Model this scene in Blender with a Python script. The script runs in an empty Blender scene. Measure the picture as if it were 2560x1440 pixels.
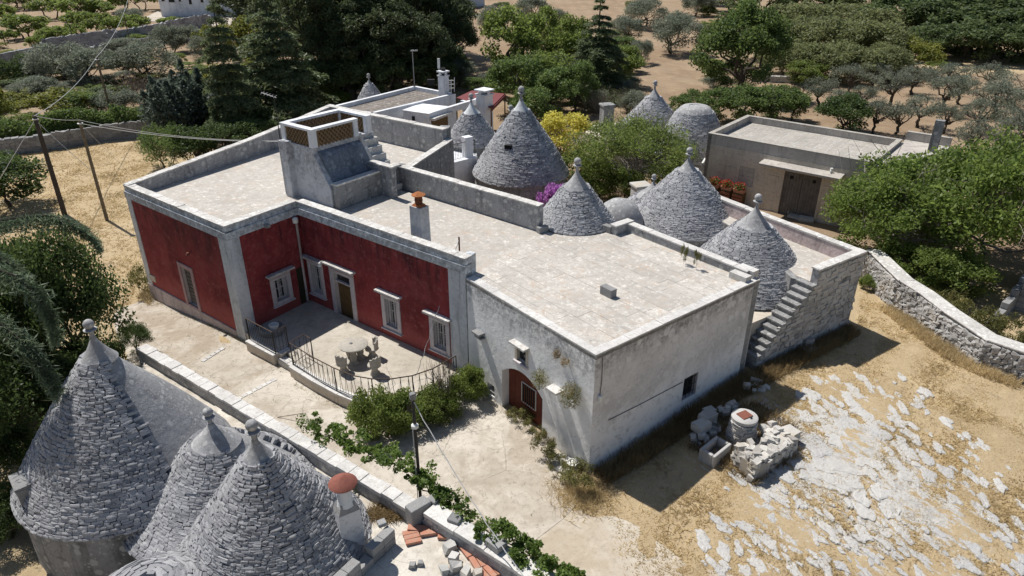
import bpy, math, random
import numpy as np
from mathutils import Vector, Matrix
RND = random.Random(7); NR = np.random.default_rng(7)
S = bpy.context.scene
# ------------------------------------------------------------------ camera, sky, sun, exposure
F, PITCH, CAMH = 1775.0, math.radians(27.2), 16.0
cam = bpy.data.cameras.new('camera'); cam.sensor_width = 36; cam.lens = F / 2560 * 36
cam.clip_start = .1; cam.clip_end = 3000
camo = bpy.data.objects.new('camera', cam); S.collection.objects.link(camo)
camo.location = (0, 0, CAMH); camo.rotation_euler = (math.pi / 2 - PITCH, 0, 0)
S.camera = camo
SUN_AZ, SUN_EL = math.radians(-49.0), math.radians(59.5)
w = bpy.data.worlds.new('World'); S.world = w; w.use_nodes = True
wn = w.node_tree; bg = wn.nodes['Background']
sky = wn.nodes.new('ShaderNodeTexSky'); sky.sky_type = 'NISHITA'; sky.sun_disc = False
sky.sun_elevation = SUN_EL; sky.sun_rotation = SUN_AZ % (2 * math.pi); sky.air_density = 1.0; sky.dust_density = .6; sky.ozone_density = 1.2
wn.links.new(sky.outputs[0], bg.inputs[0]); bg.inputs[1].default_value = .072
sl = bpy.data.lights.new('sun', 'SUN'); sl.energy = 5.0; sl.angle = math.radians(.53); sl.color = (1, .955, .89)
so = bpy.data.objects.new('sun', sl); S.collection.objects.link(so)
sd = Vector((math.sin(SUN_AZ) * math.cos(SUN_EL), math.cos(SUN_AZ) * math.cos(SUN_EL), math.sin(SUN_EL)))
so.rotation_euler = sd.to_track_quat('Z', 'Y').to_euler(); so.location = (-20, 30, 60)
S.view_settings.view_transform = 'Standard'; S.view_settings.look = 'None'
S.view_settings.exposure = 0.12; S.view_settings.gamma = 1; S.view_settings.use_curve_mapping = False
S.render.engine = 'CYCLES'
S.cycles.max_bounces = 6; S.cycles.diffuse_bounces = 3; S.cycles.transparent_max_bounces = 4

# ------------------------------------------------------------------ survey: photograph bearings -> places in the world
_c, _s = math.cos(PITCH), math.sin(PITCH)
def ray(x, y):
    u = (x - 1280) / F; v = (720 - y) / F
    return np.array([u, _c + v * _s, -_s + v * _c])
def at(x, y, z=0.):
    d = ray(x, y); t = (z - CAMH) / d[2]
    return np.array([t * d[0], t * d[1], z])
def sstep(t):
    t = np.clip(t, 0, 1); return t * t * (3 - 2 * t)
def gz(x, y):
    """ground height"""
    t = ((x - 2.5) * .786 + (y - 17.88) * .618) / 8.2
    s = ((x + 11.3) * -.783 + (y - 25.8) * .622) / 9
    return .5 * sstep(t) - .55 * sstep(s) * (1 - sstep((y - 30) / 40))
def gat(x, y):
    z = 0.
    for _ in range(6):
        p = at(x, y, z); z = float(gz(p[0], p[1]))
    return at(x, y, z)
def hz(p, x, y):
    d = ray(x, y); t = math.hypot(p[0], p[1]) / math.hypot(d[0], d[1]); return CAMH + t * d[2]
def aty(x, y, Y):
    d = ray(x, y); t = Y / d[1]; return np.array([t * d[0], Y, CAMH + t * d[2]])
def onpl(x, y, P0, P1):
    """pixel -> (distance along the wall P0-P1, height)"""
    d = ray(x, y); a = np.array(P0[:2]); b = np.array(P1[:2]); L = np.linalg.norm(b - a); e = (b - a) / L
    A = np.array([[d[0], -e[0]], [d[1], -e[1]]]); t, u = np.linalg.solve(A, a)
    return u, CAMH + t * d[2]

# ------------------------------------------------------------------ object helpers
COL = S.collection
def tag(o, label=None, cat=None, group=None, kind=None):
    if label: o['label'] = label
    if cat: o['category'] = cat
    if group: o['group'] = group
    if kind: o['kind'] = kind
    return o
def thing(name, loc, label=None, cat=None, group=None, rz=0, kind=None):
    o = bpy.data.objects.new(name, None); COL.objects.link(o); o.empty_display_size = .2
    o.location = [float(v) for v in loc]; o.rotation_euler = (0, 0, rz)
    return tag(o, label, cat, group, kind)
def wloc(o):
    p = np.zeros(3)
    while o is not None:
        p = p + np.array(o.location); o = o.parent
    return p
def link(name, me, parent=None, mat=None):
    o = bpy.data.objects.new(name, me); COL.objects.link(o)
    if mat is not None and len(me.materials) == 0: me.materials.append(mat)
    if parent is not None: o.parent = parent
    return o
def qmesh(name, V, Q, mat=None, smooth=False):
    """fast mesh from quads"""
    V = np.asarray(V, np.float32); Q = np.asarray(Q, np.int32)
    me = bpy.data.meshes.new(name); n = len(Q)
    me.vertices.add(len(V)); me.vertices.foreach_set('co', V.ravel())
    me.loops.add(n * 4); me.loops.foreach_set('vertex_index', Q.ravel())
    me.polygons.add(n); me.polygons.foreach_set('loop_start', np.arange(n, dtype=np.int32) * 4)
    me.polygons.foreach_set('loop_total', np.full(n, 4, np.int32))
    me.polygons.foreach_set('use_smooth', np.full(n, bool(smooth)))
    me.update(calc_edges=True); me.validate()
    if mat is not None: me.materials.append(mat)
    return me
class MB:
    """collects solid shapes given in world coordinates"""
    def __init__(s): s.v = []; s.f = []
    def poly(s, pts):
        n = len(s.v); s.v += [tuple(float(c) for c in p) for p in pts]; s.f.append(tuple(range(n, n + len(pts)))); return s
    def hexa(s, b, t):
        """b, t: lower and upper ring (counter-clockwise seen from above)"""
        n = len(s.v); k = len(b)
        s.v += [tuple(float(c) for c in p) for p in list(b) + list(t)]
        s.f.append(tuple(range(n + k - 1, n - 1, -1))); s.f.append(tuple(range(n + k, n + 2 * k)))
        for i in range(k):
            j = (i + 1) % k; s.f.append((n + i, n + j, n + k + j, n + k + i))
        return s
    def prism(s, pts, z0, z1):
        a = sum(pts[i][0] * pts[(i + 1) % len(pts)][1] - pts[(i + 1) % len(pts)][0] * pts[i][1] for i in range(len(pts)))
        if a < 0: pts = pts[::-1]
        return s.hexa([(p[0], p[1], z0) for p in pts], [(p[0], p[1], z1) for p in pts])
    def bar(s, p, q, wd, z0a, z1a, z0b=None, z1b=None, off=0):
        """wall strip from p to q of width wd; off shifts it to the left of p->q"""
        p = np.array(p[:2], float); q = np.array(q[:2], float); e = (q - p) / np.linalg.norm(q - p); nn = np.array([-e[1], e[0]])
        z0b = z0a if z0b is None else z0b; z1b = z1a if z1b is None else z1b
        a, b_, c_, d_ = p + nn * (off - wd / 2), q + nn * (off - wd / 2), q + nn * (off + wd / 2), p + nn * (off + wd / 2)
        return s.hexa([(*a, z0a), (*b_, z0b), (*c_, z0b), (*d_, z0a)], [(*a, z1a), (*b_, z1b), (*c_, z1b), (*d_, z1a)])
    def box(s, c, sz, rz=0, tilt=None):
        hx, hy, hzz = sz[0] / 2, sz[1] / 2, sz[2] / 2
        M_ = Matrix.Rotation(rz, 3, 'Z')
        if tilt: M_ = M_ @ Matrix.Rotation(tilt[0], 3, 'X') @ Matrix.Rotation(tilt[1], 3, 'Y')
        def P(x, y, z): return tuple(np.array(c, float) + np.array(M_ @ Vector((x, y, z))))
        return s.hexa([P(-hx, -hy, -hzz), P(hx, -hy, -hzz), P(hx, hy, -hzz), P(-hx, hy, -hzz)], [P(-hx, -hy, hzz), P(hx, -hy, hzz), P(hx, hy, hzz), P(-hx, hy, hzz)])
    def tube(s, pts, r, k=6, r2=None):
        pts = [Vector([float(c) for c in p]) for p in pts]; m = len(pts); n0 = len(s.v)
        for i, p in enumerate(pts):
            t = (pts[min(i + 1, m - 1)] - pts[max(i - 1, 0)]).normalized()
            u = t.cross(Vector((0, 0, 1)))
            if u.length < 1e-3: u = t.cross(Vector((1, 0, 0)))
            u.normalize(); v = t.cross(u); rr = r if r2 is None else r + (r2 - r) * i / max(1, m - 1)
            if isinstance(r, (list, tuple)): rr = r[i]
            for a in range(k):
                an = 2 * math.pi * a / k; s.v.append(tuple(p + u * math.cos(an) * rr + v * math.sin(an) * rr))
        for i in range(m - 1):
            for a in range(k):
                b_ = (a + 1) % k; s.f.append((n0 + i * k + a, n0 + i * k + b_, n0 + i * k + k + b_, n0 + i * k + k + a))
        s.f.append(tuple(n0 + a for a in range(k - 1, -1, -1))); s.f.append(tuple(n0 + (m - 1) * k + a for a in range(k)))
        return s
    def lathe(s, c, prof, k=24, noise=0, a0=0, seed=0):
        """prof: list of (r, z) from bottom to top around point c"""
        n0 = len(s.v); rr = random.Random(seed)
        for (r, z) in prof:
            for a in range(k):
                an = a0 + 2 * math.pi * a / k; q = r * (1 + (rr.random() - .5) * noise)
                s.v.append((c[0] + q * math.cos(an), c[1] + q * math.sin(an), c[2] + z))
        for i in range(len(prof) - 1):
            for a in range(k):
                b_ = (a + 1) % k; s.f.append((n0 + i * k + a, n0 + i * k + b_, n0 + i * k + k + b_, n0 + i * k + k + a))
        s.f.append(tuple(n0 + a for a in range(k - 1, -1, -1))); m = len(prof) - 1
        s.f.append(tuple(n0 + m * k + a for a in range(k)))
        return s
    def build(s, name, mat, parent=None, smooth=False, bevel=0):
        off = wloc(parent) if parent is not None else np.zeros(3)
        me = bpy.data.meshes.new(name)
        me.from_pydata([tuple(np.array(v) - off) for v in s.v], [], s.f); me.validate()
        if smooth:
            me.polygons.foreach_set('use_smooth', [True] * len(me.polygons))
            me.set_sharp_from_angle(angle=math.radians(40))
        o = link(name, me, parent, mat)
        if bevel:
            b = o.modifiers.new('bevel', 'BEVEL'); b.width = bevel; b.segments = 2; b.limit_method = 'ANGLE'
        return o
def solo(mb, name, mat, label, cat, group=None, base=None, **kw):
    """a thing that is one mesh, its origin at its base"""
    V = np.array(mb.v); c = V.mean(0); c[2] = V[:, 2].min()
    mb.v = [tuple(v - c) for v in V]; o = mb.build(name, mat, None, **kw); o.location = c
    return tag(o, label, cat, group)

# ------------------------------------------------------------------ materials
class NT:
    def __init__(s, name, rough=.9):
        s.m = bpy.data.materials.new(name); s.m.use_nodes = True; s.t = s.m.node_tree; s.b = s.t.nodes['Principled BSDF']
        s.b.inputs['Roughness'].default_value = rough; s.b.inputs['Specular IOR Level'].default_value = .25
        g = s.t.nodes.new('ShaderNodeNewGeometry'); s.pos = g.outputs['Position']; s.rnd = g.outputs['Random Per Island']; s.nor = g.outputs['Normal']
    def L(s, a, b): s.t.links.new(a, b)
    def val(s, sock, v):
        if hasattr(v, 'is_output') or isinstance(v, bpy.types.NodeSocket): s.L(v, sock)
        else: sock.default_value = v if not (isinstance(v, tuple) and len(v) == 3 and sock.type == 'RGBA') else (*v, 1)
    def scaled(s, sc, vec=None):
        n = s.t.nodes.new('ShaderNodeMapping'); s.L(vec or s.pos, n.inputs[0]); n.inputs['Scale'].default_value = sc; return n.outputs[0]
    def rot(s, az, sc=(1, 1, 1)):
        n = s.t.nodes.new('ShaderNodeMapping'); n.vector_type = 'POINT'; s.L(s.pos, n.inputs[0]); n.inputs['Rotation'].default_value = (0, 0, az)
        m = s.t.nodes.new('ShaderNodeMapping'); s.L(n.outputs[0], m.inputs[0]); m.inputs['Scale'].default_value = sc; return m.outputs[0]
    def noise(s, scale, detail=5, rough=.6, dist=0, vec=None):
        n = s.t.nodes.new('ShaderNodeTexNoise'); s.L(vec or s.pos, n.inputs['Vector']); n.inputs['Scale'].default_value = scale
        n.inputs['Detail'].default_value = detail; n.inputs['Roughness'].default_value = rough; n.inputs['Distortion'].default_value = dist; return n.outputs['Fac']
    def vor(s, scale, feat='F1', vec=None, out='Distance', rand=1):
        n = s.t.nodes.new('ShaderNodeTexVoronoi'); n.feature = feat; s.L(vec or s.pos, n.inputs['Vector']); n.inputs['Scale'].default_value = scale
        n.inputs['Randomness'].default_value = rand; return n.outputs[out]
    def ramp(s, fac, a, b):
        """0 below a, 1 above b (a may be larger than b)"""
        n = s.t.nodes.new('ShaderNodeMapRange'); s.L(fac, n.inputs[0]); n.interpolation_type = 'SMOOTHSTEP'
        if a > b:
            n.inputs[1].default_value = b; n.inputs[2].default_value = a; n.inputs[3].default_value = 1; n.inputs[4].default_value = 0
        else:
            n.inputs[1].default_value = a; n.inputs[2].default_value = b
        return n.outputs[0]
    def mix(s, fac, a, b, mode='MIX'):
        n = s.t.nodes.new('ShaderNodeMix'); n.data_type = 'RGBA'; n.blend_type = mode; n.clamp_factor = True
        s.val(n.inputs[0], fac); s.val(n.inputs[6], a); s.val(n.inputs[7], b); return n.outputs[2]
    def math(s, op, a, b=0., c=None):
        n = s.t.nodes.new('ShaderNodeMath'); n.operation = op; s.val(n.inputs[0], a); s.val(n.inputs[1], b)
        if c is not None: s.val(n.inputs[2], c)
        return n.outputs[0]
    def sep(s, v):
        n = s.t.nodes.new('ShaderNodeSeparateXYZ'); s.L(v, n.inputs[0]); return n.outputs
    def attr(s, nm):
        n = s.t.nodes.new('ShaderNodeAttribute'); n.attribute_name = nm; return n.outputs
    def bump(s, h, dist=.02, strength=.6):
        n = s.t.nodes.new('ShaderNodeBump'); s.L(h, n.inputs['Height']); n.inputs['Distance'].default_value = dist; n.inputs['Strength'].default_value = strength
        s.L(n.outputs[0], s.b.inputs['Normal'])
    def col(s, c): s.val(s.b.inputs['Base Color'], c); return s
def objrand(n):
    o = n.t.nodes.new('ShaderNodeObjectInfo'); return o.outputs['Random']
MAT = {}
def dry_stone(name, lo, hi, warm=None, speck=.35):
    n = NT(name, .95)
    r = n.math('FRACT', n.math('ADD', n.math('MULTIPLY', n.rnd, 7.31), n.math('MULTIPLY', objrand(n), 3.7)))
    c = n.mix(r, lo, hi)
    big = n.noise(.5, 3); c = n.mix(n.ramp(big, .42, .68), c, n.mix(.5, c, tuple(v * 1.25 for v in hi)))
    if warm: c = n.mix(n.ramp(n.noise(.9, 2), .55, .7), c, n.mix(.5, c, warm))
    f = n.noise(22, 6, .7); c = n.mix(n.math('MULTIPLY', n.ramp(f, .52, .7), speck), c, (.62, .62, .6))
    d = n.noise(35, 4, .7); c = n.mix(n.math('MULTIPLY', n.ramp(d, .55, .72), .5), c, (.07, .07, .075))
    n.col(c); n.bump(n.noise(30, 6, .7), .03, .7); MAT[name] = n.m
dry_stone('roof_stone', (.20, .205, .22), (.395, .398, .412), None, .25)
dry_stone('pale_stone', (.30, .30, .295), (.52, .51, .48), (.48, .40, .30))
dry_stone('wall_stone', (.27, .265, .26), (.50, .49, .475), (.48, .42, .35), .5)
dry_stone('block_grey', (.18, .18, .185), (.30, .30, .295))
dry_stone('rubble', (.32, .30, .28), (.58, .56, .52), (.5, .42, .3), .3)
def lime_plaster(name, base, stain, amt=.5, top=None, streak=.5, blotch=None, low=None, bscale=3.2, crack=.3):
    """weathered lime wash: cloudy tone, vertical run-off streaks, lichen blotches, hairline cracks"""
    n = NT(name, .92); c = base
    c = n.mix(n.ramp(n.noise(.55, 5, .6, .4), .35, .7), c, tuple(v * .8 for v in base))
    c = n.mix(n.math('MULTIPLY', n.ramp(n.noise(2.3, 8, .72, .8), .48, .66), amt), c, stain)
    c = n.mix(n.math('MULTIPLY', n.ramp(n.noise(9, 6, .75, .3), .5, .7), amt * .8), c, tuple(v * .6 for v in stain))
    st = n.noise(1, 5, .65, .5, vec=n.scaled((2.6, 2.6, .28)))
    zz = n.sep(n.pos)[2]
    if top is not None:   # dark lichen runs that start at the coping
        tm = n.ramp(n.math('ADD', zz, n.math('MULTIPLY', st, 1.6)), top - .3, top + .75)
        c = n.mix(n.math('MULTIPLY', n.math('MULTIPLY', tm, n.ramp(n.noise(4.5, 8, .75), .36, .6)), streak), c, tuple(v * .35 for v in stain))
    else:
        c = n.mix(n.math('MULTIPLY', n.ramp(st, .5, .68), streak), c, tuple(v * .55 for v in stain))
    if blotch:
        v = n.vor(bscale, vec=n.mix(.12, n.pos, n.noise(4, 3))); k = n.ramp(v, .34, .26)
        k = n.math('MULTIPLY', k, n.ramp(n.noise(1.3, 3), .42, .52)); c = n.mix(n.math('MULTIPLY', k, .8), c, blotch)
        v2 = n.vor(bscale * 2.6, vec=n.mix(.1, n.pos, n.noise(7, 3))); k2 = n.math('MULTIPLY', n.ramp(v2, .36, .2), n.ramp(n.noise(2.1, 3), .45, .55))
        c = n.mix(n.math('MULTIPLY', k2, .7), c, blotch)
    if low:
        lm = n.ramp(n.math('ADD', zz, n.math('MULTIPLY', n.noise(.38, 7, .68, .8), 4.2)), low[1] + 1.1, low[1] - .1); c = n.mix(n.math('MULTIPLY', n.math('MULTIPLY', lm, n.ramp(n.noise(3.5, 7, .75), .36, .5)), .85), c, low[2])
    e = n.vor(1.1, 'DISTANCE_TO_EDGE', vec=n.mix(.25, n.pos, n.noise(2.5, 4)))
    c = n.mix(n.math('MULTIPLY', n.math('MULTIPLY', n.ramp(e, .012, .002), n.ramp(n.noise(.8, 2), .5, .6)), crack), c, (.06, .06, .06))
    n.col(c); n.bump(n.math('ADD', n.noise(6, 6, .6), n.math('MULTIPLY', n.noise(45, 4), .3)), .05, .5); MAT[name] = n.m
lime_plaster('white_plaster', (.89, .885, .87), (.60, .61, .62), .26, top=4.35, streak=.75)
lime_plaster('side_plaster', (.68, .665, .66), (.45, .435, .43), .55, top=4.6, streak=.8, blotch=(.70, .69, .68), bscale=2.2, low=(2.2, 3.6, (.84, .83, .83)))  # barn right wall: grey plaster, ragged whitewash patch over its lower part
lime_plaster('grey_plaster', (.36, .36, .365), (.17, .17, .18), .6, streak=.5, blotch=(.52, .52, .5))
lime_plaster('trim_white', (.70, .73, .76), (.34, .37, .40), .45, top=5.0, streak=.6)
lime_plaster('pilaster_white', (.68, .70, .72), (.36, .38, .40), .5, streak=.5)
lime_plaster('plinth', (.56, .47, .46), (.33, .27, .26), .6, streak=.5)
lime_plaster('tower_plaster', (.60, .61, .64), (.30, .31, .34), .55, top=6.6, streak=.5)
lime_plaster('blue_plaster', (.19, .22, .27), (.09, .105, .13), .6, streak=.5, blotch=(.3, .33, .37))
lime_plaster('cap_plaster', (.38, .38, .385), (.22, .22, .23), .4, streak=.4, blotch=(.5, .5, .49), bscale=5, crack=.1)
lime_plaster('cap_white', (.66, .68, .69), (.4, .42, .43), .3, streak=.3, crack=.1)
lime_plaster('coping', (.62, .60, .57), (.33, .32, .3), .6, streak=.2, blotch=(.76, .75, .72), bscale=4)
lime_plaster('clean_white', (.78, .80, .83), (.5, .52, .55), .25, streak=.3)
lime_plaster('concrete_block', (.50, .465, .42), (.33, .305, .28), .5, streak=.5)
lime_plaster('tan_wall', (.62, .555, .465), (.43, .375, .31), .45, streak=.35)
lime_plaster('rough_grey', (.30, .30, .30), (.13, .135, .13), .7, streak=.6, blotch=(.42, .42, .41))
def red_plaster(name):
    n = NT(name, .9); c = (.255, .040, .042)
    c = n.mix(n.ramp(n.noise(.6, 5, .6, .5), .38, .7), c, (.16, .025, .028))
    c = n.mix(n.math('MULTIPLY', n.ramp(n.noise(1.6, 7, .75, .6), .46, .66), .65), c, (.31, .075, .075))
    zz = n.sep(n.pos)[2]; nz = n.noise(1.3, 6, .7)
    hi = n.ramp(n.math('ADD', zz, n.math('MULTIPLY', nz, 3.2)), 4.2, 6.4)
    c = n.mix(n.math('MULTIPLY', n.math('MULTIPLY', hi, n.ramp(n.noise(1.3, 7, .75, .4, n.scaled((2.2, 2.2, .35))), .42, .62)), .75), c, (.035, .014, .016))
    lo = n.ramp(n.math('SUBTRACT', zz, n.math('MULTIPLY', nz, 2.2)), .55, -.55)
    c = n.mix(n.math('MULTIPLY', lo, .65), c, (.36, .10, .09))
    c = n.mix(n.math('MULTIPLY', n.ramp(n.noise(5, 7, .8), .53, .66), .45), c, (.40, .16, .15))
    c = n.mix(n.math('MULTIPLY', n.ramp(n.noise(14, 5, .8), .64, .74), .4), c, (.04, .03, .03))
    n.col(c); n.bump(n.noise(8, 6, .65), .04, .5); MAT[name] = n.m
red_plaster('red_plaster')
def roof_paving(name, base, lich=.6, sc=1., orange=.6):
    n = NT(name, .95)
    r = n.math('FRACT', n.math('ADD', n.math('MULTIPLY', n.rnd, 5.3), n.math('MULTIPLY', objrand(n), 9.7)))
    c = n.mix(r, tuple(v * .88 for v in base), tuple(min(1, v * 1.06) for v in base))
    v = n.vor(5.5 * sc, vec=n.mix(.15, n.pos, n.noise(6, 3)), out='Color'); g = n.sep(v)[0]
    c = n.mix(n.math('MULTIPLY', n.ramp(g, .55, .98), lich * .5), c, tuple(x * .72 for x in base))
    c = n.mix(n.math('MULTIPLY', n.ramp(n.noise(.33, 6, .7, .8), .48, .7), .55), c, tuple(x * .66 for x in base))
    c = n.mix(n.math('MULTIPLY', n.ramp(n.noise(30 * sc, 3, .7), .56, .68), lich * .6), c, (.26, .25, .23))
    c = n.mix(n.math('MULTIPLY', n.ramp(n.noise(6 * sc, 7, .85), .47, .62), lich * .7), c, (.34, .315, .28))
    c = n.mix(n.math('MULTIPLY', n.ramp(n.noise(4.3 * sc, 6, .8), .52, .64), lich * .8), c, (.74, .715, .67))
    c = n.mix(n.math('MULTIPLY', n.ramp(n.noise(.7, 4, .6), .5, .7), .45), c, tuple(x * .7 for x in base))
    o = n.math('MULTIPLY', n.ramp(n.noise(1.3, 4, .6, .5), .5, .62), n.ramp(n.noise(6, 6, .8), .46, .58))
    c = n.mix(n.math('MULTIPLY', o, orange * .55), c, (.55, .36, .22))
    n.col(c); n.bump(n.noise(18, 6, .75), .03, .6); MAT[name] = n.m
roof_paving('roof_paving', (.53, .50, .455), .9, 1., .6)
MAT['roof_barn'] = MAT['roof_paving']
roof_paving('pavers', (.40, .375, .335), .5, .8, .15)
roof_paving('pavers_dark', (.20, .175, .155), .5, .8, .1)
roof_paving('coping_stone', (.64, .63, .61), .7, 1., .12)
def concrete(name, base, stain, cracks=1.):
    n = NT(name, .93); c = base
    c = n.mix(n.ramp(n.noise(.4, 6, .68, .6), .36, .62), c, stain)
    c = n.mix(n.math('MULTIPLY', n.ramp(n.noise(1.1, 7, .7, .5), .5, .7), .6), c, tuple(min(1, v * 1.2) for v in base))
    c = n.mix(n.math('MULTIPLY', n.ramp(n.noise(4, 8, .82), .48, .64), .5), c, tuple(v * .68 for v in stain))
    c = n.mix(n.math('MULTIPLY', n.ramp(n.noise(40, 4, .8), .55, .7), .3), c, (.22, .2, .17))
    e = n.vor(.75, 'DISTANCE_TO_EDGE', vec=n.mix(.3, n.pos, n.noise(1.6, 6, .7)))
    k = n.math('MULTIPLY', n.ramp(e, .010, .001), n.ramp(n.noise(.35, 3), .46, .58))
    e2 = n.vor(2.6, 'DISTANCE_TO_EDGE', vec=n.mix(.25, n.pos, n.noise(3, 5, .7))); k2 = n.math('MULTIPLY', n.ramp(e2, .02, .003), n.ramp(n.noise(.5, 2, .5, 0, n.scaled((1, 1.3, 1))), .55, .62))
    c = n.mix(n.math('MULTIPLY', n.math('MAXIMUM', k, k2), .6 * cracks), c, (.14, .125, .1))
    n.col(c); n.bump(n.noise(12, 7, .7), .02, .5); MAT[name] = n.m
concrete('courtyard', (.54, .495, .43), (.385, .335, .27))
concrete('driveway', (.48, .435, .37), (.345, .29, .225))
concrete('terrace_floor', (.52, .48, .415), (.40, .36, .30))
concrete('flat_roof', (.60, .565, .50), (.42, .375, .315), .6)
concrete('gravel', (.50, .455, .385), (.42, .355, .27), 0)
STRIKE = -.95
def ground_mat():
    n = NT('ground', 1.); zone = n.attr('zone')['Fac']
    st = n.mix(n.ramp(n.noise(.35, 5, .65, .5), .36, .66), (.50, .39, .245), (.42, .32, .19))
    st = n.mix(n.math('MULTIPLY', n.ramp(n.noise(1.6, 7, .75, .4), .5, .68), .6), st, (.58, .48, .30))
    st = n.mix(n.math('MULTIPLY', n.ramp(n.noise(3.1, 7, .8), .55, .7), .45), st, (.31, .215, .12))
    st = n.mix(n.math('MULTIPLY', n.ramp(n.noise(11, 7, .85), .52, .68), .5), st, (.27, .19, .10))
    st = n.mix(n.math('MULTIPLY', n.ramp(n.noise(28, 5, .85), .52, .66), .6), st, (.66, .54, .33))
    st = n.mix(n.math('MULTIPLY', n.ramp(n.noise(.8, 6, .7, .8), .6, .72), .6), st, (.28, .21, .15))
    fd = n.mix(n.ramp(n.noise(.12, 5, .65), .38, .66), (.325, .245, .165), (.26, .185, .12))
    fd = n.mix(n.math('MULTIPLY', n.ramp(n.noise(.6, 7, .75, .5), .5, .68), .6), fd, (.42, .325, .205))
    fd = n.mix(n.math('MULTIPLY', n.ramp(n.noise(4, 6, .8), .52, .68), .5), fd, (.19, .115, .06))
    tr = n.noise(1.2, 3, .6, .3, n.rot(.9, (.12, 2.2, 1))); fd = n.mix(n.math('MULTIPLY', n.ramp(tr, .52, .62), .3), fd, (.20, .12, .065))
    zz = n.ramp(n.math('ADD', zone, n.math('MULTIPLY', n.math('SUBTRACT', n.noise(.5, 5, .7), .5), .6)), .35, .65)
    rk = n.attr('rock')['Fac']; v_ = n.rot(-STRIKE, (.75, 2.0, 1))
    lm = n.math('ADD', n.noise(1.5, 6, .62, .4, v_), n.math('MULTIPLY', n.math('SUBTRACT', rk, .5), .34)); lm = n.math('MULTIPLY', n.ramp(n.math('ADD', lm, n.math('MULTIPLY', n.math('SUBTRACT', n.noise(3.2, 6, .75, .3, v_), .5), .5)), .615, .64), n.ramp(rk, .05, .3))
    lc = n.mix(n.ramp(n.noise(3, 6, .7), .35, .65), (.60, .585, .555), (.45, .445, .435)); lc = n.mix(n.math('MULTIPLY', n.ramp(n.noise(12, 6, .8), .52, .66), .6), lc, (.30, .28, .25))
    n.col(n.mix(n.math('MULTIPLY', lm, .92), n.mix(zz, fd, st), lc)); n.bump(n.math('ADD', n.noise(14, 7, .8), n.noise(2, 4)), .08, .8); MAT['ground'] = n.m
ground_mat()
def limestone():
    n = NT('limestone', .95); c = n.mix(n.noise(1.4, 4), (.46, .45, .43), (.58, .568, .545))
    c = n.mix(n.math('MULTIPLY', n.ramp(n.noise(.4, 3), .46, .62), .75), c, (.43, .43, .43))
    c = n.mix(n.math('MULTIPLY', n.ramp(n.noise(9, 7, .8), .52, .66), .6), c, (.34, .33, .32))
    c = n.mix(n.math('MULTIPLY', n.ramp(n.noise(5, 6, .75), .6, .7), .6), c, (.42, .32, .18))
    n.col(c); n.bump(n.noise(10, 7, .75), .06, .8); MAT['limestone'] = n.m
limestone()
def plain(name, c, rough=.6, var=.25, metal=0, sc=6, c2=None, bump=.02):
    n = NT(name, rough); n.b.inputs['Metallic'].default_value = metal
    k = n.mix(n.ramp(n.noise(sc, 6, .7), .35, .7), c, c2 or tuple(v * (1 - var) for v in c))
    k = n.mix(n.math('MULTIPLY', n.ramp(n.noise(sc * 5, 4, .7), .55, .7), .4), k, tuple(v * (1 - 1.6 * var) if var < .6 else v * .2 for v in c))
    n.col(k); n.bump(n.noise(sc * 4, 4), bump, .4); MAT[name] = n.m
plain('iron', (.035, .033, .032), .6, .3); plain('rust', (.17, .065, .035), .85, .5, 0, 8); plain('rail_rust', (.10, .07, .055), .8, .4)
plain('orange_rust', (.42, .16, .06), .85, .45, 0, 9); plain('terracotta', (.27, .10, .075), .8, .2, 0, 12); plain('tile_red', (.46, .20, .13), .9, .35, 0, 9, (.42, .28, .21))
plain('brown_door', (.155, .042, .025), .7, .3, 0, 3); plain('wood_door', (.15, .095, .04), .65, .3, 0, 5); plain('grey_wood', (.17, .155, .14), .9, .35, 0, 3)
plain('green_door', (.035, .035, .02), .7, .3); plain('pole_wood', (.14, .11, .075), .9, .3, 0, 5, (.20, .165, .115)); plain('pole_dark', (.07, .058, .05), .85, .3)
plain('white_iron', (.62, .62, .60), .5, .15); plain('window_frame', (.58, .55, .55), .85, .15, 0, 4, (.50, .44, .46)); plain('pink_frame', (.45, .33, .33), .9, .2, 0, 3, (.36, .22, .22))
plain('wire', (.50, .50, .49), .5, .1); plain('maroon_sheet', (.20, .055, .055), .6, .2); plain('white_plastic', (.75, .75, .72), .5, .1); plain('stucco_stone', (.36, .335, .29), .95, .35, 0, 9, (.46, .43, .38))
plain('bark', (.085, .07, .055), .95, .4, 0, 8); plain('bark_pale', (.26, .23, .20), .95, .3, 0, 8); plain('twig', (.22, .18, .15), .95, .3, 0, 8); plain('dark_hole', (.018, .018, .018), .9, .2); plain('brick_red', (.30, .12, .075), .9, .35, 0, 6); plain('green_net', (.07, .22, .20), .8, .2); plain('lid_rust', (.22, .085, .06), .8, .2, 0, 9)
def glass_mat():
    n = NT('window_glass', .08); n.b.inputs['Specular IOR Level'].default_value = .6; n.col((.03, .032, .035)); MAT['window_glass'] = n.m
glass_mat()
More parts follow.
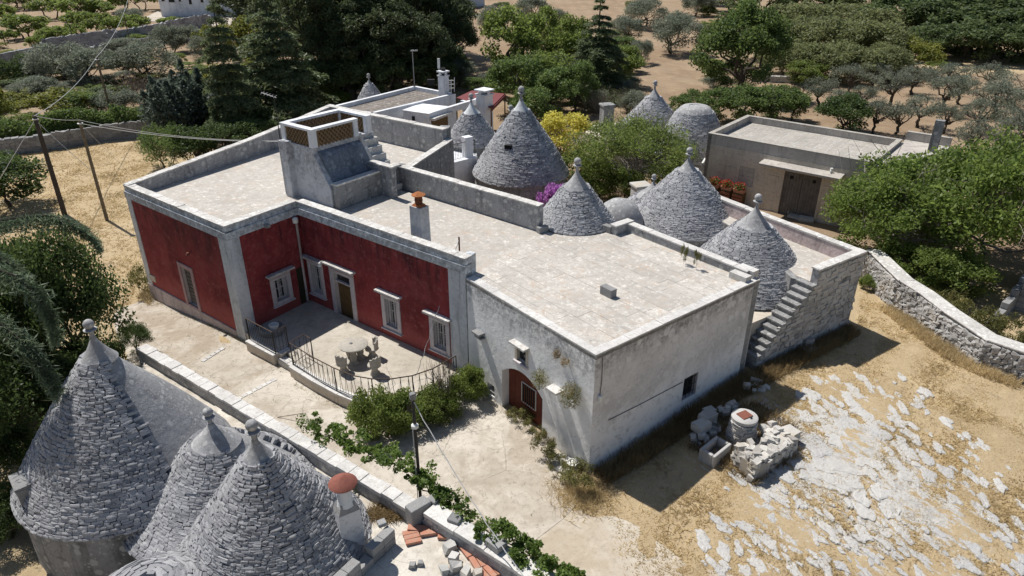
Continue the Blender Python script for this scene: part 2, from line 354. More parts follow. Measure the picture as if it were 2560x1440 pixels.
def leaf_mat(name, a, b, tr=.3, dry=None, rough=.55):
    n = NT(name, rough); n.b.inputs['Specular IOR Level'].default_value = .3
    c = n.mix(n.rnd, a, b); c = n.mix(n.ramp(n.noise(.9, 3), .4, .65), c, tuple(v * .72 for v in a))
    if dry: c = n.mix(n.ramp(n.noise(1.3, 3, .6), .58, .68), c, dry)
    c = n.mix(n.math('MULTIPLY', objrand(n), .25), c, tuple(v * .55 for v in a))
    n.col(c)
    t = n.t.nodes.new('ShaderNodeBsdfTranslucent'); n.L(n.mix(.5, c, tuple(v * 1.5 for v in b)), t.inputs['Color'])
    ms = n.t.nodes.new('ShaderNodeMixShader'); ms.inputs[0].default_value = tr
    n.L(n.b.outputs[0], ms.inputs[1]); n.L(t.outputs[0], ms.inputs[2]); n.L(ms.outputs[0], n.t.nodes['Material Output'].inputs[0]); MAT[name] = n.m
leaf_mat('leaf_olive', (.15, .175, .125), (.26, .285, .215), .4); leaf_mat('leaf_broad', (.085, .135, .038), (.18, .245, .075), .45)
leaf_mat('leaf_bright', (.13, .18, .042), (.24, .30, .08), .5); leaf_mat('leaf_walnut', (.125, .185, .042), (.24, .315, .08), .5); leaf_mat('leaf_yellow', (.15, .17, .03), (.26, .27, .06), .4)
leaf_mat('leaf_cedar', (.095, .13, .062), (.20, .24, .115), .4); leaf_mat('leaf_blue', (.08, .11, .085), (.16, .20, .155), .35)
leaf_mat('leaf_pine', (.055, .08, .036), (.13, .16, .07), .3); leaf_mat('leaf_scrub', (.15, .18, .075), (.27, .29, .13), .45, (.26, .235, .13)); leaf_mat('leaf_wood', (.075, .115, .045), (.16, .205, .08), .4)
leaf_mat('leaf_dark', (.05, .085, .027), (.115, .165, .05), .4); leaf_mat('flower_yellow', (.55, .48, .07), (.72, .66, .16), .4); leaf_mat('flower_purple', (.48, .16, .52), (.66, .32, .70), .4); leaf_mat('leaf_bough', (.11, .155, .095), (.22, .28, .17), .35)
leaf_mat('flower_red', (.5, .03, .02), (.65, .08, .05), .3); leaf_mat('leaf_vine', (.09, .15, .03), (.19, .27, .06), .4); leaf_mat('grass_dry', (.50, .39, .21), (.70, .58, .36), .4, (.42, .32, .17), .8); leaf_mat('grass_tan', (.22, .155, .075), (.36, .27, .14), .3, None, .8)
leaf_mat('weed', (.13, .14, .045), (.24, .22, .08), .3, (.30, .22, .10), .8); leaf_mat('palm', (.07, .12, .03), (.14, .2, .06), .3)
# ------------------------------------------------------------------ ground
import bmesh
def axis(fine0, fine1, step, far0, far1):
    a = list(np.arange(fine0, fine1 + 1e-6, step)); s = step; x = fine0
    while x > far0: s *= 1.25; x -= s; a.insert(0, x)
    s = step; x = fine1
    while x < far1: s *= 1.25; x += s; a.append(x)
    return np.array(a)
def inpoly(x, y, poly):
    x = np.asarray(x); y = np.asarray(y); r = np.zeros(x.shape, bool); n = len(poly)
    for i in range(n):
        (x0, y0), (x1, y1) = poly[i][:2], poly[(i + 1) % n][:2]
        c = ((y0 > y) != (y1 > y)) & (x < (x1 - x0) * (y - y0) / (y1 - y0 + 1e-12) + x0); r ^= c
    return r
def make_ground():
    X = axis(-24, 26, .5, -420, 420); Y = axis(7, 46, .5, -60, 900)
    gx, gy = np.meshgrid(X, Y); z = gz(gx, gy)
    und = .04 * np.sin(gx * 1.3 + np.sin(gy * .9)) * np.sin(gy * 1.1) + .03 * np.sin(gx * 2.7 + 1) * np.cos(gy * 2.3)
    m = np.where((gx > 3.5) | (gy > 46), 1., 0.); z = z + und * m * np.where(gy > 60, 3, 1)
    V = np.stack([gx, gy, z], -1).reshape(-1, 3); ny, nx = gx.shape
    i = np.arange((ny - 1) * (nx - 1)); r = i // (nx - 1); c = i % (nx - 1); a = r * nx + c
    me = qmesh('ground', V, np.stack([a, a + 1, a + nx + 1, a + nx], -1), MAT['ground'], True)
    zone = np.zeros(gx.shape)
    yard = [(0, -30), (60, -30), (60, 18), (34, 24), (22, 31), (14, 34), (2, 34), (-30, 8), (-30, -30)]
    left = [gat(p[0], p[1])[:2] for p in ((-500, 420), (0, 395), (200, 360), (420, 330), (520, 420), (420, 800), (100, 900), (-600, 900))]
    pale = [(40, 84), (48, 99), (130, 99), (130, 82)]
    left2 = [(-30, -30), (-30, 30), (-10, 30), (-6, -30)]
    for p in (yard, left, pale, left2): zone[inpoly(gx, gy, p)] = 1
    at_ = me.attributes.new('zone', 'FLOAT', 'POINT'); at_.data.foreach_set('value', zone.ravel().astype(np.float32))
    d_ = np.exp(-((gx - (9.5 + (19.5 - gy) * .35)) / 4.2) ** 2) * np.exp(-((gy - 17.5) / 4.6) ** 2) * (gx > 3.2) * 1.25
    a2 = me.attributes.new('rock', 'FLOAT', 'POINT'); a2.data.foreach_set('value', np.clip(d_, 0, 1).ravel().astype(np.float32))
    o = link('ground', me); tag(o, kind='structure'); return o
GROUND = make_ground()
def drape(name, poly, dz, mat, step=1.0, thick=0):
    """sheet that follows the ground inside a polygon"""
    bm = bmesh.new(); vs = [bm.verts.new((float(p[0]), float(p[1]), 0)) for p in poly]; bm.faces.new(vs)
    xs = [p[0] for p in poly]; ys = [p[1] for p in poly]
    for k in np.arange(min(xs) + step, max(xs), step): bmesh.ops.bisect_plane(bm, geom=bm.verts[:] + bm.edges[:] + bm.faces[:], plane_co=(k, 0, 0), plane_no=(1, 0, 0))
    for k in np.arange(min(ys) + step, max(ys), step): bmesh.ops.bisect_plane(bm, geom=bm.verts[:] + bm.edges[:] + bm.faces[:], plane_co=(0, k, 0), plane_no=(0, 1, 0))
    for v in bm.verts: v.co.z = float(gz(v.co.x, v.co.y)) + dz
    bmesh.ops.recalc_face_normals(bm, faces=bm.faces[:])
    if bm.faces and sum(f.normal.z for f in bm.faces) < 0: bmesh.ops.reverse_faces(bm, faces=bm.faces[:])
    me = bpy.data.meshes.new(name); bm.to_mesh(me); bm.free()
    o = link(name, me, None, mat); tag(o, kind='structure'); return o

# ------------------------------------------------------------------ plan of the farm (metres)
C = at(308, 460, 5.35)[:2]; A = at(560, 567, 5.3)[:2]; B = at(740, 503, 5.3)[:2]; D = at(1163, 648, 5.3)[:2]
P1 = np.array([1.10, 27.5]); P0 = np.array([-5.5, 32.5]); Q = at(1118, 322, 6.17)[:2]; E_ = at(825, 262, 6.17)[:2]
BA = at(1490, 888, 4.56)[:2]; BB = at(1900, 698, 4.56)[:2]; BC = D + (BA - D) * .004; BD = at(1580, 556, 4.85)[:2]
RF = 4.75                                                 # floor of the house roof
def wob(poly, amp, step=.5, seed=0):
    """uneven edge for a sheet outline"""
    r = random.Random(seed); out = []
    for i in range(len(poly)):
        p = np.array(poly[i][:2], float); q = np.array(poly[(i + 1) % len(poly)][:2], float); L = np.linalg.norm(q - p); n = max(1, int(L / step))
        for k in range(n): out.append(p + (q - p) * k / n + np.array([r.uniform(-amp, amp), r.uniform(-amp, amp)]))
    return out
g = lambda *p: gat(*p)[:2]
drive_poly = [g(285, 775), g(380, 745), g(500, 800), g(625, 868), g(740, 938), g(700, 1010), at(640, 1015, 0)[:2] + (0, -.4), at(365, 862, 0)[:2] + (-.2, -1.2), g(285, 815)]
drape('driveway', wob(drive_poly, .06, .5, 1), .012, MAT['driveway'], 1.5)
yard_poly = [g(742, 940), g(880, 1010), g(1000, 1020), g(1150, 960), g(1215, 990), g(1262, 1020), g(1355, 1085), g(1420, 1155), g(1448, 1205), g(1440, 1262), g(1405, 1300), g(1345, 1345), (-.6, 13.2), (-3.5, 13.9), (-11.6, 20.2), g(600, 960), g(690, 925)]
drape('courtyard_paving', wob(yard_poly, .05, .4, 2), .018, MAT['courtyard'], 1.5)
grav = [(-2.6, 14.6), g(1290, 1290), g(1375, 1262), g(1520, 1290), g(1600, 1330), g(1700, 1400), g(1840, 1440), (6, 8), (-2, 8)]
drape('gravel_yard', wob(grav, .18, .4, 3), .008, MAT['gravel'], 1.5)
# joint strips of lighter paving across the drive
for i, (p, q) in enumerate([((592, 1000), (690, 948)), ((505, 905), (560, 870))]):
    a, b = gat(*p), gat(*q); n = 8 if i == 0 else 5
    for k in range(n):
        c = a + (b - a) * (k + .5) / n; mb = MB(); mb.box((c[0], c[1], c[2] + .022), (np.linalg.norm(b - a) / n - .03, .2 + RND.uniform(-.03, .03), .03), math.atan2(b[1] - a[1], b[0] - a[0]))
        mb.build('paving_strip', MAT['coping_stone'], bpy.data.objects['driveway'])

# ------------------------------------------------------------------ walls with openings
class Fac:
    """vertical wall P0 -> P1 (outside on the right hand), with recessed openings"""
    def __init__(s, P0, P1, z0, z1, parent): s.a = np.array(P0[:2], float); s.b = np.array(P1[:2], float); s.L = np.linalg.norm(s.b - s.a); s.e = (s.b - s.a) / s.L; s.n = np.array([s.e[1], -s.e[0]]); s.z0 = z0; s.z1 = z1; s.p = parent
    def P(s, u, v, d=0): q = s.a + s.e * u + s.n * d; return (float(q[0]), float(q[1]), float(v))
    def uv(s, px): return onpl(px[0], px[1], s.a, s.b)
    def rect(s, TL, TR, BL, BR):
        tl, tr, bl, br = map(s.uv, (TL, TR, BL, BR))
        return ((tl[0] + bl[0]) / 2, (tr[0] + br[0]) / 2, (bl[1] + br[1]) / 2, (tl[1] + tr[1]) / 2)
    def block(s, mb, u0, u1, v0, v1, d0, d1):
        return mb.hexa([s.P(u0, v0, d1), s.P(u1, v0, d1), s.P(u1, v0, d0), s.P(u0, v0, d0)], [s.P(u0, v1, d1), s.P(u1, v1, d1), s.P(u1, v1, d0), s.P(u0, v1, d0)])
    def wall(s, holes, mat, depth=.32, name='wall', u0=0, u1=None):
        u1 = s.L if u1 is None else u1; mb = MB()
        us = sorted({u0, u1, *[h[0] for h in holes], *[h[1] for h in holes]}); vs = sorted({s.z0, s.z1, *[h[2] for h in holes], *[h[3] for h in holes]})
        for i in range(len(us) - 1):
            for j in range(len(vs) - 1):
                uc, vc = (us[i] + us[i + 1]) / 2, (vs[j] + vs[j + 1]) / 2
                if any(h[0] < uc < h[1] and h[2] < vc < h[3] for h in holes): continue
                mb.poly([s.P(us[i], vs[j]), s.P(us[i + 1], vs[j]), s.P(us[i + 1], vs[j + 1]), s.P(us[i], vs[j + 1])])
        body = mb.build(name, mat, s.p)
        for (a, b, c, d) in holes:
            mb = MB()
            mb.poly([s.P(a, c), s.P(a, d), s.P(a, d, -depth), s.P(a, c, -depth)]); mb.poly([s.P(b, d), s.P(b, c), s.P(b, c, -depth), s.P(b, d, -depth)])
            mb.poly([s.P(a, d), s.P(b, d), s.P(b, d, -depth), s.P(a, d, -depth)]); mb.poly([s.P(b, c), s.P(a, c), s.P(a, c, -depth), s.P(b, c, -depth)])
            mb.build('reveal', MAT['window_frame'], s.p)
        return body
    def trim(s, name, mat, u0, u1, v0, v1, d1, d0=-.02, bevel=.006, parent=None):
        mb = MB(); s.block(mb, u0, u1, v0, v1, d0, d1); return mb.build(name, mat, parent or s.p, bevel=bevel)
def window(f, r, fw=.17, cornice=True, grille=True, frame='window_frame', door=False, sill=True, top=.28, label=None):
    """frame, cornice, panes and grille of an opening whose outer frame is r; returns the hole"""
    u0, u1, v0, v1 = r; hole = (u0 + fw, u1 - fw, v0 + (0 if door else fw * .8), v1 - top)
    w_ = thing('door' if door else 'window', f.P((u0 + u1) / 2, v0, 0)); w_.parent = f.p; w_.location = np.array(w_.location) - wloc(f.p)
    a, b, c, d = hole; mb = MB()
    f.block(mb, u0, a, v0, d, -.03, .05); f.block(mb, b, u1, v0, d, -.03, .05); f.block(mb, u0, u1, d, v1, -.03, .05)
    if not door: f.block(mb, a, b, v0, c, -.03, .05)
    mb.build('frame', MAT[frame], w_, bevel=.008)
    if top > .2: f.trim('moulding', MAT['pink_frame'], u0 - .005, u1 + .005, d + top * .42, d + top * .5, .062, .04, 0, w_)
    if cornice: f.trim('cornice', MAT['coping'], u0 - .16, u1 + .16, v1, v1 + .09, .24, -.02, .01, w_)
    if sill and not door: f.trim('sill', MAT['window_frame'], u0 - .05, u1 + .05, v0 - .05, v0, .12, -.02, .006, w_)
    if door:
        mid = d - .42; f.trim('transom', MAT['window_frame'], a, b, mid - .07, mid, -.06, -.22, .004, w_)
        f.trim('pane', MAT['window_glass'], a, b, mid, d, -.18, -.21, 0, w_)
        n = 2; h = (b - a) / n
        for k in range(n):
            leaf = f.trim('door_leaf', MAT['wood_door'], a + h * k + .008, a + h * (k + 1) - .008, c, mid - .07, -.16, -.22, .004, w_)
            for q in (.35, .8): f.trim('door_panel', MAT['wood_door'], a + h * k + .1, a + h * (k + 1) - .1, c + (mid - c) * (q - .3), c + (mid - c) * (q + .08), -.145, -.17, .01, leaf)
        f.trim('step', MAT['coping'], a - .1, b + .1, c - .18, c - .005, .14, -.3, .01, w_)
    else:
        h = (b - a) / 2
        for k in range(2):
            f.trim('pane', MAT['window_glass'], a + h * k + .05, a + h * (k + 1) - .05, c + .06, d - .06, -.215, -.23, 0, w_)
        mb = MB(); f.block(mb, a, b, c, c + .06, -.24, -.18); f.block(mb, a, b, d - .06, d, -.24, -.18); f.block(mb, a, b, (c + d) / 2 - .02, (c + d) / 2 + .02, -.24, -.19)
        for x in (a, a + h - .05, b - .1): f.block(mb, x, x + .1, c + .06, d - .06, -.24, -.18)
        mb.build('casement', MAT['window_frame'], w_)
        if grille:
            gm = MB(); n = 5
            for k in range(n):
                x = a + (b - a) * (k + .5) / n; gm.tube([f.P(x, c, -.04), f.P(x, d, -.04)], .011, 5)
            for q in (.12, .3, .5, .7, .88):
                z = c + (d - c) * q
                for k in range(n - 1):
                    if (k + int(q * 10)) % 2 == 0: x = a + (b - a) * (k + .5) / n; gm.tube([f.P(x, z, -.04), f.P(x + (b - a) / n, z, -.04)], .009, 4)
            gm.build('grille', MAT['white_iron'], w_)
    if label: w_['label'] = label
    return hole
def inset(poly, d):
    """polygon moved inwards by d (same for every edge)"""
    n = len(poly); poly = [np.array(p[:2], float) for p in poly]
    ar = sum(poly[i][0] * poly[(i + 1) % n][1] - poly[(i + 1) % n][0] * poly[i][1] for i in range(n)); sg = 1 if ar > 0 else -1; out = []
    for i in range(n):
        p, q, r = poly[i - 1], poly[i], poly[(i + 1) % n]; e1 = (q - p) / np.linalg.norm(q - p); e2 = (r - q) / np.linalg.norm(r - q)
        n1 = sg * np.array([-e1[1], e1[0]]); n2 = sg * np.array([-e2[1], e2[0]])
        Aq = np.array([e1, -e2]).T
        if abs(np.linalg.det(Aq)) < 1e-3: out.append(q + n1 * d); continue
        t = np.linalg.solve(Aq, (q + n2 * d) - (q + n1 * d)); out.append(q + n1 * d + e1 * t[0])
    return out

# ------------------------------------------------------------------ red farmhouse
house = thing('red_farmhouse', (*((A + B) / 2), 0), 'red farmhouse with white pilasters, barred windows and walled flat roof', 'house')
hp = [C, A, B, D, P1, P0, Q, E_]
MB().prism(inset(hp, .33), -1.2, 4.44).build('core', MAT['pilaster_white'], house)
f1 = Fac(C, A, -1.1, 5.0, house); f2 = Fac(A, B, -.3, 5.0, house); f3 = Fac(B, D, -.3, 5.0, house)
h = [window(f1, f1.rect((443, 651), (481, 673), (469, 762), (506, 783)), .2, False, False, 'pink_frame', sill=False, top=.2, label='tall shuttered window in a pink stone frame')]
mbb = MB(); r_ = h[0]
for k in range(9): f1.block(mbb, r_[0] + .02, r_[1] - .02, r_[2] + .1 + k * (r_[3] - r_[2] - .2) / 9, r_[2] + .1 + (k + .8) * (r_[3] - r_[2] - .2) / 9, -.16, -.12)
mbb.build('shutter', MAT['grey_wood'], house)
f1.wall(h, MAT['red_plaster'])
h = [window(f2, f2.rect((672, 690), (724, 672), (684, 766), (732, 747)), .2)]
f2.wall(h, MAT['red_plaster'])
f2.trim('shutter_door', MAT['green_door'], *[f2.uv(p)[0] for p in ((750, 740), (768, 740))], .5, 2.25, .04)
h = [window(f3, f3.rect((768, 642), (806, 656), (779, 729), (816, 747)), .17),
     window(f3, f3.rect((820, 658), (882, 681), (842, 801), (900, 831)), .26, True, False, door=True, top=.34),
     window(f3, f3.rect((951, 726), (999, 744), (961, 815), (1005, 836)), .2),
     window(f3, f3.rect((1072, 780), (1122, 799), (1079, 869), (1129, 893)), .2)]
f3.wall(h, MAT['red_plaster'])
# pilasters, cornice bands, plinth: lime white, 3 cm proud of the red field
pw = .62
for f, u0, u1, v0, v1 in ((f1, 0, .42, .3, 4.7), (f1, f1.L - .62, f1.L + .035, -.4, 4.7), (f2, -.035, .55, -.3, 4.7), (f3, f3.L - .85, f3.L, -.3, 4.7)):
    f.trim('pilaster', MAT['pilaster_white'], u0, u1, v0, v1, .035)
for f, u0, u1 in ((f1, -.04, f1.L + .05), (f2, -.05, f2.L - .05), (f3, .05, f3.L + .02)):
    f.trim('cornice_band', MAT['trim_white'], u0, u1, 4.7, 5.02, .05, -.3)
mb = MB(); f1.block(mb, -.03, f1.L - .62, -1.2, .3, -.02, .06); mb.build('plinth', MAT['plinth'], house, bevel=.03)
# roof floor: level over the wing, falling to the barn
o_ = MB(); wing = [inset(hp, .2)[i] for i in (0, 1, 2, 5, 6, 7)]
o_.prism(wing, 4.3, RF)
b2, d2, p12, p02 = [inset(hp, .2)[i] for i in (2, 3, 4, 5)]
d2 = D + (P1 - D) * .03 + (.05, 0)
o_.hexa([(*b2, 4.3), (*d2, 4.3), (*(P1 + (.03, -.02)), 4.3), (*p02, 4.3)], [(*b2, RF), (*d2, 4.517), (*(P1 + (.03, -.02)), 4.517), (*p02, RF)])
o_.build('roof_floor', MAT['roof_paving'], house)
# parapets with copings
def parapet(p, q, z0, z1a, z1b, th, mat, parent, side, cop=True, cmat='coping', seg=.55, ch=.05):
    MB().bar(p, q, th, z0, z1a, z0, z1b, off=side * th / 2).build('parapet', MAT[mat], parent)
    if cop:
        p = np.array(p[:2], float); q = np.array(q[:2], float); L = np.linalg.norm(q - p); n = max(1, int(L / seg))
        for k in range(n):
            t0, t1 = k / n, (k + 1) / n; g_ = .004 / L
            a = p + (q - p) * (t0 + g_); b = p + (q - p) * (t1 - g_); za = z1a + (z1b - z1a) * t0; zb = z1a + (z1b - z1a) * t1; dz = RND.uniform(-.008, .012)
            MB().bar(a, b, th + .05, za - .005, za + ch + dz, zb - .005, zb + ch + dz, off=side * (th / 2)).build('coping_stone', MAT[cmat], parent)
parapet(C, A, 5.0, 5.27, 5.27, .34, 'trim_white', house, 1)
parapet(A, B, 5.0, 5.27, 5.27, .34, 'trim_white', house, 1)
parapet(B, D, 5.0, 5.27, 5.27, .34, 'trim_white', house, 1)
for p, q in ((A, B), (B, D), (C, A)): MB().bar(p, q, .3, 4.5, 5.05, off=.19).build('parapet', MAT['grey_plaster'], house)
parapet(C, C + (E_ - C) * .52, 4.2, 5.3, 5.62, .34, 'grey_plaster', house, -1)
parapet(C + (E_ - C) * .52, E_, 4.2, 5.62, 6.15, .34, 'grey_plaster', house, -1)
MB().bar(C, E_, .3, -1.2, 4.75, off=-.16).build('side_wall', MAT['pilaster_white'], house)
parapet(E_, Q, 4.2, 6.15, 6.15, .36, 'grey_plaster', house, -1)
parapet(P0 + (-.15, .1), P1, 4.2, 5.76, 5.62, .34, 'grey_plaster', house, 1)
MB().bar(P0, P1, .3, -.2, 4.3, off=.18).build('back_wall', MAT['grey_plaster'], house)
parapet(P0, Q, 4.2, 5.45, 5.6, .34, 'rough_grey', house, -1)
MB().bar(P0, Q, .3, -.2, 4.3, off=-.18).build('back_wall', MAT['rough_grey'], house)
MB().bar(Q + (Q - P0) / 20, Q + (E_ - Q) * .06, .6, 0, 6.2).build('corner_pier', MAT['rough_grey'], house)
# end of the long facade above the barn roof
MB().bar(D, D + (P1 - D) * .13, .32, 4.0, 5.3, off=.17).build('end_pier', MAT['trim_white'], house, bevel=.01)
# drain pipe in the inner corner
mb = MB(); q0 = f2.P(f2.L - .22, 4.55, .09); mb.tube([q0, f2.P(f2.L - .22, .55, .09)], .055, 8); mb.build('drain_pipe', MAT['plinth'], house, True)
mb = MB(); mb.lathe(f2.P(f2.L - .3, 4.42, .15), [(.05, 0), (.12, .02), (.13, .2), (.08, .26)], 10); mb.build('pipe_head', MAT['white_plastic'], house, True)
mb = MB(); u, v = f1.uv((477, 630)); mb.tube([f1.P(u, v, 0), f1.P(u, v, .1), f1.P(u + .05, v - .03, .18)], .03, 6); mb.lathe(f1.P(u + .05, v - .08, .18), [(.02, 0), (.09, .03), (.05, .12)], 10); mb.build('wall_lamp', MAT['lid_rust'], house, True)
u, v = f1.uv((383, 695)); f1.trim('wall_plaque', MAT['tan_wall'], u - .25, u + .25, v - .16, v + .16, .05)
u, v = f3.uv((812, 652)); mb = MB(); mb.tube([f3.P(u, v, 0), f3.P(u, v + .05, .25), f3.P(u, v, .3)], .02, 5); mb.lathe(f3.P(u, v - .2, .3), [(.03, 0), (.1, .05), (.06, .22)], 8); mb.build('wall_lamp', MAT['white_plastic'], house, True)
u, v = f2.uv((662, 562)); f2.trim('gutter_stone', MAT['rough_grey'], u - .1, u + .1, v - .08, v + .06, .25)

# ------------------------------------------------------------------ chimney on the roof
def chimney_box(parent, c, wx, wy, z0, z1, rz, mat, taper=.97, name='shaft'):
    M_ = Matrix.Rotation(rz, 2)
    def ring(z, k): return [(*(np.array(c[:2]) + np.array(M_ @ Vector((sx * wx / 2 * k, sy * wy / 2 * k)))), z) for sx, sy in ((-1, -1), (1, -1), (1, 1), (-1, 1))]
    return MB().hexa(ring(z0, 1), ring(z1, taper)).build(name, MAT[mat], parent, bevel=.012)
cc = (at(1030, 605, RF)[:2] + at(1073, 612, RF)[:2]) / 2 + (0, .22); rz0 = math.atan2(*(D - B)[::-1])
ch = thing('roof_chimney', (*cc, RF), 'white square roof chimney with a rusty round metal cowl', 'chimney')
chimney_box(ch, cc, .62, .5, RF - .1, 6.25, rz0, 'tower_plaster', .95)
chimney_box(ch, cc, .55, .46, 6.2, 6.34, rz0, 'orange_rust', .6, 'cap')
MB().lathe((*cc, 6.3), [(.15, 0), (.15, .16), (.165, .17), (.165, .2), (.15, .21), (.15, .42)], 14).build('flue_pipe', MAT['rust'], ch, True)
MB().lathe((*cc, 6.68), [(.27, 0), (.275, .02), (.12, .1), (.02, .15)], 18).build('cowl', MAT['orange_rust'], ch, True)

# ------------------------------------------------------------------ stair tower on the roof
tw = thing('roof_stair_tower', (*at(760, 500, RF)[:2], RF), 'white plastered stair tower with brick lattice balustrade on the farmhouse roof', 'tower')
ea = (D - B) / np.linalg.norm(D - B); eb = np.array([-ea[1], ea[0]])       # along the facade, towards the back
T1 = at(834, 521, RF)[:2]; dep = 3.6; ZT = 7.28
def tp(u, v): return T1 - ea * u + eb * v                                    # u: to the left along the front, v: back
W_ = 3.05; uL = 1.08; uF = 1.04                                            # tower width, lattice edge, front edge of the raised box
mb = MB()
mb.prism([tp(W_, .05), tp(uF, .05), tp(uF, dep), tp(W_, dep)], RF - .1, ZT)
# the front-right of the tower slopes down as a vaulted stair roof
mb.hexa([(*tp(uF, .05), RF - .1), (*tp(.1, .05), RF - .1), (*tp(.1, dep - .9), RF - .1), (*tp(uF, dep - .9), RF - .1)],
        [(*tp(uF, .05), ZT - .25), (*tp(.1, .05), 5.62), (*tp(.1, dep - .9), 5.62), (*tp(uF, dep - .9), ZT - .25)])
mb.build('body', MAT['tower_plaster'], tw, bevel=.015)
n_ = 10; mb = MB()
for k in range(n_):
    t0, t1 = k / n_, (k + 1) / n_; zf = lambda t: 5.64 + (ZT - .2 - 5.64) * (t + .28 * math.sin(math.pi * t) * t)
    u0, u1 = .1 + (uF - .1) * t0, .1 + (uF - .1) * t1
    mb.hexa([(*tp(u1, .3), RF), (*tp(u0, .3), RF), (*tp(u0, dep - .9), RF), (*tp(u1, dep - .9), RF)], [(*tp(u1, .3), zf(t1)), (*tp(u0, .3), zf(t0)), (*tp(u0, dep - .9), zf(t0)), (*tp(u1, dep - .9), zf(t1))])
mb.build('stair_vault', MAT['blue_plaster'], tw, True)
MB().prism([tp(W_ + .02, -.25), tp(W_ - .5, -.25), tp(W_ - .5, .3), tp(W_ + .02, .3)], RF - .1, 7.36).build('corner_buttress', MAT['tower_plaster'], tw, bevel=.03)
mb = MB(); mb.tube([(*tp(W_ - .05, -.28), 7.4), (*tp(W_ - .05, -.28), RF + .1)], .02, 5); mb.build('cable', MAT['wire'], tw)
# low wall in front of the stair
zl = 5.82
MB().bar(tp(.0, .1), tp(.0, dep + .6), .34, RF - .1, zl, off=-.17).build('low_wall', MAT['rough_grey'], tw)
MB().bar(tp(.0, .03), tp(.0, dep + .3), .42, zl, zl + .07, off=-.17).build('coping_stone', MAT['coping'], tw, bevel=.01)
MB().bar(tp(.35, dep - .9), tp(-1.1, dep - .9), .3, RF - .1, 6.15, off=0).build('stair_wall', MAT['grey_plaster'], tw)
MB().bar(tp(.4, dep - .9), tp(-1.15, dep - .9), .36, 6.15, 6.22, off=0).build('coping_stone', MAT['coping'], tw, bevel=.01)
for k in range(7):   # flight behind the vault up to the lattice box
    u = -.55 + k * .235; z = 5.05 + k * .33
    MB().prism([tp(u, dep - .75), tp(u + .245, dep - .75), tp(u + .245, dep + .1), tp(u, dep + .1)], RF, z).build('step', MAT['coping'], tw, bevel=.01)
MB().hexa([(*tp(.2, dep - .92), 5.6), (*tp(uF, dep - .92), 6.6), (*tp(uF, dep - .75), 6.6), (*tp(.2, dep - .75), 5.6)], [(*tp(.2, dep - .92), 5.95), (*tp(uF, dep - .92), ZT + .1), (*tp(uF, dep - .75), ZT + .1), (*tp(.2, dep - .75), 5.95)]).build('stair_kerb', MAT['coping'], tw)
# lattice balustrade
def lattice(p, q, z0, z1, parent):
    p = np.array(p); q = np.array(q); L = np.linalg.norm(q - p); ang = math.atan2(*(q - p)[::-1]); pan = thing('lattice_panel', (*((p + q) / 2), z0)); pan.parent = parent; pan.location = np.array(pan.location) - wloc(parent)
    nx = int(L / .2); nz = 6; me = LATB
    for j in range(nz):
        for i in range(nx + (j % 2)):
            t = (i + .5 - (j % 2) * .5) / nx; t = min(max(t, .04), .96); c = p + (q - p) * t
            o = link('lattice_brick', me, pan); o.location = np.array((*c, z0 + (j + .5) * (z1 - z0) / nz)) - wloc(pan); o.rotation_euler = (0, 0, ang); o.scale = (L / nx * .56, .14, (z1 - z0) / nz * 1.0)
def unit_box(mat, chamf=.16):
    mb = MB(); h_ = .5; mb.hexa([(-h_, -h_, -h_), (h_, -h_, -h_), (h_, h_, -h_), (-h_, h_, -h_)], [(-h_, -h_, h_), (h_, -h_, h_), (h_, h_, h_), (-h_, h_, h_)])
    me = bpy.data.meshes.new('block'); me.from_pydata(mb.v, [], mb.f); me.materials.append(mat); return me
plain('lattice_brick', (.20, .135, .075), .9, .3, 0, 6)
LATB = unit_box(MAT['lattice_brick'])
zt2 = 8.1
cs = [tp(W_ - .05, .16), tp(uL, .16), tp(uL, 2.5), tp(uL, dep - .3), tp(W_ - .05, dep - .3)]
for i, j in ((0, 1), (1, 2), (3, 4), (4, 0)):
    p, q = cs[i], cs[j]; e_ = (q - p) / np.linalg.norm(q - p)
    lattice(p + e_ * .12, q - e_ * .12, ZT, zt2 - .1, tw)
    MB().bar(p + e_ * (.15 if i in (1, 4) else -.15), q + e_ * (.15 if j != 0 else -.15), .3, zt2 - .1, zt2 + i * .002).build('rail', MAT['clean_white'], tw, bevel=.01)
for p in cs: MB().box((*p, (ZT + zt2 - .1) / 2), (.27, .27, zt2 - .1 - ZT), rz0).build('post', MAT['clean_white'], tw, bevel=.01)

# ------------------------------------------------------------------ white barn
barn = thing('white_barn', (*((BA + BC) / 2), 0), 'whitewashed barn with an arched brown door and paved flat roof', 'barn')
bp = [BA, BB, BD, P1, BC]
MB().prism(inset(bp, .46), -.4, 4.40).build('core', MAT['white_plaster'], barn)
g1 = Fac(BC, BA, -.3, 4.5, barn); g2 = Fac(BA, BB, -.3, 4.5, barn)
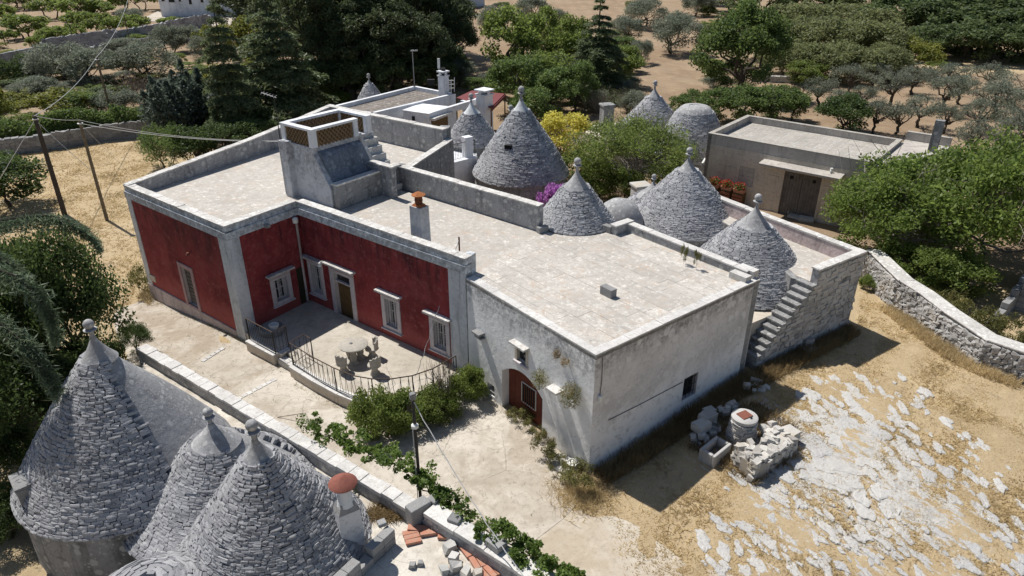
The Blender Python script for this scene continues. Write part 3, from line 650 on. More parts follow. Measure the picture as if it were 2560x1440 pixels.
# arched door opening
ul, ur, zs, zc = 2.06, 4.30, 1.62, 2.13; DD = -.38                    # the leaf hangs deep in the wall
nA = 12; arc = []
for k in range(nA + 1):
    t = 2 * k / nA - 1; arc.append(((ul + ur) / 2 + (ur - ul) / 2 * t, zs + (zc - zs) * (1 - t * t)))
ni = g1.rect((1291, 860), (1319, 870), (1292, 901), (1316, 912))     # window niche over the door
wn_hole = (ni[0], ni[1], ni[2], ni[3])
al = g1.rect((1218, 960), (1236, 966), (1219, 978), (1236, 986)); al_hole = (al[0], al[1], al[2] - .1, al[3] + .05)
us = sorted({0, g1.L, ul, ur, wn_hole[0], wn_hole[1], al_hole[0], al_hole[1]}); vs = sorted({-.3, 4.5, zs, zc + .02, wn_hole[2], wn_hole[3], al_hole[2], al_hole[3]})
mb = MB()
for i in range(len(us) - 1):
    for j in range(len(vs) - 1):
        uc, vc = (us[i] + us[i + 1]) / 2, (vs[j] + vs[j + 1]) / 2
        if ul < uc < ur and vc < zc + .02: continue
        if any(h_[0] < uc < h_[1] and h_[2] < vc < h_[3] for h_ in (wn_hole, al_hole)): continue
        mb.poly([g1.P(us[i], vs[j]), g1.P(us[i + 1], vs[j]), g1.P(us[i + 1], vs[j + 1]), g1.P(us[i], vs[j + 1])])
for k in range(nA):
    (x0, z0), (x1, z1) = arc[k], arc[k + 1]; mb.poly([g1.P(x0, z0), g1.P(x1, z1), g1.P(x1, zc + .02), g1.P(x0, zc + .02)]); mb.poly([g1.P(x1, z1), g1.P(x0, z0), g1.P(x0, z0, DD), g1.P(x1, z1, DD)])
mb.poly([g1.P(ul, -.3), g1.P(ul, zs), g1.P(ul, zs, DD), g1.P(ul, -.3, DD)]); mb.poly([g1.P(ur, zs), g1.P(ur, -.3), g1.P(ur, -.3, DD), g1.P(ur, zs, DD)])
for (a, b, c, d) in (wn_hole, al_hole):
    mb.poly([g1.P(a, c), g1.P(a, d), g1.P(a, d, -.32), g1.P(a, c, -.32)]); mb.poly([g1.P(b, d), g1.P(b, c), g1.P(b, c, -.32), g1.P(b, d, -.32)])
    mb.poly([g1.P(a, d), g1.P(b, d), g1.P(b, d, -.32), g1.P(a, d, -.32)]); mb.poly([g1.P(b, c), g1.P(a, c), g1.P(a, c, -.32), g1.P(b, c, -.32)])
mb.build('wall', MAT['white_plaster'], barn)
bd = thing('barn_door', g1.P((ul + ur) / 2, 0, -.2)); bd.parent = barn; bd.location = np.array(bd.location) - wloc(barn)
mb = MB(); pts = [g1.P(ul, -.1, DD + .04)] + [g1.P(x, z, DD + .04) for x, z in arc] + [g1.P(ur, -.1, DD + .04)]; bk = [g1.P(ul, -.1, DD - .04)] + [g1.P(x, z, DD - .04) for x, z in arc] + [g1.P(ur, -.1, DD - .04)]
mb.hexa(bk, pts); mb.build('door_leaf', MAT['brown_door'], bd)
for k in range(6):
    x = ul + (ur - ul) * (k + .5) / 6; zt_ = np.interp(x, [a[0] for a in arc], [a[1] for a in arc]) - .06
    g1.trim('door_plank', MAT['brown_door'], ul + (ur - ul) * k / 6 + .006, ul + (ur - ul) * (k + 1) / 6 - .006, 0, zt_ - .05, DD + .055, DD + .03, .003, bd)
gq = Fac(BC + g1.n * (DD + .06), BA + g1.n * (DD + .06), 0, 1, barn); gr = gq.rect((1305, 953), (1340, 978), (1306, 1002), (1340, 1027)); fr = MB()
for a, b, c, d in ((gr[0], gr[1], gr[2] - .015, gr[2] + .015), (gr[0], gr[1], gr[3] - .015, gr[3] + .015), (gr[0] - .015, gr[0] + .015, gr[2], gr[3]), (gr[1] - .015, gr[1] + .015, gr[2], gr[3])): g1.block(fr, a, b, c, d, DD + .05, DD + .085)
fr.build('grille_frame', MAT['white_iron'], bd)
g1.trim('grille_hole', MAT['dark_hole'], gr[0], gr[1], gr[2], gr[3], DD + .065, DD + .05, 0, bd)
for k in range(7): x = gr[0] + (gr[1] - gr[0]) * (k + .5) / 7; mb = MB(); mb.tube([g1.P(x, gr[2], DD + .085), g1.P(x, gr[3], DD + .085)], .014, 5); mb.build('grille_bar', MAT['rust'], bd)
# niche window over the door: hood, sill, pale frame, pane
nw = thing('niche_window', g1.P((ni[0] + ni[1]) / 2, ni[2])); nw.parent = barn; nw.location = np.array(nw.location) - wloc(barn)
mb = MB(); g1.block(mb, ni[0] - .14, ni[1] + .12, ni[3] + .02, ni[3] + .1, -.05, .26); mb.build('hood', MAT['coping'], nw, bevel=.01)
mb = MB(); g1.block(mb, ni[0] - .1, ni[1] + .1, ni[2] - .09, ni[2], -.05, .1); mb.build('sill', MAT['window_frame'], nw, bevel=.01)
mb = MB()
for a, b, c, d in ((ni[0] - .07, ni[0] + .04, ni[2], ni[3] + .02), (ni[1] - .04, ni[1] + .07, ni[2], ni[3] + .02), (ni[0] + .04, ni[1] - .04, ni[3] - .05, ni[3] + .02)): g1.block(mb, a, b, c, d, -.12, .03)
mb.build('frame', MAT['tan_wall'], nw)
g1.trim('pane', MAT['window_glass'], ni[0] + .03, ni[1] - .03, ni[2], ni[3] - .04, -.14, -.17, 0, nw)
# little alcove, stone bracket, box lamp
mb = MB(); g1.block(mb, al_hole[0], al_hole[1], al_hole[2], al_hole[3], -.34, -.3); mb.build('alcove_back', MAT['white_plaster'], barn)
mb = MB(); g1.block(mb, al_hole[0], al_hole[1], (al_hole[2] + al_hole[3]) / 2 - .12, (al_hole[2] + al_hole[3]) / 2 - .07, -.3, -.02); mb.build('alcove_shelf', MAT['coping'], barn)
def bracket(px, wd, hh, dd, mat, name):
    u, v = g1.uv(px); m = MB(); g1.block(m, u - wd / 2, u + wd / 2, v, v + hh, -.03, dd); g1.block(m, u - wd * .3, u + wd * .3, v - hh, v, -.03, dd * .8); return m.build(name, MAT[mat], barn, bevel=.01)
bracket((1203, 832), .45, .09, .28, 'block_grey', 'stone_bracket'); bracket((1205, 842), .4, .05, .2, 'block_grey', 'stone_bracket')
bracket((1396, 972), .5, .08, .34, 'coping', 'stone_shelf')
u, v = g2.uv((1486, 1000)); mb = MB(); g2.block(mb, u + .12, u + .24, v - .12, v + .12, -.01, .12); mb.build('wall_light', MAT['white_plastic'], barn, bevel=.03)
mb = MB(); mb.tube([g2.P(u + .2, v + .1, .03), g2.P(u + .24, 3.6, .03), g2.P(u + .2, 4.4, .03)], .012, 4); mb.build('cable', MAT['iron'], barn)
# right wall with the little barred window
rw = g2.rect((1710, 947), (1744, 932), (1705, 1000), (1740, 985)); rw = (rw[0], rw[1], rw[2], rw[3])
g2.wall([rw], MAT['side_plaster'])
bw = thing('barn_window', g2.P((rw[0] + rw[1]) / 2, rw[2])); bw.parent = barn; bw.location = np.array(bw.location) - wloc(barn)
g2.trim('pane', MAT['dark_hole'], rw[0], rw[1], rw[2], rw[3], -.2, -.25, 0, bw)
mb = MB()
for k in range(4): x = rw[0] + (rw[1] - rw[0]) * (k + .5) / 4; mb.tube([g2.P(x, rw[2], -.06), g2.P(x, rw[3], -.06)], .012, 5)
for k in range(3): z = rw[2] + (rw[3] - rw[2]) * (k + .5) / 3; mb.tube([g2.P(rw[0], z, -.06), g2.P(rw[1], z, -.06)], .012, 5)
mb.build('grille', MAT['iron'], bw)
mb = MB(); mb.tube([g2.P(*g2.uv((1520, 1050)), .02), g2.P(*g2.uv((1600, 1010)), .02), g2.P(*g2.uv((1705, 955)), .02)], .012, 4); mb.build('cable', MAT['iron'], barn)
MB().bar(BB, BD, .3, -.2, 4.45, off=.17).build('back_wall', MAT['rough_grey'], barn)
# roof: rim, slabs of limestone paving, low kerb to the trulli
o_ = MB(); o_.prism(bp, 4.38, 4.49); o_.build('roof_bed', MAT['roof_barn'], barn)
def slabs(poly, z, cell, ang, mat, parent, name='roof_slab', gap=.006, jit=.012, stagger=True, seed=3, th=.05, zf=None):
    """limestone slabs laid in courses inside a polygon"""
    r = random.Random(seed); e = np.array([math.cos(ang), math.sin(ang)]); n = np.array([-e[1], e[0]]); P_ = [np.array(p[:2]) for p in poly]
    us = [p @ e for p in P_]; vs = [p @ n for p in P_]; v = min(vs); out = 0
    while v < max(vs):
        hh = cell[1] * r.uniform(.8, 1.2); u = min(us) - r.random() * cell[0]
        while u < max(us):
            ww = cell[0] * r.uniform(.6, 1.4)
            bm = bmesh.new(); q = [(u, v), (u + ww, v), (u + ww, v + hh), (u, v + hh)]
            bm.faces.new([bm.verts.new((*(e * (x + (gap if i in (0, 3) else -gap)) + n * (y + (gap if i in (0, 1) else -gap))), 0)) for i, (x, y) in enumerate(q)])
            for i in range(len(P_)):
                a, b = P_[i], P_[(i + 1) % len(P_)]; d = b - a; nn = np.array([d[1], -d[0]]); 
                if SGN(P_) < 0: nn = -nn
                if not bm.faces: break
                bmesh.ops.bisect_plane(bm, geom=bm.verts[:] + bm.edges[:] + bm.faces[:], plane_co=(*a, 0), plane_no=(*nn, 0), clear_outer=True)
            if bm.faces and sum(f.calc_area() for f in bm.faces) > .03:
                ring = [v_.co.to_2d() for v_ in bm.faces[:][0].verts]; zz = z + r.uniform(-jit, jit) * .5
                MB().prism([tuple(p) for p in ring], zz - th, zz).build(name, mat, parent); out += 1
            bm.free(); u += ww
        v += hh
    return out
def SGN(P_): return sum(P_[i][0] * P_[(i + 1) % len(P_)][1] - P_[(i + 1) % len(P_)][0] * P_[i][1] for i in range(len(P_)))
angb = math.atan2(*(BA - BC)[::-1])
bi = inset(bp, .3)
slabs([bi[0], bi[1], bi[2], P1 + (.0, .05), D + (P1 - D) * .02], 4.515, (1.5, .62), angb, MAT['roof_barn'], barn, gap=.004, jit=.006)
def rimrow(p, q, wd, z0, z1, side, mat, parent, seg=.7, name='rim_stone'):
    p = np.array(p); q = np.array(q); L = np.linalg.norm(q - p); n = int(L / seg)
    for k in range(n):
        a = p + (q - p) * (k / n + .0006); b = p + (q - p) * ((k + 1) / n - .0006); dz = RND.uniform(-.006, .006); wd = .33 + RND.uniform(-.03, .05)
        MB().bar(a, b, wd, z0, z1 + dz, off=side * wd / 2).build(name, mat, parent)
rimrow(BC, BA, .33, 4.4, 4.56, 1, MAT['coping_stone'], barn); rimrow(BA, BB, .33, 4.4, 4.56, 1, MAT['coping_stone'], barn)
parapet(BB + (BD - BB) * .06, BD, 4.3, 4.78, 4.84, .3, 'grey_plaster', barn, 1, cmat='coping_stone')
eb2 = (BB - BA) / np.linalg.norm(BB - BA)
MB().bar(BD, BD - eb2 * .95, .3, 4.3, 4.88, off=-.12).build('parapet', MAT['grey_plaster'], barn)
MB().bar(BD + eb2 * .05, BD - eb2 * 1.0, .36, 4.88, 4.94, off=-.12).build('coping_stone', MAT['coping_stone'], barn)
for px, z in (((1850, 693), 4.6), ((1868, 683), 4.68)): q = at(*px, 4.6); MB().box((q[0], q[1], z), (.7, .35, .3), angb).build('rim_stone', MAT['coping_stone'], barn)
def block_stone(px, z, sz, rz, label, grp=None):
    q = at(*px, z); m = MB(); m.box((q[0], q[1], z + sz[2] / 2), sz, rz); return solo(m, 'stone_block', MAT['block_grey'], label, 'block', grp, bevel=.02)
block_stone((1520, 738), 4.515, (.55, .28, .32), angb, 'lone dark tufa block lying mid roof on the white barn')
block_stone((1356, 580), 4.52, (.48, .24, .26), angb + 1.5, 'dark tufa block at the foot of the roof parapet end')
block_stone((1518, 578), 4.52, (.5, .26, .28), angb + .1, 'dark tufa block between the roof trullo and low kerb')
m = MB(); q = at(1149, 637, 4.54); m.tube([q, q + (0, 0, .75)], .035, 6); solo(m, 'iron_stake', MAT['rust'], 'short rusty iron stake on the roof edge above the facade', 'stake')
m = MB(); q = at(960, 555, 4.7)
# ------------------------------------------------------------------ stones
def stone_template(seed, k=.30, jt=.04):
    r = np.random.default_rng(seed); g_ = [-.5, 0, .5]; idx = {}; V = []
    for x in g_:
        for y in g_:
            for z in g_:
                if (x, y, z) != (0, 0, 0): idx[(x, y, z)] = len(V); V.append((x, y, z))
    V = np.array(V); L = np.linalg.norm(V, axis=1, keepdims=True); sph = V / L * .56
    V = V * (1 - k) + sph * k + r.normal(0, jt, V.shape); Q = []
    for ax in range(3):
        for sg in (-.5, .5):
            o1, o2 = [i for i in range(3) if i != ax]
            for i in range(2):
                for j in range(2):
                    q = []
                    for (di, dj) in ((0, 0), (1, 0), (1, 1), (0, 1)):
                        c = [0, 0, 0]; c[ax] = sg; c[o1] = g_[i + di]; c[o2] = g_[j + dj]; q.append(idx[tuple(c)])
                    flip = (sg > 0) == (ax == 1)
                    Q.append(q[::-1] if flip else q)
    return V, np.array(Q)
TPL = [stone_template(100 + i, .16, .032) for i in range(12)]
TPB = [stone_template(200 + i, .05, .028) for i in range(8)]       # squarer blocks
def shard(seed):
    r = np.random.default_rng(seed); V = np.array([(x, y, z) for x in (-.5, .5) for y in (-.5, .5) for z in (-.5, .5)]) * r.uniform(.8, 1.05, (8, 3)) + r.normal(0, .1, (8, 3))
    return V, np.array([[0, 1, 3, 2], [4, 6, 7, 5], [0, 4, 5, 1], [2, 3, 7, 6], [0, 2, 6, 4], [1, 5, 7, 3]])
TPR = [shard(300 + i) for i in range(14)]                            # angular broken rubble
_tm = {}
def tmesh(i, mat, sq=False):
    key = (i, mat.name, sq)
    if key not in _tm: V, Q_ = (TPR if sq == 'r' else TPB if sq else TPL)[i]; _tm[key] = qmesh('stone', V, Q_, mat)
    return _tm[key]
def lay(stones, name, mat, parent, indiv=300, sq=False, facing=True, smooth=False):
    """stones: list of (center, X axis, Y axis, Z axis, size). The ones that show largest become single objects, the rest one mesh."""
    if not stones: return
    cp = np.array((0, 0, CAMH)); T = TPR if sq == 'r' else TPB if sq else TPL
    def key(s): d = cp - s[0]; L = np.linalg.norm(d); f = (s[2] @ d) / L; return -(max(f, 0.02) * s[4][0] * s[4][2] / L ** 2)
    st = sorted(stones, key=key) if facing else stones
    off = wloc(parent)
    for k, (c, X, Y, Z, sz) in enumerate(st[:indiv]):
        o = link(name, tmesh(k % len(T), mat, sq), parent)
        M_ = Matrix(((X[0] * sz[0], Y[0] * sz[1], Z[0] * sz[2], c[0] - off[0]), (X[1] * sz[0], Y[1] * sz[1], Z[1] * sz[2], c[1] - off[1]), (X[2] * sz[0], Y[2] * sz[1], Z[2] * sz[2], c[2] - off[2]), (0, 0, 0, 1)))
        o.matrix_local = M_
    rest = st[indiv:]
    if rest:
        Vs = []; Qs = []; n = 0
        for k, (c, X, Y, Z, sz) in enumerate(rest):
            V, Q_ = T[(k * 7) % len(T)]
            Vs.append(c - off + V[:, :1] * X * sz[0] + V[:, 1:2] * Y * sz[1] + V[:, 2:] * Z * sz[2]); Qs.append(Q_ + n); n += len(V)
        tag(link(name + 's', qmesh(name + 's', np.concatenate(Vs), np.concatenate(Qs), mat), parent), kind='stuff')
def cone_stones(cx, cy, rf, zb, z1, course, sw, seed, skip=None, depth=.22):
    """courses of flat stones round a cone of radius rf(z); skip(angle, fraction) leaves plastered ground bare"""
    r = np.random.default_rng(seed); out = []; z = zb
    while z < z1:
        R0 = rf(z); R1 = rf(min(z + .05, z1 + .3)); sl = (R0 - R1) / .05; ln = math.hypot(1, sl)
        up = np.array([-sl, 1]) / ln; no = np.array([1, sl]) / ln
        ch = course * r.uniform(.85, 1.2); n = max(5, int(2 * math.pi * R0 / sw)); wts = r.uniform(.55, 1.5, n); an = np.cumsum(wts) / wts.sum() * 2 * math.pi + r.random() * 6; wv = .02 * np.sin(an * 3 + z * 2)
        for i in range(n):
            a = an[i] - wts[i] / wts.sum() * math.pi; wd = wts[i] / wts.sum() * 2 * math.pi * R0
            if skip is not None and skip(a % (2 * math.pi), (z - zb) / (z1 - zb), r): continue
            cr = np.array([math.cos(a), math.sin(a), 0]); X = np.array([-math.sin(a), math.cos(a), 0])
            Y = cr * no[0] + np.array([0, 0, no[1]]); Z = cr * up[0] + np.array([0, 0, up[1]])
            # each slab lies a little flatter than the slope, so its lip throws a shadow
            t = .10 + r.normal(0, .035); Y2 = Y * math.cos(t) - Z * math.sin(t); Z2 = Z * math.cos(t) + Y * math.sin(t)
            t = r.normal(0, .05); X2 = X * math.cos(t) + Z2 * math.sin(t); Z2 = Z2 * math.cos(t) - X * math.sin(t)
            c = cr * (R0 + r.normal(-.04, .010)) + np.array([cx, cy, z + ch * up[1] * .5 + wv[i] + r.normal(0, .006)])
            out.append((c, X2, Y2, Z2, np.array([wd * r.uniform(.95, 1.03), depth, ch * r.uniform(1.0, 1.16)])))
        z += ch * up[1]
    return out
def pinnacle(p, top, s=1., style='ball', mat='cap_plaster'):
    """stem, dish and ball on the tip of a cone"""
    x, y, z = top
    MB().lathe((x, y, z - .15), [(.11 * s, 0), (.07 * s, .2 * s), (.075 * s, .36 * s)], 10).build('stem', MAT[mat], p, True)
    MB().lathe((x, y, z + .18 * s), [(.07 * s, 0), (.19 * s, .07 * s), (.2 * s, .1 * s), (.09 * s, .13 * s)], 16).build('dish', MAT[mat], p, True)
    MB().lathe((x, y, z + .29 * s), [(.06 * s, 0)] + [(.165 * s * math.sin(t), .165 * s * (1 - math.cos(t))) for t in np.linspace(.5, math.pi - .1, 9)], 14).build('ball', MAT[mat], p, True)
def trullo(name, apex, Y, zb, R, label, cap=.74, course=.105, sw=.27, indiv=300, q=1.12, skip=None, seed=1, pin=1., capmat='cap_plaster', wall=None, stone='roof_stone', flare=0., ps=None, group=None, wallmat='rough_grey', core='rough_grey', depth=.22, tipk=.5):
    tip = aty(apex[0], apex[1], Y); cx, cy, zt = tip; hgt = zt - zb
    t = thing(name, (cx, cy, gz(cx, cy)), label, 'trullo', group)
    def rf(z):
        s_ = min(max((z - zb) / hgt, 0), 1); r_ = R * (1 - s_ ** q)
        return r_ * (1 - flare * math.sin(math.pi * s_)) * (1 - tipk * s_ ** 5) + .06 * s_
    zc = zb + hgt * cap
    prof = [(rf(zb + hgt * k / 24) - .065, hgt * k / 24 * 1.0) for k in range(25) if k / 24 <= cap + .03]
    MB().lathe((cx, cy, zb), prof, 40).build('cone_core', MAT[core], t, True)
    cp_ = [(rf(zc) - .02, hgt * cap - .03), (rf(zc) + .055, hgt * cap)] + [(max(rf(zb + hgt * s_), .075) + .045 * (1 - s_) / (1 - cap), hgt * s_) for s_ in np.linspace(cap + .04, 1.0, 9)] 
    MB().lathe((cx, cy, zb), cp_, 28, .03, seed=seed).build('plaster_cap', MAT[capmat], t, True)
    lay(cone_stones(cx, cy, rf, zb, zc, course, sw, seed, skip, depth), 'roof_stone', MAT[stone], t, indiv)
    if pin: pinnacle(t, (cx, cy, zt), pin, mat='cap_plaster')
    if wall is not None: MB().lathe((cx, cy, wall), [(R - .02, 0), (R - .08, zb - wall - .05), (R - .12, zb - wall + .05)], 40, .015, seed=seed).build('drum_wall', MAT[wallmat], t, True)
    return t, rf
def angd(a, b): return abs((a - b + math.pi) % (2 * math.pi) - math.pi)
# ---- three trulli in front of the farm drive
def sk1(a, f, r): return angd(a, .50) < 1.2 - .1 * (1 - f) + r.normal(0, .03)
T1o, rf1 = trullo('trullo', (231, 842), 16.25, 1.85, 2.95, 'largest stone trullo in the foreground, half plastered cone with tall neck', .84, .078, .215, 300, 1.06, sk1, 11, .85, wall=-.3, core='cap_plaster', flare=.0, tipk=.62)
def sk2(a, f, r): return angd(a, .55) < .9 * max(0, f - .25) * 1.9 + r.normal(0, .05)
T2o, rf2 = trullo('trullo', (526, 1058), 15.4, 1.4, 2.75, 'middle foreground trullo with small knobbed pinnacle wedged between two larger cones', .74, .078, .215, 300, 1.0, sk2, 12, .82, core='cap_plaster', flare=.10, wall=-.2)
T3o, rf3 = trullo('trullo', (636, 1098), 13.35, 1.5, 2.5, 'foreground trullo cone beside the chimney with the red clay hood', .84, .074, .205, 300, 1.03, None, 13, .9, flare=.05, wall=-.2, tipk=.6)
# low stone dome at the very front
def dome(name, cx, cy, zb, R, hgt, label, seed):
    t = thing(name, (cx, cy, 0), label, 'stone roof')
    rf = lambda z: R * math.sqrt(max(.0, 1 - (min(max((z - zb) / hgt, 0), 1)) ** 1.5))
    MB().lathe((cx, cy, zb - 1.6), [(R, 0), (R, 1.6)] + [(rf(zb + hgt * k) - .1, 1.6 + hgt * k) for k in np.linspace(.05, .995, 14)], 36).build('cone_core', MAT['rough_grey'], t, True)
    st = cone_stones(cx, cy, rf, zb, zb + hgt * .985, .12, .30, seed)
    lay(st, 'roof_stone', MAT['roof_stone'], t, 300); return t
q_ = at(385, 1500, 2.2); dome('low_stone_vault', q_[0], q_[1] - .1, .8, 2.15, 2.0, 'low rounded stone roof in front of the foreground trulli', 21)
# dormer niche in the big cone
q_ = at(105, 1215, 2.35); q_[:2] += (q_[:2] - wloc(T1o)[:2]) / np.linalg.norm(q_[:2] - wloc(T1o)[:2]) * .13
nt = thing('cone_dormer', q_, None); nt.parent = T1o; nt.location = q_ - wloc(T1o)
dirv = np.array([q_[0] - wloc(T1o)[0], q_[1] - wloc(T1o)[1]]); dirv /= np.linalg.norm(dirv); dz_ = math.atan2(dirv[1], dirv[0])
MB().box((*(q_[:2] + dirv * .02), q_[2] + .05), (.5, .5, .6), dz_).build('recess', MAT['dark_hole'], nt)
MB().box((*(q_[:2] + dirv * .1), q_[2] + .42), (.75, .8, .1), dz_).build('lintel', MAT['block_grey'], nt, bevel=.02)
for s_ in (-1, 1): MB().box((*(q_[:2] + dirv * .1 + s_ * .34 * np.array([-dirv[1], dirv[0]])), q_[2] + .05), (.7, .14, .68), dz_).build('jamb', MAT['block_grey'], nt, bevel=.02)
# ---- the trulli that grow out of the farm roofs
trullo('trullo', (1443, 428), 28.75, 4.5, 1.66, 'small trullo standing on the roof beside the parapet end', .66, .085, .21, 300, .98, None, 31, .95, wall=1.5, flare=.02)
trullo('trullo', (1722, 398), 33.2, 2.75, 2.75, 'tall trullo behind the barn kerb, second from the outside staircase', .80, .095, .25, 300, 1.0, None, 32, .95, wall=.2)
trullo('trullo', (1892, 518), 27.7, 2.2, 2.75, 'trullo next to the outside staircase with a grey plaster tip', .74, .092, .25, 300, 1.04, None, 33, .95, wall=.2)
trullo('trullo', (1634, 456), 34.6, 2.2, 2.05, 'little trullo peeping out behind the tallest barn cone', .62, .1, .26, 120, 1.05, None, 34, .72, wall=.2)
trullo('trullo', (1303, 246), 42.3, 2.3, 2.9, 'big trullo with a white tip and square vent hole in the garden', .84, .12, .34, 300, 1.08, None, 35, 1.15, 'cap_white', wall=.2)
trullo('trullo', (1178, 256), 46.0, 3.2, 1.72, 'white tipped trullo beside the brown door of the white house', .72, .12, .34, 200, 1.03, None, 36, .95, 'cap_white', wall=.2)
trullo('trullo', (1637, 222), 51.0, 1.8, 3.1, 'distant trullo rising behind the garden tree', .84, .12, .34, 200, 1.02, None, 37, .95, wall=.2)
t12, _ = trullo('truncated_trullo', (1747, 200), 48.3, 1.7, 2.6, 'blunt trullo with a flat plastered top near the grey garage', .58, .12, .34, 200, 1.12, None, 38, 0, wall=.2)
trullo('trullo', (922, 200), 62, 2.2, 1.15, 'tiny trullo among the dark pines behind the white house', .8, .14, .36, 60, 1.1, None, 39, .9, wall=.2)
# vent hole of the garden trullo
to = [o for o in bpy.data.objects if o.get('label', '').startswith('big trullo')][0]
q_ = aty(1263, 376, 42.3 - 2.0); tc = wloc(to); d_ = q_[:2] - tc[:2]; d_ /= np.linalg.norm(d_); rz_ = math.atan2(d_[1], d_[0])
ra = 2.9 * (1 - ((q_[2] - 2.3) / (aty(1303, 246, 42.3)[2] - 2.3)) ** 1.08); pc = tc[:2] + d_ * (ra + .02)
MB().box((*pc, q_[2]), (.3, .42, .42), rz_).build('vent_hole', MAT['dark_hole'], to)
# blunt trullo: flat plastered top instead of a tip
for o in list(t12.children):
    if o.name.startswith('plaster_cap'): bpy.data.objects.remove(o)
cx, cy, zt = aty(1747, 200, 48.3); zc = 1.7 + (zt - 1.7) * .58; rr = 2.6 * (1 - .58 ** 1.12) * (1 - .5 * .58 ** 5)
MB().lathe((cx, cy, zc), [(rr - .05, -.05), (rr + .08, 0), (rr - .12, .28), (rr - .3, .40), (rr * .4, .43), (rr * .36, .38), (.05, .37)], 30, .02).build('plaster_cap', MAT['cap_plaster'], t12, True)
# smooth plaster dome between the cones
q_ = aty(1552, 497, 32.2); m = MB(); m.lathe((q_[0], q_[1], 2.8), [(1.25, 0), (1.15, .5), (.82, 1.1), (.5, q_[2] - 2.8 - .12), (.2, q_[2] - 2.8 - .02), (.02, q_[2] - 2.8)], 26, .02)
solo(m, 'plaster_dome', MAT['cap_plaster'], 'smooth plaster bell shaped dome between two roof trulli', 'dome', smooth=True)
# pinnacle of a hidden trullo behind the big garden cone
t = thing('trullo_pinnacle', aty(1277, 290, 48), 'grey ball pinnacle just left of the big garden trullo', 'pinnacle'); q_ = aty(1277, 285, 48)
MB().lathe((q_[0], q_[1], .2), [(1.5, 0), (1.5, 1.8), (.12, q_[2] - .2)], 16).build('cone', MAT['cap_white'], t, True); pinnacle(t, q_, 1.)

# ------------------------------------------------------------------ terrace in front of the long facade
ZTr = .45
tl = [f1.P(f1.L, 0), at(689, 890, .5), at(722, 876, .5), at(729, 918, .5), at(790, 955, .5), at(884, 1003, .5), at(930, 1015, .5), at(1000, 1010, .5), at(1080, 985, .5), at(1145, 950, .5)]
ter = thing('terrace', (*at(800, 900, 0)[:2], 0), 'raised concrete terrace with rounded low wall before the red facade', 'terrace')
fl = [A + ea * .05, at(683, 888, .45)[:2], at(712, 872, .45)[:2], at(742, 908, .45)[:2], at(800, 945, .45)[:2], at(884, 985, .45)[:2], at(930, 995, .45)[:2], at(1000, 992, .45)[:2], at(1080, 968, .45)[:2], at(1140, 940, .45)[:2], D, B]
MB().prism(fl, -.1, ZTr).build('floor', MAT['terrace_floor'], ter)
def wallrun(px, z, th, z0, z1, name, mat, parent, cmat='coping_stone', side=0, pts=None, copw=.06, seg=1):
    P_ = pts if pts is not None else [at(x, y, z)[:2] for x, y in px]
    for i in range(len(P_) - 1):
        a, b = P_[i], P_[i + 1]
        MB().bar(a, b, th, z0, z1, off=side).build(name, MAT[mat], parent)
        n = max(1, int(np.linalg.norm(np.array(b) - a) / .6)) if seg else 1
        for k in range(n):
            p = a + (b - a) * (k / n + .004); q = a + (b - a) * ((k + 1) / n - .004)
            MB().bar(p, q, th + copw, z1 - .003, z1 + .07 + RND.uniform(-.008, .008) + .002 * i, off=side).build('coping_stone', MAT[cmat], parent)
wallrun([(622, 848), (692, 884)], .5, .32, -.1, .43, 'front_wall', 'tan_wall', ter)
wallrun([(696, 882), (722, 868)], .5, .3, -.1, .425, 'front_wall', 'tan_wall', ter)
curve = [(731, 912), (790, 948), (850, 980), (890, 996), (935, 1004), (985, 1004), (1035, 996), (1085, 978), (1128, 955)]
wallrun(curve, .5, .3, -.1, .43, 'front_wall', 'tan_wall', ter)
for k, (p0_, p1_) in enumerate((((698, 896), (733, 915)), ((702, 905), (738, 925)))):   # steps in the gap
    a, b = at(*p0_, .3 - .15 * k)[:2], at(*p1_, .3 - .15 * k)[:2]; MB().bar(a, b, .34, -.05, .31 - .15 * k, off=.1).build('step', MAT['coping'], ter, bevel=.01)
def railing(name, label, px, z0, h, zig, parent=None):
    """wrought iron railing; px along the rail foot at height z0"""
    P_ = [at(x, y, z0) for x, y in px]; t = thing(name, P_[0], label, 'railing')
    mb = MB(); mb.tube([p + (0, 0, h) for p in P_], .022, 6); mb.build('top_rail', MAT['rail_rust'], t)
    mb = MB(); mb.tube([p + (0, 0, .06) for p in P_], .014, 5); mb.build('bottom_rail', MAT['iron'], t)
    for i in range(len(P_) - 1):
        a, b = P_[i], P_[i + 1]; L = np.linalg.norm(b - a); n = max(2, int(L / .125))
        if i == 0 or i == len(P_) - 2 or zig == 0 or L > 1.4 or i % 2 == 0: m = MB(); m.tube([a - (0, 0, .12), a + (0, 0, h)], .022, 6); m.build('post', MAT['iron'], t)
        for k in range(n):
            p = a + (b - a) * (k + .5) / n; q = p + (b - a) / n * (zig * (1 if k % 2 else -1)); m = MB(); m.tube([p + (0, 0, .06), (p + q) / 2 + (0, 0, h / 2), q * np.array([1, 1, 0]) + (0, 0, z0 + h)], .010, 4); m.build('baluster', MAT['iron'], t)
    m = MB(); m.tube([P_[-1] - (0, 0, .12), P_[-1] + (0, 0, h)], .022, 6); m.build('post', MAT['iron'], t); return t
railing('railing', 'dark iron railing on the shaded terrace corner beside the pilaster', [(624, 848), (690, 884), (722, 868)], .5, 1.0, 0)
railing('railing', 'curved iron railing with zigzag bars around the sunny terrace edge', [(784, 900), (766, 889), (733, 912), (790, 948), (842, 976), (890, 996), (935, 1004), (985, 1004), (1035, 996), (1085, 978), (1142, 945)], .5, 1.0, .55)
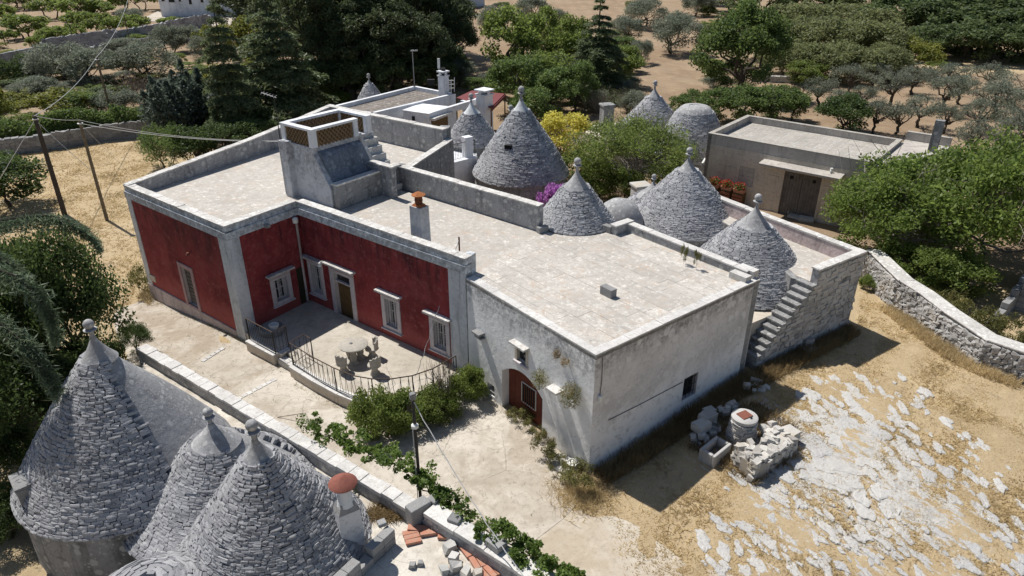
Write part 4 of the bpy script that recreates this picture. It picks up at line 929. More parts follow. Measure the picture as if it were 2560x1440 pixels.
# stone table and shell-backed seats
tb = thing('stone_table', at(888, 900, ZTr), 'round weathered stone table with a pedestal on the terrace', 'table'); q_ = wloc(tb)
MB().lathe(q_ + (0, 0, .68), [(.5, 0), (.57, .02), (.58, .06), (.55, .085), (.1, .09)], 30, .012).build('tabletop', MAT['stucco_stone'], tb, True)
for k in range(3):
    an = k * 2.1 + .6; c = q_ + np.array([math.cos(an), math.sin(an), 0]) * .24
    MB().lathe(c, [(.2, 0), (.2, .06), (.12, .14), (.15, .32), (.11, .45), (.17, .66), (.18, .70)], 10, .12, seed=k).build('leg', MAT['stucco_stone'], tb, True)
MB().lathe(q_ + (-.1, .02, .765), [(.06, 0), (.07, .03), (.03, .06)], 10).build('knob', MAT['block_grey'], tb, True)
def seat(px, face, label):
    p = at(*px, ZTr); t = thing('stone_chair', p, label, 'chair', 'stone chairs round the terrace table')
    MB().lathe(p, [(.2, 0), (.2, .07), (.14, .12), (.12, .22), (.17, .34), (.2, .38)], 12, .1, seed=int(px[0])).build('base', MAT['stucco_stone'], t, True)
    MB().lathe(p + (0, 0, .36), [(.2, 0), (.27, .04), (.26, .1), (.1, .09)], 16, .06, seed=int(px[0])).build('seat', MAT['stucco_stone'], t, True)
    mb = MB(); ring = []; n = 9                                      # scalloped shell back, open towards the table
    for j, (z, f, th) in enumerate(((.40, 1.0, 0), (.58, 1.06, 0), (.74, 1.1, 0))):
        for s_, rr_ in ((0, .25 * f), (1, .19 * f)):
            for k in range(n):
                t_ = face + math.pi + (k / (n - 1) - .5) * 2.5; zz = z + (.13 * math.cos((k / (n - 1) - .5) * 3.0) + .03 * math.cos(k * math.pi) if j == 2 else 0)
                ring.append((p[0] + rr_ * math.cos(t_), p[1] + rr_ * math.sin(t_), p[2] + zz))
    mb.v = ring; idx = lambda j, s_, k: (j * 2 + s_) * n + k
    for j in range(2):
        for k in range(n - 1):
            mb.f.append((idx(j, 0, k), idx(j, 0, k + 1), idx(j + 1, 0, k + 1), idx(j + 1, 0, k))); mb.f.append((idx(j, 1, k + 1), idx(j, 1, k), idx(j + 1, 1, k), idx(j + 1, 1, k + 1)))
        for k in (0, n - 1): mb.f.append((idx(j, 0, k), idx(j, 1, k), idx(j + 1, 1, k), idx(j + 1, 0, k)))
    for k in range(n - 1): mb.f.append((idx(2, 0, k), idx(2, 0, k + 1), idx(2, 1, k + 1), idx(2, 1, k)))
    mb.build('shell_back', MAT['stucco_stone'], t)
c0 = wloc(tb)
for px, lb in (((860, 930), 'scalloped stone chair beside the curved railing, facing the table'), ((932, 893), 'scalloped stone chair nearest the red wall, facing the table'), ((938, 935), 'scalloped stone chair facing the table, between it and the shrubs')):
    p = at(*px, ZTr); seat(px, math.atan2(c0[1] - p[1], c0[0] - p[0]), lb)
m = MB(); q_ = at(688, 832, ZTr); m.lathe(q_, [(.16, 0), (.2, .3), (.22, .42), (.19, .43), (.17, .3)], 12); solo(m, 'plant_pot', MAT['white_plastic'], 'pale pot in the shaded terrace corner', 'pot', smooth=True)
m = MB(); q_ = at(690, 840, ZTr); m.lathe(q_ + (-.25, .3, 0), [(.5, 0), (.52, .25), (.46, .3), (.42, .2), (.05, .18)], 16, .08); solo(m, 'stone_basin', MAT['block_grey'], 'dark round stone basin in the shaded terrace corner', 'basin')
# ladder-like iron stand on the drive
m = MB(); q_ = gat(745, 1068); m.tube([q_, q_ + (.25, .3, .4), q_ + (.45, .1, 0)], .012, 4); m.tube([q_ + (.25, .3, .4), q_ + (-.9, .55, .02)], .012, 4); solo(m, 'iron_prop', MAT['rail_rust'], 'thin rusty iron rods leaning on the drive', 'rod')

# ------------------------------------------------------------------ foreground house: wall along the drive, flat roof, chimney
fg = thing('foreground_house', (-7, 14, 0), 'old house below the trulli, flat rubble strewn roof and long coped wall', 'house')
WT, RT = 2.2, 1.72
wa, wb_, wc_ = at(365, 858, WT)[:2], at(640, 1018, WT)[:2], at(1060, 1262, WT)[:2]; wd_ = at(1400, 1470, WT)[:2]
we = (wc_ - wa) / np.linalg.norm(wc_ - wa); wn_ = np.array([we[1], -we[0]])      # towards the camera
wm = at(1052, 1258, WT)[:2]; w2 = at(1092, 1256, WT)[:2]; w3 = at(1480, 1492, WT)[:2]            # the wall steps outwards at the upright block
MB().prism([wa + wn_ * .3, wm + wn_ * .3, w2 + wn_ * .3, w3 + wn_ * .3, w3 + wn_ * 5, (-7.9, 11.9), (-10.7, 15.8)], -.4, RT - .06).build('core', MAT['rough_grey'], fg)
MB().prism([wa + wn_ * .2, wm + wn_ * .2, w2 + wn_ * .2, w3 + wn_ * .2, w3 + wn_ * 5.05, (-7.95, 11.85), (-10.75, 15.8)], RT - .08, RT).build('roof_floor', MAT['flat_roof'], fg)
def coped(p, q, lo, hi, wd, name):
    e = (q - p) / np.linalg.norm(q - p); L_ = np.linalg.norm(q - p); u = 0.
    MB().bar(p, q, wd - .04, -.2, WT - .09, off=-wd / 2).build(name, MAT['grey_plaster'], fg)
    while u < L_ - .12:
        sgm = min(RND.uniform(lo, hi), L_ - u); dz = RND.uniform(-.012, .014); hg = .09 if lo < .5 and u < 7.6 else .13
        MB().bar(p + e * (u + .005), p + e * (u + sgm - .005), wd + RND.uniform(-.03, .03), WT - .095, WT - .095 + hg + dz, off=-wd / 2 + RND.uniform(-.012, .012)).build('coping_stone', MAT['coping_stone'], fg, bevel=.012); u += sgm
coped(wa, wm, .32, .5, .4, 'drive_wall'); coped(w2, w3, .8, 1.4, .52, 'courtyard_wall')
def solid(px, z, sz, rz, label, cat='block', mat='block_grey', name='stone_block', grp=None, tilt=None):
    q = at(*px, z); m = MB(); m.box((q[0], q[1], z + sz[2] / 2), sz, rz, tilt); return solo(m, name, MAT[mat], label, cat, grp, bevel=.025)
ang_w = math.atan2(we[1], we[0])
solid((1048, 1302), RT, (.62, .34, .62), ang_w + 1.35, 'upright grey tufa block at the wall bend by the vine')
solid((1080, 1308), RT, (.42, .3, .22), ang_w + .4, 'small tufa block tucked behind the upright one')
solid((1098, 1312), RT, (.5, .42, .2), ang_w + .9, 'flat tufa block lying beside the upright one')
solid((1085, 1260), WT - .1, (.3, .26, .22), ang_w, 'small grey stone on the wall next to the vine')
solid((1138, 1300), WT + .03, (.34, .3, .1), ang_w + .2, 'thin flat stone lying on the wall coping')
solid((1241, 1365), WT + .04, (.46, .36, .2), ang_w - .15, 'pitted grey tufa block resting on the wall coping')
for i, (px, sz, rz) in enumerate((((1126, 1375), (.42, .36, .3), .6), ((1136, 1402), (.3, .28, .26), 1.2), ((1142, 1425), (.34, .3, .3), .2), ((1110, 1432), (.34, .26, .22), 2.0), ((1165, 1438), (.32, .28, .24), .9), ((1196, 1440), (.3, .24, .22), .4))):
    p = at(*px, RT); m = MB(); X = np.array([math.cos(rz), math.sin(rz), 0]); Yv = np.array([-math.sin(rz), math.cos(rz), 0]); V, Q_ = TPR[i % 10]
    o = link('rubble_stone', qmesh('rubble_stone', (V[:, :1] * X * sz[0] + V[:, 1:2] * Yv * sz[1] + (V[:, 2:] + .5) * np.array([0, 0, sz[2]])) * .82, Q_, MAT['pale_stone'])); o.location = p
    tag(o, 'rough grey rubble stone among the broken red tiles', 'stone', 'rubble stones on the foreground roof')
for px, sz in (((1032, 1418), .16), ((1052, 1413), .14), ((1127, 1434), .14)):
    p = at(*px, RT); V, Q_ = TPR[int(px[0]) % 12]; o = link('rubble_stone', qmesh('rubble_stone', (V + (0, 0, .4)) * sz, Q_, MAT['block_grey'])); o.location = p; tag(o, 'fist sized stone lying on the pale foreground roof', 'stone', 'small stones on the foreground roof')
# hollow clay tiles in a broken ring
rowA = [at(*p, RT) for p in ((1010, 1352), (1050, 1340), (1095, 1334), (1140, 1334))]; rowB = [at(*p, RT) for p in ((1148, 1338), (1168, 1365), (1190, 1390), (1212, 1420), (1240, 1448))]
def tiles(path, rows, grp, lab, lens=.36):
    for i in range(len(path) - 1):
        a, b = path[i], path[i + 1]; L = np.linalg.norm(b - a); n = max(1, int(L / lens)); e = (b - a) / L; nn = np.array([-e[1], e[0], 0])
        for k in range(n):
            for j in range(rows):
                if RND.random() < .12: continue
                c = a + (b - a) * (k + .5) / n + nn * (j - (rows - 1) / 2) * .165; m = MB(); m.box((c[0], c[1], RT + .045 + RND.uniform(0, .025)), (L / n - .02, .15, .08), math.atan2(e[1], e[0]) + RND.uniform(-.09, .09), (RND.uniform(-.06, .06), RND.uniform(-.05, .05)))
                solo(m, 'clay_tile', MAT['tile_red'], lab, 'tile', grp, bevel=.012)
tiles(rowA, 3, 'clay tiles in the row beside the chimney wall', 'hollow red clay tile in the straight row on the foreground roof')
tiles(rowB, 3, 'clay tiles in the row along the coped wall', 'hollow red clay tile in the slanting row by the coped wall')
m = MB(); q_ = at(1048, 1326, RT); m.box((q_[0], q_[1], RT + .06), (.2, .6, .1), ang_w + 2.2, (.1, 0)); solo(m, 'clay_tile', MAT['tile_red'], 'single red clay tile lying apart near the upright block', 'tile', bevel=.012)
# white chimney with clay hood
cq = at(880, 1368, RT)[:2]; cz = hz(cq, 857, 1215)
fc = thing('clay_hooded_chimney', (*cq, RT), 'white block chimney with a round red clay hood', 'chimney')
chimney_box(fc, cq, .62, .5, RT - .1, RT + 1.35, ang_w + 1.2, 'tower_plaster', .88)
chimney_box(fc, cq, .56, .46, RT + 1.35, RT + 1.6, ang_w + 1.2, 'rough_grey', .6, 'shoulder')
MB().lathe((*cq, RT + 1.5), [(.22, 0), (.185, .12), (.175, .55)], 16, .02).build('flue', MAT['trim_white'], fc, True)
for k in range(4): an = k * 1.57 + .4; MB().box((cq[0] + .14 * math.cos(an), cq[1] + .14 * math.sin(an), RT + 2.1), (.05, .05, .16), an).build('prop', MAT['trim_white'], fc)
MB().lathe((*cq, RT + 2.14), [(.34, 0), (.355, .025), (.34, .05), (.2, .15), (.06, .25), (.01, .27)], 28).build('clay_hood', MAT['terracotta'], fc, True)
# block wall between chimney and roof
ba, bb_ = at(830, 1462, RT + .45)[:2], at(978, 1322, RT + .45)[:2]; n = 5
bwl = thing('block_wall', (*((ba + bb_) / 2), RT), 'short grey tufa block wall at the foot of the white chimney', 'wall')
for row in range(2):
    for k in range(n):
        if row == 1 and k == 2: continue
        p = ba + (bb_ - ba) * (k + .01) / n; q = ba + (bb_ - ba) * (k + .99) / n; MB().bar(p, q, .26, RT + row * .26, RT + (row + 1) * .26 - .008).build('tufa_block', MAT['block_grey'], bwl, bevel=.015)
solid((955, 1312), RT + .52, (.22, .2, .12), .5, 'small dark stone on the end of the tufa block wall')
# plastic bracket on the wall, green net by the cone
m = MB(); q_ = at(990, 1236, 1.95); m.box(q_, (.2, .1, .1), ang_w); solo(m, 'junction_box', MAT['white_plastic'], 'small white junction box on the inside of the coped wall', 'box')
# lamp post in the courtyard with its cable
lp = at(1036, 1216, WT)[:2] + np.array([.1, .25]); lpz = hz(lp, 1022, 998)
lm = thing('lamp_post', (*lp, 0), 'thin dark iron lamp post rising out of the vine', 'lamp post')
MB().tube([(*lp, 0), (*lp, lpz)], .045, 8).build('pole', MAT['iron'], lm, True)
MB().box((*lp, lpz + .08), (.16, .14, .2), .5).build('lamp_head', MAT['block_grey'], lm, bevel=.03)
MB().lathe((lp[0], lp[1], lpz - .95), [(.03, 0), (.1, .02), (.1, .1), (.03, .16)], 10).build('insulator', MAT['white_plastic'], lm, True)
MB().tube([(lp[0] - .06, lp[1] - .03, lpz - .9), (lp[0] - .07, lp[1] - .03, 1.2)], .012, 4).build('conduit', MAT['wire'], lm)
def wire(name, p, q, sag, label, r=.012, n=14, mat='wire', twist=0):
    p = np.array(p, float); q = np.array(q, float); pts = []
    for k in range(n + 1):
        t = k / n; c = p + (q - p) * t; c[2] -= sag * 4 * t * (1 - t); c[0] += twist * math.sin(k * 2.3); c[1] += twist * math.cos(k * 1.7); pts.append(c)
    m = MB(); m.tube(pts, r, 4); return solo(m, name, MAT[mat], label, 'wire')
wire('overhead_cable', (lp[0], lp[1], lpz - .05), at(1330, 1470, 2.3), .25, 'twisted cable sloping from the lamp post over the coped wall', .014, 20, 'wire', .01)
# ------------------------------------------------------------------ stair house right of the barn
def plane_stones(f, u0, u1, z0, z1, cw, chh, keep, r, depth=.16, proud=.03, jit=.2):
    """rubble or block facing on wall f"""
    out = []; z = z0; row = 0
    X = np.array([*f.e, 0]); Yn = np.array([*f.n, 0]); Z = np.array([0, 0, 1.])
    while z < z1:
        hh = chh * r.uniform(.8, 1.25); u = u0 - r.random() * cw
        while u < u1:
            ww = cw * r.uniform(.6, 1.5)
            if keep(u + ww / 2, z + hh / 2) and u > u0 - .1 and u + ww < u1 + .12:
                t = r.normal(0, .05) * jit * 4; X2 = X * math.cos(t) + Z * math.sin(t); Z2 = Z * math.cos(t) - X * math.sin(t)
                out.append((np.array(f.P(u + ww / 2, z + hh / 2, -depth / 2 + proud + r.normal(0, .012))), X2, Yn, Z2, np.array([ww * 1.0, depth, hh * 1.0])))
            u += ww
        z += hh
    return out
RZ = 3.42
sh = thing('stair_house', (12, 26, .5), 'rubble stone outbuilding with an outside staircase up to its roof', 'outbuilding')
RC = at(2165, 627, 4.1)[:2]; RB = at(1800, 490, 4.1)[:2]; FL = gat(1880, 930)[:2]
fs = Fac(FL, RC, .1, 4.1, sh)
stp = [fs.uv(p) for p in ((1903, 887), (1917, 869), (1928, 849), (1941, 833), (1954, 814), (1968, 793), (1983, 776), (1995, 758), (2009, 738), (2022, 720), (2034, 707), (2047, 687))]
u_end = stp[-1][0]; zs_ = np.linspace(stp[0][1], RZ, len(stp)); usx = np.linspace(stp[0][0] - .25, u_end, len(stp) + 1)
def steptop(u):
    k = np.searchsorted(usx, u) - 1
    if u >= u_end: return 4.04
    return zs_[min(max(k, 0), len(zs_) - 1)] if k >= 0 else .3
for k in range(len(zs_)):
    a, b = usx[k], usx[k + 1]
    MB().hexa([fs.P(a, .1, 0), fs.P(b, .1, 0), fs.P(b, .1, -.72), fs.P(a, .1, -.72)], [fs.P(a, zs_[k] - .07, 0), fs.P(b, zs_[k] - .07, 0), fs.P(b, zs_[k] - .07, -.72), fs.P(a, zs_[k] - .07, -.72)]).build('stair_core', MAT['rough_grey'], sh)
    MB().hexa([fs.P(a - .04, zs_[k] - .07, .03), fs.P(b, zs_[k] - .07, .03), fs.P(b, zs_[k] - .07, -.74), fs.P(a - .04, zs_[k] - .07, -.74)], [fs.P(a - .04, zs_[k], .03), fs.P(b, zs_[k], .03), fs.P(b, zs_[k], -.74), fs.P(a - .04, zs_[k], -.74)]).build('step', MAT['rough_grey'], sh, bevel=.01)  # darker grey on the treads stands in for the trullo's shadow
MB().prism([fs.P(u_end, 0)[:2], fs.P(fs.L, 0)[:2], RB, np.array([9.8, 31.8]), np.array([11.0, 28.4]), fs.P(u_end - .3, 0, -.96)[:2]], -.1, RZ - .02).build('core', MAT['rough_grey'], sh)
MB().prism([fs.P(u_end + .02, 0, -.02)[:2], fs.P(fs.L - .02, 0, -.02)[:2], RB, np.array([9.85, 31.8]), np.array([11.05, 28.4]), fs.P(u_end + .02, 0, -.95)[:2]], RZ - .03, RZ).build('roof_floor', MAT['roof_barn'], sh)
MB().prism([BB, fs.P(.2, 0, -.76)[:2], fs.P(u_end, 0, -.76)[:2], RB, BD], -.1, 2.15).build('yard_block', MAT['tan_wall'], sh)
MB().bar(fs.P(u_end, 0), fs.P(fs.L, 0), .3, RZ - .1, 4.02, off=.152).build('parapet', MAT['grey_plaster'], sh)
MB().bar(fs.P(u_end - .06, 0), fs.P(fs.L + .05, 0), .4, 4.02, 4.1, off=.14).build('coping_stone', MAT['coping'], sh, bevel=.015)
parapet(RC, RB, RZ - .2, 4.02, 4.04, .32, 'plinth', sh, 1, seg=.6, ch=.075)
MB().bar(RC, RB, .3, -.1, RZ, off=.16).build('side_wall', MAT['rough_grey'], sh)
rr_ = np.random.default_rng(5)
st = plane_stones(fs, usx[0], fs.L - .02, .05, 4.0, .33, .17, lambda u, z: z + .07 < steptop(u) - .05, rr_)
lay(st, 'wall_stone', MAT['wall_stone'], sh, 300, 'r', False)
# fallen blocks at the foot of the stair
for i, (px, sz, z) in enumerate((((2008, 872), (.6, .4, .3), .45), ((2022, 884), (.62, .42, .32), .4), ((2018, 858), (.5, .34, .28), .72), ((1985, 893), (.35, .3, .22), .35), ((2000, 905), (.4, .3, .2), .3), ((1962, 905), (.28, .25, .2), .35), ((1975, 918), (.3, .22, .18), .3), ((1920, 940), (.35, .3, .25), .3), ((1900, 950), (.3, .3, .2), .3), ((1880, 968), (.3, .25, .2), .25), ((1935, 955), (.26, .2, .16), .28))):
    p = at(*px, z); V, Q_ = TPB[i % 8]; sz = tuple(v * .85 for v in sz); o = link('fallen_block', qmesh('fallen_block', (V + (0, 0, .5)) * np.array(sz), Q_, MAT['wall_stone'])); o.location = p; o.rotation_euler = (0, 0, rr_.uniform(0, 3)); tag(o, 'fallen limestone block by the foot of the outside staircase', 'block', 'fallen blocks below the staircase')

# ------------------------------------------------------------------ grey garage
ga = thing('garage', (*at(1771, 334, 4.48)[:2], .5), 'grey block garage with a double wooden door under a concrete canopy', 'garage')
GA = at(1771, 334, 4.48)[:2]; GB = at(2128, 398, 4.48)[:2]; GC = at(1870, 289, 4.48)[:2]
ge = (GB - GA) / np.linalg.norm(GB - GA); gn = np.array([-ge[1], ge[0]]); gd = abs(np.dot(GC - GA, gn)); GB = GA + ge * 9.6
GZ = 4.48; GR = 4.1
gp = [GA, GB, GB + gn * gd, GA + gn * gd]
MB().prism(inset(gp, .2), 0, GR - .05).build('core', MAT['concrete_block'], ga)
fg1 = Fac(GA, GB, .2, 3.72, ga)
gdr = fg1.rect((1961, 427), (2053, 443), (1948, 520), (2040, 536)); gdr = (gdr[0], gdr[1], .3, gdr[3])
gwn = fg1.rect((1848, 414), (1887, 421), (1844, 460), (1882, 470))
fg1.wall([gdr, gwn], MAT['tan_wall'], .22)
MB().bar(GA, GB, .24, 3.72, GZ, off=.12).build('parapet', MAT['concrete_block'], ga)
for a, b in ((gp[1], gp[2]), (gp[2], gp[3]), (gp[3], gp[0])): MB().bar(a, b, .24, 0, GZ, off=.12).build('parapet', MAT['concrete_block'], ga)
for a, b in ((gp[0], gp[1]), (gp[1], gp[2]), (gp[2], gp[3]), (gp[3], gp[0])):
    e_ = (b - a) / np.linalg.norm(b - a); MB().bar(a - e_ * .02, b - e_ * .27, .29, GZ, GZ + .05, off=.12).build('coping_stone', MAT['pavers'], ga)
rr_ = np.random.default_rng(8)
blk = plane_stones(fg1, .05, fg1.L - .05, .35, 3.68, .62, .26, lambda u, z: not (gdr[0] - .38 < u < gdr[1] + .38 and z < gdr[3] + .15) and not (gwn[0] - .34 < u < gwn[1] + .34 and gwn[2] - .15 < z < gwn[3] + .15), rr_, .1, .015, 0)
lay(blk, 'wall_block', MAT['tan_wall'], ga, 300, True, False)
for k in range(4):
    z0_ = gwn[2] + (gwn[3] - gwn[2]) * k / 4; fg1.trim('infill_block', MAT['concrete_block'], gwn[0], gwn[1], z0_ + .005, z0_ + (gwn[3] - gwn[2]) / 4 - .005, -.06, -.2, .004)
can = fg1.uv((1912, 391))[0]; MB().hexa([fg1.P(can, 3.42, .85), fg1.P(can + 4.6, 3.42, .85), fg1.P(can + 4.6, 3.5, -.02), fg1.P(can, 3.5, -.02)], [fg1.P(can, 3.54, .85), fg1.P(can + 4.6, 3.54, .85), fg1.P(can + 4.6, 3.62, -.02), fg1.P(can, 3.62, -.02)]).build('canopy', MAT['concrete_block'], ga, bevel=.01)
fr = MB()
for a, b, c, d in ((gdr[0] - .12, gdr[0], gdr[2], gdr[3] + .1), (gdr[1], gdr[1] + .12, gdr[2], gdr[3] + .1), (gdr[0], gdr[1], gdr[3], gdr[3] + .1)): fg1.block(fr, a, b, c, d, -.02, .03)
fr.build('door_frame', MAT['tan_wall'], ga)
gw_ = gdr[1] - gdr[0]
for lf in range(2):
    a = gdr[0] + gw_ / 2 * lf + (.03 if lf else 0); b = a + gw_ / 2 - .03; dl_ = fg1.trim('door_leaf', MAT['grey_wood'], a, b, gdr[2], gdr[3], -.12, -.18, .003)
    for k in range(6): fg1.trim('door_plank', MAT['grey_wood'], a + (b - a) * k / 6 + .008, a + (b - a) * (k + 1) / 6 - .008, gdr[2] + .02, gdr[3] - .02, -.1, -.13, .004, dl_)
    c = fg1.P((a + b) / 2 - .1 * (1 - 2 * lf), gdr[3] - .3, -.095); m = MB()
    ring = [fg1.P((a + b) / 2 - .1 * (1 - 2 * lf) + .11 * math.cos(t), gdr[3] - .35 + .11 * math.sin(t), -.09) for t in np.linspace(0, 2 * math.pi, 14, endpoint=False)]; rb = [fg1.P((a + b) / 2 - .1 * (1 - 2 * lf) + .11 * math.cos(t), gdr[3] - .35 + .11 * math.sin(t), -.11) for t in np.linspace(0, 2 * math.pi, 14, endpoint=False)]
    m.hexa(rb, ring); m.build('vent', MAT['dark_hole'], dl_)
ang_g = math.atan2(ge[1], ge[0])
MB().prism(inset(gp, .24), GR - .1, GR - .008).build('roof_bed', MAT['coping_stone'], ga)
slabs(inset(gp, .26), GR, (.62, .95), ang_g, MAT['pavers'], ga, 'paver', .02, .004, seed=9)
m = MB(); q_ = fg1.P(can + 3.9, 3.66, .2); m.box((q_[0], q_[1], 3.75), (.12, .12, .2)); m.tube([(q_[0], q_[1], 3.66), (q_[0] - .1, q_[1] - .15, 3.68)], .05, 6); m.build('flood_light', MAT['white_plastic'], ga)
m = MB(); m.tube([fg1.P(-.12, .5, .02), fg1.P(-.12, 2.6, .02), fg1.P(-.12, 2.8, -.3)], .07, 8); m.build('drain_pipe', MAT['white_plastic'], ga, True)
# annex hidden in the tree
MB().prism([GB + gn * .3, GB + ge * 2.4 + gn * .3, GB + ge * 2.4 + gn * (gd + 1.2), GB + gn * (gd + 1.2)], 0, 4.3).build('annex', MAT['concrete_block'], ga)
parapet(GB + gn * (gd + 1.2), GB + ge * 2.4 + gn * (gd + 1.2), 4.2, 4.75, 4.75, .24, 'concrete_block', ga, -1, cmat='pavers')
q_ = aty(2330, 380, 40); MB().box((q_[0], q_[1], 3), (.45, .4, 6.2), ang_g).build('vent_shaft', MAT['rough_grey'], ga)
# flower boxes on stacked crates at the garage wall
for i in range(3):
    u = fg1.uv((1785 + i * 32, 480))[0] + .15; zt_ = .55 + .22 * 4 - .12 * i
    cr = thing('wooden_crate', fg1.P(u, .55, .5), 'slatted wooden crate carrying a geranium box by the garage', 'crate', 'crates under the geranium boxes')
    for k in range(4):
        MB().hexa([fg1.P(u - .32, .55 + k * .2, .72), fg1.P(u + .32, .55 + k * .2, .72), fg1.P(u + .32, .55 + k * .2, .68), fg1.P(u - .32, .55 + k * .2, .68)], [fg1.P(u - .32, .69 + k * .2, .72), fg1.P(u + .32, .69 + k * .2, .72), fg1.P(u + .32, .69 + k * .2, .68), fg1.P(u - .32, .69 + k * .2, .68)]).build('slat', MAT['brick_red'], cr)
    MB().prism([fg1.P(u - .3, 0, .66)[:2], fg1.P(u + .3, 0, .66)[:2], fg1.P(u + .3, 0, .1)[:2], fg1.P(u - .3, 0, .1)[:2]], .5, 1.38).build('body', MAT['wood_door'], cr)
    m = MB(); m.hexa([fg1.P(u - .3, 1.38, .62), fg1.P(u + .3, 1.38, .62), fg1.P(u + .3, 1.38, .3), fg1.P(u - .3, 1.38, .3)], [fg1.P(u - .34, 1.62, .68), fg1.P(u + .34, 1.62, .68), fg1.P(u + .34, 1.62, .26), fg1.P(u - .34, 1.62, .26)])
    solo(m, 'flower_box', MAT['tile_red'], 'clay window box of red geraniums on a crate', 'flower box', 'geranium boxes by the garage')
for i, (px, sz) in enumerate((((1990, 545), (.9, .6, .14)), ((2015, 552), (.8, .5, .2)), ((1975, 535), (.4, .3, .25)), ((1912, 505), (.7, .2, .7)))):
    p = gat(*px); m = MB(); m.box((p[0], p[1], p[2] + sz[2] / 2), sz, ang_g + i * .3, (.1 * (i % 2), .05)); solo(m, 'stone_slab', MAT['pale_stone'], ['broad flat stone slab before the garage door', 'tilted stone slab in front of the garage door', 'small pale block beside the garage door', 'upright pale slab against the garage wall'][i], 'slab', bevel=.02)

# ------------------------------------------------------------------ curved dry stone wall on the right
dwp = [(2140, 655), (2224, 769), (2281, 802), (2338, 843), (2439, 913), (2560, 960), (2720, 1000)]
dwp = [gat(*p) for p in dwp]; dwp[0] = np.array([17.2, 31.5, .5])
dw = thing('dry_stone_wall', dwp[3], 'curving dry stone wall with a smooth pale top beside the yard', 'wall')
heights = [1.45, 1.45, 1.35, 1.25, 1.2, 1.25, 1.3]; rr_ = np.random.default_rng(15); allst = []
for i in range(len(dwp) - 1):
    a, b = dwp[i], dwp[i + 1]; z0_ = min(a[2], b[2]) - .1; ha, hb = heights[i], heights[i + 1]
    e_ = (b - a)[:2] / np.linalg.norm((b - a)[:2]); nn = np.array([-e_[1], e_[0]])
    MB().bar(a, b + np.array([*e_, 0]) * .15, .62, z0_, a[2] + ha - .06, z0_, b[2] + hb - .06, off=.36).build('core', MAT['rough_grey'], dw)
    MB().bar(a, b + np.array([*e_, 0]) * .12, .72, a[2] + ha - .07, a[2] + ha + .004 * i, b[2] + hb - .07, b[2] + hb + .004 * i, off=.36).build('top', MAT['coping'], dw, bevel=.03)
    f_ = Fac(a[:2], b[:2], 0, 2, dw); L = f_.L
    allst += plane_stones(f_, 0, L, z0_ + .05, max(a[2] + ha, b[2] + hb), .22, .15, lambda u, z, a=a, b=b, ha=ha, hb=hb, L=L: z < a[2] + ha + (b[2] + hb - a[2] - ha) * u / L - .12, rr_, .2, .035, 1.4)
lay(allst, 'wall_stone', MAT['wall_stone'], dw, 300, 'r', False)
# stepped ruin of grey blocks behind it
rn = thing('ruined_block_wall', gat(2480, 850), 'stepped ruin of dark tufa blocks behind the curved wall', 'wall')
ra_, rb_ = gat(2455, 855)[:2] + (.6, .8), gat(2600, 700)[:2]; n = 8; re = (rb_ - ra_) / n
for row in range(6):
    for k in range(n):
        if row > k * .9 + 1: continue
        p = ra_ + re * (k + .02); q = ra_ + re * (k + .98); MB().bar(p, q, .3, .35 + row * .3, .35 + (row + 1) * .3 - .01).build('tufa_block', MAT['block_grey'], rn, bevel=.02)
for row in range(5):
    p0_ = ra_ + re * 3.5; d_ = np.array([re[1], -re[0]]) / np.linalg.norm(re) * .5
    for k in range(4):
        p = p0_ + d_ * (k + .3); q = p0_ + d_ * (k + 1.28); MB().bar(p, q, .28, .35 + row * .3, .35 + (row + 1) * .3 - .01).build('tufa_block', MAT['block_grey'], rn, bevel=.02)

# ------------------------------------------------------------------ well and its ruined surround
wz = float(gz(8.3, 19.6)); wc = at(1862, 1040, wz + .92)
well = thing('old_well', (wc[0], wc[1], wz), 'round stone well head with a rusty square hatch', 'well')
MB().lathe((wc[0], wc[1], wz - .2), [(.39, 0), (.38, .95)], 24).build('core', MAT['rough_grey'], well, True)
MB().lathe((wc[0], wc[1], wz + .78), [(.40, 0), (.43, .02), (.44, .13), (.41, .15), (.1, .15)], 28, .015).build('rim', MAT['wall_stone'], well, True)
MB().box((wc[0] + .0, wc[1] + .03, wz + .945), (.42, .36, .03), .5).build('hatch', MAT['lid_rust'], well, bevel=.005)
MB().box((wc[0] + .16, wc[1] - .14, wz + .975), (.08, .06, .03), .5).build('latch', MAT['iron'], well)
lay(cone_stones(wc[0], wc[1], lambda z: .42 + .12 * max(0, wz + .45 - z), wz - .1, wz + .76, .12, .18, 41, None, .14), 'well_stone', MAT['wall_stone'], well, 300)
su = thing('well_surround', (*at(1900, 1120, wz)[:2], wz), 'tumbled limestone rubble walls around the well', 'ruin')
rr_ = np.random.default_rng(22); rs = []
def pile(path, wdt, hgt_, n, big=.2, z0=0):
    P_ = [gat(*p) for p in path]; L = [np.linalg.norm(P_[i + 1] - P_[i]) for i in range(len(P_) - 1)]; T_ = sum(L)
    for k in range(n):
        t = rr_.random() * T_; i = 0
        while i < len(L) - 1 and t > L[i]: t -= L[i]; i += 1
        p = P_[i] + (P_[i + 1] - P_[i]) * t / L[i]; e_ = (P_[i + 1] - P_[i])[:2] / L[i]; w_ = rr_.normal(0, .4) * wdt; lev = rr_.random(); s_ = big * rr_.uniform(.5, 1.25)
        hmax = hgt_ * max(.15, 1 - abs(w_) / wdt * .7)
        c = np.array([p[0] - e_[1] * w_, p[1] + e_[0] * w_, 0]); c[2] = float(gz(c[0], c[1])) + z0 + lev * hmax
        Rm = np.array(Matrix.Rotation(rr_.uniform(0, 6), 3, 'Z') @ Matrix.Rotation(rr_.normal(0, .25), 3, 'X') @ Matrix.Rotation(rr_.normal(0, .25), 3, 'Y'))
        rs.append((c, Rm[:, 0], Rm[:, 1], Rm[:, 2], np.array([s_ * 1.25, s_, s_ * .72])))
